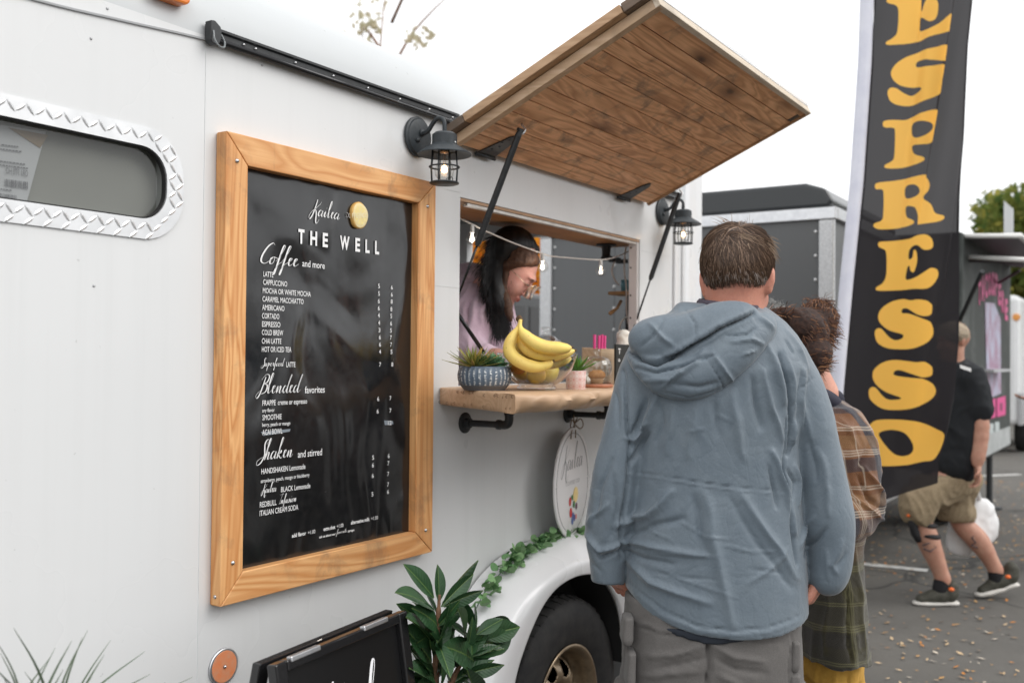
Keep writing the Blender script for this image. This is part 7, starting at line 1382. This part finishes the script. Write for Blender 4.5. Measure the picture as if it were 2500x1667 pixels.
zh = p(2010, 1578)[2]; P, Q = J.build(.0055, cut=lambda X, Y, Z: zh+.004*np.sin(X*60)-Z); P = vsmooth(P, Q, 1); N = vnormals(P, Q)
FW = [([(2075, 1130), (2125, 1200), (2110, 1290)], 7, 9), ([(2060, 1150), (2080, 1200), (2120, 1230)], 6, -9), ([(2050, 1200), (2100, 1240), (2125, 1260)], 6, 8), ([(2100, 1050), (2130, 1120)], 8, 5), ([(2030, 1420), (2035, 1580)], 5, -8), ([(2060, 1340), (2080, 1575)], 9, 5), ([(1990, 1400), (1985, 1575)], 9, 5), ([(2090, 1290), (2040, 1310)], 8, -8), ([(2040, 1020), (2060, 1080)], 8, 5), ([(2085, 1080), (2060, 1130)], 6, -6)]
P = folds(WM, P, N, FW, 1.0, (0, 0), 2.7); N = vnormals(P, Q); P = wrinkle(P, N, .006, (10, 10, 8), 31, 2.5)
PM = M('plaid_wool', (.1, .08, .05), .9, sheen=.3); t = NT(PM); tc = t.n('ShaderNodeTexCoord'); mp = t.n('ShaderNodeMapping'); t.l(tc.outputs['Object'], mp.inputs[0]); mp.inputs['Rotation'].default_value = (0, .06, .0); sx = t.n('ShaderNodeSeparateXYZ'); t.l(mp.outputs[0], sx.inputs[0])
wob = t.math('MULTIPLY', t.noise(t.co((1, 1, 1), rnd=False), 9, 2, .5), .02)
def stripe(axis, per, lo_, hi_, off=0.0):
    v = t.math('FRACT', t.math('ADD', t.math('MULTIPLY', t.math('ADD', axis, wob), 1/per), off)); return t.math('MULTIPLY', t.gray(v, lo_-.01, lo_+.01), t.gray(v, hi_-.01, hi_+.01, 1, 0))
xx = t.math('ADD', sx.outputs[0], t.math('MULTIPLY', sx.outputs[1], .9)); zc = sx.outputs[2]
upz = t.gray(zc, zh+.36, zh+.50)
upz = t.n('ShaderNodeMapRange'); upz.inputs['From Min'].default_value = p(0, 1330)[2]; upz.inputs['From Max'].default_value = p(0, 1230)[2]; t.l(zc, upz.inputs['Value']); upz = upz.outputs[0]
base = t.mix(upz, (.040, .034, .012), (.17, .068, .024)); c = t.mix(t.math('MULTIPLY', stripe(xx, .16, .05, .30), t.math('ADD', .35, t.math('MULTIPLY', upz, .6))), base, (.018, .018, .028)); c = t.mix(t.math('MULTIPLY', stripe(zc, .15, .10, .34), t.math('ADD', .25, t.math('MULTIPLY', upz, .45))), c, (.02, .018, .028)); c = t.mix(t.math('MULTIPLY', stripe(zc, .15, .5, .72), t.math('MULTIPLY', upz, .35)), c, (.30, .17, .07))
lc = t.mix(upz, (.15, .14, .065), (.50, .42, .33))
for ax4, per, offs in ((xx, .16, (.36, .40, .44, .70)), (zc, .15, (.38, .42, .46, .80, .84))):
    for o4 in offs: c = t.mix(t.math('MULTIPLY', stripe(ax4, per, o4, o4+.018), .75), c, lc)
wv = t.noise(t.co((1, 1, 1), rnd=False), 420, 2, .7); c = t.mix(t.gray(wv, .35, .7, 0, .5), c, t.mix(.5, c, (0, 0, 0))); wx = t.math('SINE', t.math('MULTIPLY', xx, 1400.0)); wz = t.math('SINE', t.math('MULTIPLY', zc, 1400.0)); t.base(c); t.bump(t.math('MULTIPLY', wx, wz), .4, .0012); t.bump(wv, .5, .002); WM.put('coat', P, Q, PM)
q = Body(.01); q.chain([p(2000, 965, 2.68), p(2030, 985, 2.72), p(2048, 1005, 2.76)], [.022, .024, .014]); q.cone(p(1985, 985, 2.9), p(2035, 975, 2.82), .03, .03); P, Q = q.build(.005); WM.put('collar', P, Q, M('navy_collar', (.02, .02, .035), .8))
B = Body(.012); B.loft([p(0, 1600)[2]-.02, p(0, 1520)[2]], p(2015, 1580)[0], .02, r(70), .16, 2.5); B.chain([p(2035, 1590, 2.76), p(2035, 2000, 2.76), p(2030, 2130, 2.76)], [r(52)*1.3, .075, .07]); B.chain([p(1992, 1590, 2.88), p(1985, 2000, 2.9), p(1985, 2130, 2.9)], [.085, .075, .07]); P, Q = B.build(.007); N = vnormals(P, Q); P = folds(WM, P, N, [([(2065, 1590), (2070, 1700)], 3, -4), ([(2000, 1600), (1985, 1680)], 8, 6), ([(2030, 1600), (2020, 1680)], 6, -5)], 1, (0, 0)); P = wrinkle(P, vnormals(P, Q), .005, (14, 14, 8), 33, 2.5); WM.put('trousers', P, Q, noisy('mustard_cord', (.52, .30, .055), (.44, .24, .04), 90, .85, .3, .002))
for (x, y) in ((p(2030, 2150)[0]-.02, .0), (p(1985, 2150)[0]-.02, .12)): shoe(WM, WM.e, (x+.06, y, 0), (x-.2, y, 0), M('boot_black', (.02, .02, .02), .5), RUBBER)
def curly(f, mat, blobs, n, L, w, curl, cf, seed, keep=lambda v: v[:, 2] > -2, lift=.5, grav=.1, flow=(0, 0, -.4), base=None, nm='hair', jit=.25):
    B = Body(.02)
    for c, rd_ in blobs: B.ell(c, rd_)
    P, Q = B.build(.006); P = wrinkle(P, vnormals(P, Q), .006, (30, 30, 30), seed, 2); f.put(nm+'_mass', P, Q, base); R_ = []; N_ = []
    tot = sum(r_[0]*r_[2] for _, r_ in blobs)
    for i, (c, rd_) in enumerate(blobs):
        a, b, v = ell_pts(int(n*rd_[0]*rd_[2]/tot), c, np.array(rd_)*.98, (0, 0, 0), seed+i, keep); R_.append(a); N_.append(b)
    R_ = np.concatenate(R_); N_ = np.concatenate(N_); fl = np.tile(np.array(flow), (len(R_), 1))+np.stack([vnoise(R_*30, 61), vnoise(R_*30, 62), vnoise(R_*30, 63)], 1)*.9; fl -= N_*np.sum(fl*N_, 1)[:, None]; strands(nm, f.e, mat, R_, N_, fl, L, 9, w, lift, grav, curl, cf, seed, jit=jit)
WH = hairmat('hair_curly', (.035, .014, .009), (.12, .045, .022), (.38, .18, .08)); WHB = noisy('curly_base', (.018, .009, .007), (.05, .022, .014), 90, .8, .5, .003)
bl = [(p(1968, 818, 2.75), (r(50), .085, r(62))), (p(1976, 866, 2.74), (r(48), .085, r(50))), (p(1948, 800, 2.70), (r(26), .05, r(34))), (p(1998, 775), (r(32), .05, r(32))), (p(1925, 768, 2.72), (r(48), .05, r(17))), (p(2015, 805), (r(20), .04, r(34))), (p(1960, 790, 2.7), (r(26), .05, r(26)))]
curly(WM, WH, bl, 4500, .042, .0010, .0036, 90, 71, base=WHB, lift=-.22, flow=(.9, .1, .25), jit=.08)
curly(WM, WH, [(p(2000, 765), (r(36), .045, r(28)))], 900, .035, .0007, .006, 170, 77, base=WHB, lift=.15, nm='bun', jit=.15)

# ================= third customer, only grey curls show
TP = PF(1878, 3.35, 0, 'person with curly grey hair almost hidden behind the couple at the counter'); p, r = TP.p, TP.r
B = Body(.02); hc3 = p(1872, 838); head(B, hc3, (0, 0, 2.6), .95, False); B.cone(p(1872, 990), p(1872, 900), .06, .055); B.loft([.1, .8, 1.0, 1.25, p(0, 990)[2]], 0, 0, [.14, .17, .16, .19, .07], [.1, .12, .11, .11, .06]); B.chain([(-.19, 0, 1.2), (-.22, 0, .95), (-.2, -.1, .75)], [.05, .04, .03]); B.chain([(.19, 0, 1.2), (.22, 0, .95), (.2, -.1, .75)], [.05, .04, .03]); P, Q = B.build(.012); TP.put('body', P, Q, SK2)
B = Body(.02); B.loft([.55, .8, 1.0, 1.25, p(0, 985)[2]], 0, 0, [.18, .185, .175, .20, .09], [.13, .135, .13, .13, .08]); B.chain([(-.19, 0, 1.2), (-.22, 0, .95), (-.2, -.1, .78)], [.062, .052, .045]); B.chain([(.19, 0, 1.2), (.22, 0, .95), (.2, -.1, .78)], [.062, .052, .045]); P, Q = B.build(.012); TP.put('coat', P, Q, M('dark_coat', (.03, .03, .035), .9))
for x in (-.08, .08): shoe(TP, TP.e, (x, .1, 0), (x, -.16, 0), bpy.data.materials['boot_black'], RUBBER)
curly(TP, hairmat('hair_silver', (.10, .10, .10), (.28, .28, .27), (.45, .45, .44)), [(hc3+[0, .0, .03], (.095, .11, .105))], 1800, .03, .0008, .005, 300, 81, keep=lambda v: v[:, 2] > -.2, base=noisy('silver_base', (.09, .09, .09), (.16, .16, .15), 90, .8), lift=.4)

# ================= barista leaning over the inner counter
BA = PF(1125, 3.98, .5, 'person in a mauve hoodie with long black hair and wire glasses working inside the trailer'); p, r = BA.p, BA.r
SK3 = skinmat('skin_pink', (.82, .47, .39), (.76, .37, .31)); b3 = lambda x, y, Z=3.55: p(1110+.1722*x, 530+.1722*y, Z)
be = (-.72, 0, -1.78); bh = b3(800, 740, 3.56); B = Body(.02); H = head(B, bh, be, .96, False, True); B.cone(b3(360, 1050, 3.66), b3(640, 850, 3.6), .045, .045, .03)
B.chain([p(1125, 880, 3.98)*[1, 1, 1], p(1135, 750, 3.85), b3(330, 1060, 3.7)], [.14, .12, .06], .03); B.chain([p(1152, 748, 3.62), p(1140, 850, 3.5), p(1235, 880, 3.35)], [.05, .04, .03]); B.chain([p(1115, 750, 4.0), p(1150, 860, 3.95), p(1250, 880, 3.8)], [.05, .04, .03]); hand(B, p(1240, 880, 3.33), (1, -.2, -.2), (0, .2, -1), .9, .6, 1); hand(B, p(1255, 880, 3.78), (1, -.2, -.2), (0, .2, -1), .9, .6, -1)
for s_ in (-.09, .09): B.chain([np.array([s_, 0, .85]), np.array([s_, 0, .45]), np.array([s_, 0, .08])], [.09, .06, .045])
P, Q = B.build(.004); P = vsmooth(P, Q, 1); o = BA.put('body', P, Q, SK3); lp_ = H(0, .100, -.067); Rb = rotm(be); q = ((P-lp_)@Rb)/np.array([.022, .02, .0105]); lv = np.clip(1.6-np.linalg.norm(q, axis=1)*1.2, 0, 1)
for s_ in (-1, 1):
    q = ((P-H(s_*.031, .096, .006))@Rb)/np.array([.017, .02, .004]); lv = lv
a_ = o.data.attributes.new('lip', 'FLOAT', 'POINT'); a_.data.foreach_set('value', (lv*.9).astype(np.float32))
def arc(name, pts, rr, mat, par=None): q = MB(); q.tube(pts, rr, 6); return q.build(name, mat, par or BA.e, smooth=True, local=True)
LSH = M('lash_black', (.015, .012, .012), .6); BRW = M('brow_brown', (.09, .05, .035), .8)
for s_ in (-1, 1):
    arc('eyelashes', [H(s_*(.031+.0155*u), .0985-.006*abs(u), .0025-.003*u*u) for u in np.linspace(-1, 1, 7)], .0016, LSH); arc('eyebrow', [H(s_*(.032+.019*u), .099-.008*abs(u), .024+.003*(1-u*u)) for u in np.linspace(-1, 1, 7)], [.001, .0018, .0022, .0022, .002, .0015, .0008], BRW)
GW = M('gold_wire', (.75, .62, .45), .25, 1.0); gls = []
for s_ in (-1, 1):
    ring = [H(s_*.038+.033*math.cos(a), .121-.010*abs(math.cos(a))**2*1, -.010+.031*math.sin(a)) for a in np.linspace(0, 2*PI, 29)[:-1]]; gls.append(ring)
GS = empty('eyeglasses', tuple(BA.O+np.array([0, 0, .8])), 'thin gold wire eyeglasses with round lenses worn by the barista', 'glasses', None, TH-PI/2); off = Vector((0, 0, -.8))
q = MB(); 
for ring in gls: q.tube([Vector(v)+off for v in ring], .0017, 6, closed=True)
q.tube([Vector(H(-.008, .121, -.002))+off, Vector(H(0, .124, .001))+off, Vector(H(.008, .121, -.002))+off], .001, 6)
for s_ in (-1, 1): q.tube([Vector(H(s_*.065, .112, .0))+off, Vector(H(s_*.076, .06, .004))+off, Vector(H(s_*.080, -.01, .005))+off], .0011, 6)
q.build('frame', GW, GS, smooth=True, local=True)
for ring in gls: q = MB(); q.add([Vector(v)+off for v in ring], [tuple(range(28))]); q.build('lens', thin_glass('lens_glass', (.95, .95, .95), 6), GS, local=True)
# hoodie
J = Body(.03); J.chain([p(1110, 900, 3.98), p(1128, 800, 3.9), p(1138, 745, 3.82), p(1160, 712, 3.74)], [.19, .18, .145, .09]); J.cone(p(1148, 735, 3.66), p(1158, 790, 3.56), .085, .07); J.cone(p(1158, 790, 3.56), p(1140, 860, 3.5), .07, .06); J.cone(p(1140, 860, 3.5), p(1215, 885, 3.38), .055, .045); J.cone(p(1205, 730, 3.78), p(1215, 800, 3.72), .07, .06); J.cone(p(1215, 800, 3.72), p(1225, 880, 3.7), .06, .05); J.cone(p(1195, 740, 3.7), p(1200, 850, 3.72), .09, .10)
J.chain([p(1118, 706, 3.86), p(1130, 692, 3.80), p(1155, 690, 3.74), p(1175, 704, 3.66)], [.05, .06, .055, .04], .02)
P, Q = J.build(.006); P = vsmooth(P, Q, 1); N = vnormals(P, Q)
FBa = [([(420, 980), (300, 1250), (280, 1500)], 40, 9), ([(330, 1050), (200, 1300), (180, 1560)], 30, -9), ([(560, 1180), (480, 1350), (560, 1560)], 30, -9), ([(500, 1150), (400, 1350), (420, 1560)], 36, 9), ([(680, 1360), (700, 1560)], 22, -8), ([(740, 1380), (745, 1568)], 22, 7), ([(60, 960), (200, 880), (350, 900), (420, 1000)], 30, -12), ([(100, 850), (220, 800), (340, 830)], 40, 6), ([(240, 950), (150, 1150), (60, 1350)], 30, 7)]
P = folds(BA, P, N, FBa, .1722, (1110, 530), 3.62); P = wrinkle(P, vnormals(P, Q), .006, (11, 11, 7), 37, 2.5); HD = noisy('mauve_fleece', (.86, .66, .78), (.78, .58, .70), 160, .9, .3, .002, sheen=.3); BA.put('hoodie', P, Q, HD)
B = Body(.02); B.loft([.02, .5, .85, .95], 0, 0, [.15, .17, .18, .16], [.1, .12, .13, .12], 2.5); P, Q = B.build(.012); BA.put('trousers', P, Q, M('dark_jeans', (.03, .035, .05), .9))
for x in (-.09, .09): shoe(BA, BA.e, (x, .1, 0), (x, -.16, 0), bpy.data.materials['boot_black'], RUBBER)
prn = M('hoodie_print', (.10, .07, .11), .8)
for k in range(5): arc('hoodie_print', [p(1206+(k % 2)*6, 786+k*9, 3.565-.001*k), p(1216, 785+k*9, 3.565)], .003, prn)
BK = hairmat('hair_black', (.004, .004, .005), (.010, .009, .010), (.02, .018, .02)); BKB = M('hair_black_base', (.005, .005, .006), .5)
hb = Body(.03); hk = [(870, 400, 200, 3.56), (750, 450, 225, 3.57), (640, 650, 172, 3.57), (585, 890, 135, 3.56), (600, 1120, 105, 3.53), (630, 1290, 85, 3.52), (640, 1400, 45, 3.52)]; hb.chain([b3(a, b, d) for a, b, c, d in hk], [r(c*.1722, 3.55) for a, b, c, d in hk], .03, sq=(1, 1.5, 1)); hb.ell(b3(820, 290, 3.56), (r(24, 3.55), .045, r(20, 3.55))); hb.cone(b3(1000, 390, 3.56), b3(1120, 470, 3.58), .035, .022)
P, Q = hb.build(.006); P = vsmooth(P, Q, 1); P = wrinkle(P, vnormals(P, Q), .003, (60, 60, 8), 39, 2); BA.put('hair_mass', P, Q, BKB)
rsb = np.random.RandomState(8); R_, Fl, Nn = [], [], []
for i in range(len(hk)-1):
    a, b = b3(hk[i][0], hk[i][1], hk[i][3]), b3(hk[i+1][0], hk[i+1][1], hk[i+1][3]); n = 420; t_ = rsb.rand(n, 1); c = a+(b-a)*t_; rr = (hk[i][2]+(hk[i+1][2]-hk[i][2])*t_)*.1722*3.55/FPX; an = rsb.uniform(0, 2*PI, n); d = (b-a)/np.linalg.norm(b-a); u = np.cross(d, [0, 1, 0]); u /= np.linalg.norm(u); w_ = np.array([0, 1.5, 0]); nv = u*np.cos(an)[:, None]+w_*np.sin(an)[:, None]; R_.append(c+nv*rr*.98); Nn.append(nv/np.linalg.norm(nv, axis=1)[:, None]); Fl.append(np.tile(d, (n, 1)))
strands('hair', BA.e, BK, np.concatenate(R_), np.concatenate(Nn), np.concatenate(Fl), .10, 7, .0012, .10, .06, seed=9, jit=.10)
BRH = hairmat('hair_auburn', (.10, .045, .025), (.20, .10, .06), (.28, .16, .10))
hb = Body(.012); hb.chain([b3(860, 530, 3.485), b3(980, 545, 3.475), b3(1090, 580, 3.49), b3(1155, 650, 3.53)], [.022, .022, .019, .010], sq=(1, .8, 1)); hb.chain([b3(740, 690, 3.49), b3(850, 640, 3.475), b3(1000, 625, 3.475), b3(1130, 650, 3.51)], [.015, .015, .014, .009]); hb.chain([b3(690, 1060, 3.50), b3(730, 1200, 3.49), b3(790, 1450, 3.48)], [.008, .016, .008]); hb.chain([b3(745, 680, 3.50), b3(715, 850, 3.50), b3(690, 1060, 3.50)], [.010, .009, .008])
P, Q = hb.build(.0045); P = wrinkle(P, vnormals(P, Q), .003, (70, 70, 30), 40, 2); BA.put('fringe', P, Q, noisy('auburn_base', (.06, .028, .017), (.13, .065, .038), 120, .6, .4, .002))
for k in range(6): arc('hair_lock', [b3(440-20*k, 540-8*k, 3.55), b3(470, 510, 3.56), b3(520+20*k, 470, 3.56)], [.0004, .0018, .002], BKB) if k < 3 else arc('hair_lock', [b3(440+10*k, 1000, 3.5), b3(430+4*k, 1100, 3.49), b3(405+8*k, 1190, 3.49)], [.005, .004, .0006], BKB)
arc('hair_clip', [b3(865, 318, 3.50), b3(890, 300, 3.495), b3(915, 312, 3.50)], [.003, .005, .003], M('clip_yellow', (.75, .55, .10), .4))

# ================= walking man beyond the banner
WK = PF(2315, 6.2, 0, 'person walking in a black shirt, khaki shorts and a black knee brace beyond the banner'); p, r = WK.p, WK.r; SK4 = skinmat('skin_ruddy', (.50, .29, .21), (.42, .21, .15)); z5 = lambda x, y, Z=6.2: p(2000+.3615*x, 1100+.3615*y, Z); q5_ = lambda k: r(k*.3615)
B = Body(.03); head(B, p(2328, 832, 6.15), (-.1, 0, 1.75), 1.0); B.cone(p(2330, 900, 6.15), p(2328, 860, 6.15), .06, .06); B.chain([p(2330, 1150), p(2335, 1000), p(2340, 920)], [.11, .13, .11]); B.chain([p(2374, 925, 6.05), p(2393, 1040, 6.02), p(2386, 1130, 6.0)], [.06, .047, .032]); B.chain([p(2290, 925, 6.4), p(2275, 1040, 6.45), p(2240, 1100, 6.4)], [.06, .045, .03])
hand(B, p(2386, 1135, 6.0), (.05, 0, -1), (-1, .1, 0), 1.0, 1.0, 1); hand(B, p(2238, 1105, 6.4), (-.6, 0, -.6), (0, 0, 1), 1.0, .8, -1)
B.chain([p(2310, 1170, 6.15), z5(690, 430, 6.12), z5(735, 600, 6.12), z5(790, 740, 6.12), z5(838, 870, 6.12)], [.085, .056, .058, .043, .033]); B.chain([p(2340, 1170, 6.3), z5(950, 460, 6.3), z5(1060, 590, 6.3), z5(1130, 690, 6.3), z5(1195, 810, 6.3)], [.085, .056, .057, .043, .033])
B.cone(z5(838, 870, 6.12), z5(800, 950, 6.12), .038, .03); B.cone(z5(1195, 810, 6.3), z5(1190, 880, 6.3), .038, .03); P, Q = B.build(.009); WK.put('body', P, Q, SK4)
J = Body(.03); J.chain([p(2325, 1135), p(2338, 1040), p(2345, 960), p(2340, 925)], [.135, .145, .145, .12], sq=(1, 1.3, 1)); J.cone(p(2330, 905, 6.15), p(2345, 930, 6.15), .08, .10); J.cone(p(2372, 925, 6.05), p(2393, 1000, 6.03), .085, .075); J.cone(p(2290, 925, 6.35), p(2275, 1000, 6.4), .08, .075)
P, Q = J.build(.010, cut=lambda X, Y, Z: np.where(X > .12, p(0, 1018)[2], p(0, 1158)[2])-Z); P = wrinkle(P, vnormals(P, Q), .012, (7, 7, 4), 45, 2.5); WK.put('shirt', P, Q, M('black_cotton', (.010, .012, .015), .85)); q = MB(); a, b = p(2344, 890, 5.93), p(2371, 899, 5.93); q.add([a, b, b-[0, 0, .02], a-[0, 0, .02]], [(0, 1, 2, 3)]); q.build('shirt_print', WHITE, WK.e, local=True)
J = Body(.02); J.chain([p(2325, 1160), z5(685, 320, 6.12), z5(665, 400, 6.12)], [.145, .105, .108]); J.chain([p(2340, 1165, 6.28), z5(895, 350, 6.3), z5(925, 410, 6.3)], [.135, .11, .105]); hz1 = p(0, 1100+.3615*430)[2]
P, Q = J.build(.010, cut=lambda X, Y, Z: np.maximum(p(0, 1253)[2]+.0*X-Z, Z-p(0, 1138)[2])); P = wrinkle(P, vnormals(P, Q), .016, (9, 9, 6), 47, 2.5); WK.put('shorts', P, Q, noisy('khaki', (.24, .185, .115), (.30, .235, .15), 60, .9))
DG = noisy('shoe_olive', (.035, .035, .025), (.06, .058, .045), 60, .7); SW = M('sole_white', (.60, .58, .54), .6); ORG = M('orange_tab', (.8, .16, .03), .5)
hl, to = z5(925, 1005, 6.12), z5(630, 1000, 6.12); hl[2] = to[2] = 0; o1 = shoe(WK, WK.e, hl, to, DG, SW, s=1.15); hl2, to2 = z5(1330, 925, 6.3), z5(1050, 1020, 6.3); to2[2] = 0; hl2[2] = .085; o2 = shoe(WK, WK.e, hl2, to2, DG, SW, s=1.15)
for (x, y, Z_, o_) in ((893, 935, 6.05, o1), (1275, 850, 6.22, o2)): q = MB(); q.lathe([(0, -.013), (.014, -.008), (.017, 0), (.014, .008), (0, .013)], tuple(z5(x, y, Z_)), 12); put('heel_tab', q.mesh('ht', True), ORG, o_, True)
for pts, rr in (((z5(832, 855, 6.12), z5(815, 930, 6.12)), .045), ((z5(1188, 800, 6.3), z5(1195, 870, 6.3)), .045)): B = Body(.01); B.cone(pts[0], pts[1], rr, rr); P, Q = B.build(.01); WK.put('sock', P, Q, M('sock_black', (.012, .012, .014), .9))
KB = M('brace_black', (.014, .014, .016), .7); q = MB()
def band(c, R, h, tilt=0): return [(tuple(c+np.array([R*math.cos(a), R*math.sin(a)*1.0, tilt*R*math.cos(a)]))) for a in np.linspace(0, 2*PI, 25)[:-1]]
for (x, y, R) in ((708, 495, .066), (732, 568, .068)): q.tube(band(z5(x, y, 6.12), R-.006, 0, -.12), .016, 8, closed=True)
q.tube([z5(618, 400, 6.09), z5(628, 480, 6.07), z5(650, 560, 6.07), z5(672, 610, 6.08)], [.02, .026, .026, .018], 10); q.build('knee_brace', KB, WK.e, smooth=True, local=True); q = MB(); q.lathe([(0, -.012), (.014, 0), (0, .012)], tuple(z5(603, 438, 6.05)), 10); q.build('brace_knob', ORG, WK.e, local=True)
TT = M('tattoo_ink', (.10, .07, .07), .6)
for pts, rr in ((((700, 640), (750, 620), (790, 650), (750, 680), (705, 660)), .006), (((1050, 550), (1035, 590), (1060, 620), (1030, 640), (1070, 655)), .006)): arc('tattoo', [z5(x, y, 6.055 if x < 900 else 6.236)+np.array([0, .004, 0]) for x, y in pts], rr, TT, WK.e)
curly(WK, hairmat('hair_blond', (.30, .24, .17), (.42, .36, .27)), [(p(2326, 815, 6.15), (.088, .10, .075))], 1200, .02, .0016, 0, 1, 91, keep=lambda v: v[:, 2] > -.2, base=M('blond_base', (.32, .26, .19), .8), lift=.1)
# white carrier bag in his hand
BGm = M('bag_plastic', (.72, .72, .72), .35, sss=0, alpha=1); bw = WK.O; BGE = empty('carrier_bag', tuple(WK.O+R0*.2+np.array([0, 0, .3])), 'white plastic carrier bag hanging from the hand of the walking person', 'bag', None, TH-PI/2); OB = BGE.location-Vector(WK.O); Ri = Matrix.Rotation(-(TH-PI/2), 3, 'Z'); ofs = np.array(Ri @ OB)
B = Body(.03); tb_ = lambda x, y, Z=6.44: z5(x, y, Z)-ofs
B.chain([tb_(1090, 400), tb_(1070, 520), tb_(980, 600)], [.075, .115, .11], sq=(1, .5, 1)); B.chain([tb_(1120, 420), tb_(1130, 560)], [.045, .065], sq=(1, .6, 1)); B.chain([tb_(940, 500), tb_(930, 640)], [.06, .065], sq=(1, .6, 1)); P, Q = B.build(.010); P = vsmooth(wrinkle(P, vnormals(P, Q), .012, (9, 9, 5), 49, 2.2), Q, 2); put('bag_body', np_mesh('bg', P, Q), BGm, BGE, True)
q = MB(); q.tube(catmull([tb_(1030, 440), tb_(1035, 340), tb_(1055, 258, 6.2), tb_(1085, 330), tb_(1115, 430)], 5), .014, 6); q.build('handle', BGm, BGE, smooth=True, local=True)

# ================= person whose hand reaches in at the right edge
RP2 = PF(2640, 7.2, 0, 'person at the right edge of whom only a reaching hand and a shoe tip show'); p, r = RP2.p, RP2.r
B = Body(.03); head(B, p(2640, 800, 7.2), (0, 0, 1.6), 1.0); B.cone((0, 0, 1.38), p(2640, 840, 7.2), .07, .055); B.loft([.8, 1.0, 1.3, 1.42], 0, 0, [.13, .13, .15, .07], [.16, .16, .2, .1]); B.chain([(0, -.2, 1.33), p(2610, 1000, 7.0), p(2530, 975, 7.0)], [.055, .045, .03]); hand(B, p(2530, 975, 7.0), (-1, 0, .1), (0, 0, 1), 1, .35, 1); B.chain([(0, .2, 1.33), (.05, .22, 1.05), (-.02, .2, .85)], [.055, .045, .03]); B.chain([(0, -.09, .85), (-.05, -.09, .45), (-.12, -.09, .1)], [.09, .06, .045]); B.chain([(0, .09, .85), (.06, .09, .45), (.12, .09, .1)], [.09, .06, .045]); P, Q = B.build(.011); RP2.put('body', P, Q, SK4)
B = Body(.03); B.loft([.75, 1.0, 1.3, 1.42], 0, 0, [.16, .155, .17, .09], [.19, .18, .22, .12]); B.chain([(0, -.2, 1.33), (-.02, -.2, 1.15)], [.075, .07]); B.chain([(0, .2, 1.33), (.05, .22, 1.1)], [.075, .07]); P, Q = B.build(.014); RP2.put('shirt', P, Q, M('plum_shirt', (.12, .05, .08), .9))
B = Body(.02); B.chain([(0, -.09, .8), (-.05, -.09, .45), (-.12, -.09, .12)], [.12, .09, .07]); B.chain([(0, .09, .8), (.06, .09, .45), (.12, .09, .12)], [.12, .09, .07]); P, Q = B.build(.014); RP2.put('trousers', P, Q, bpy.data.materials['dark_jeans']); st = p(2497, 1440, 6.5); st[2] = 0
shoe(RP2, RP2.e, (-.04, -.09, 0), (-.32, -.09, 0), bpy.data.materials['boot_black'], RUBBER); shoe(RP2, RP2.e, (.16, .09, 0), (-.12, .09, 0), bpy.data.materials['boot_black'], RUBBER)
curly(RP2, BK, [(p(2642, 785, 7.2), (.09, .105, .09))], 500, .02, .0016, 0, 1, 95, keep=lambda v: v[:, 2] > -.2, base=BKB, lift=.1)
for o in bpy.data.objects:
    if 'inv' in o: del o['inv']
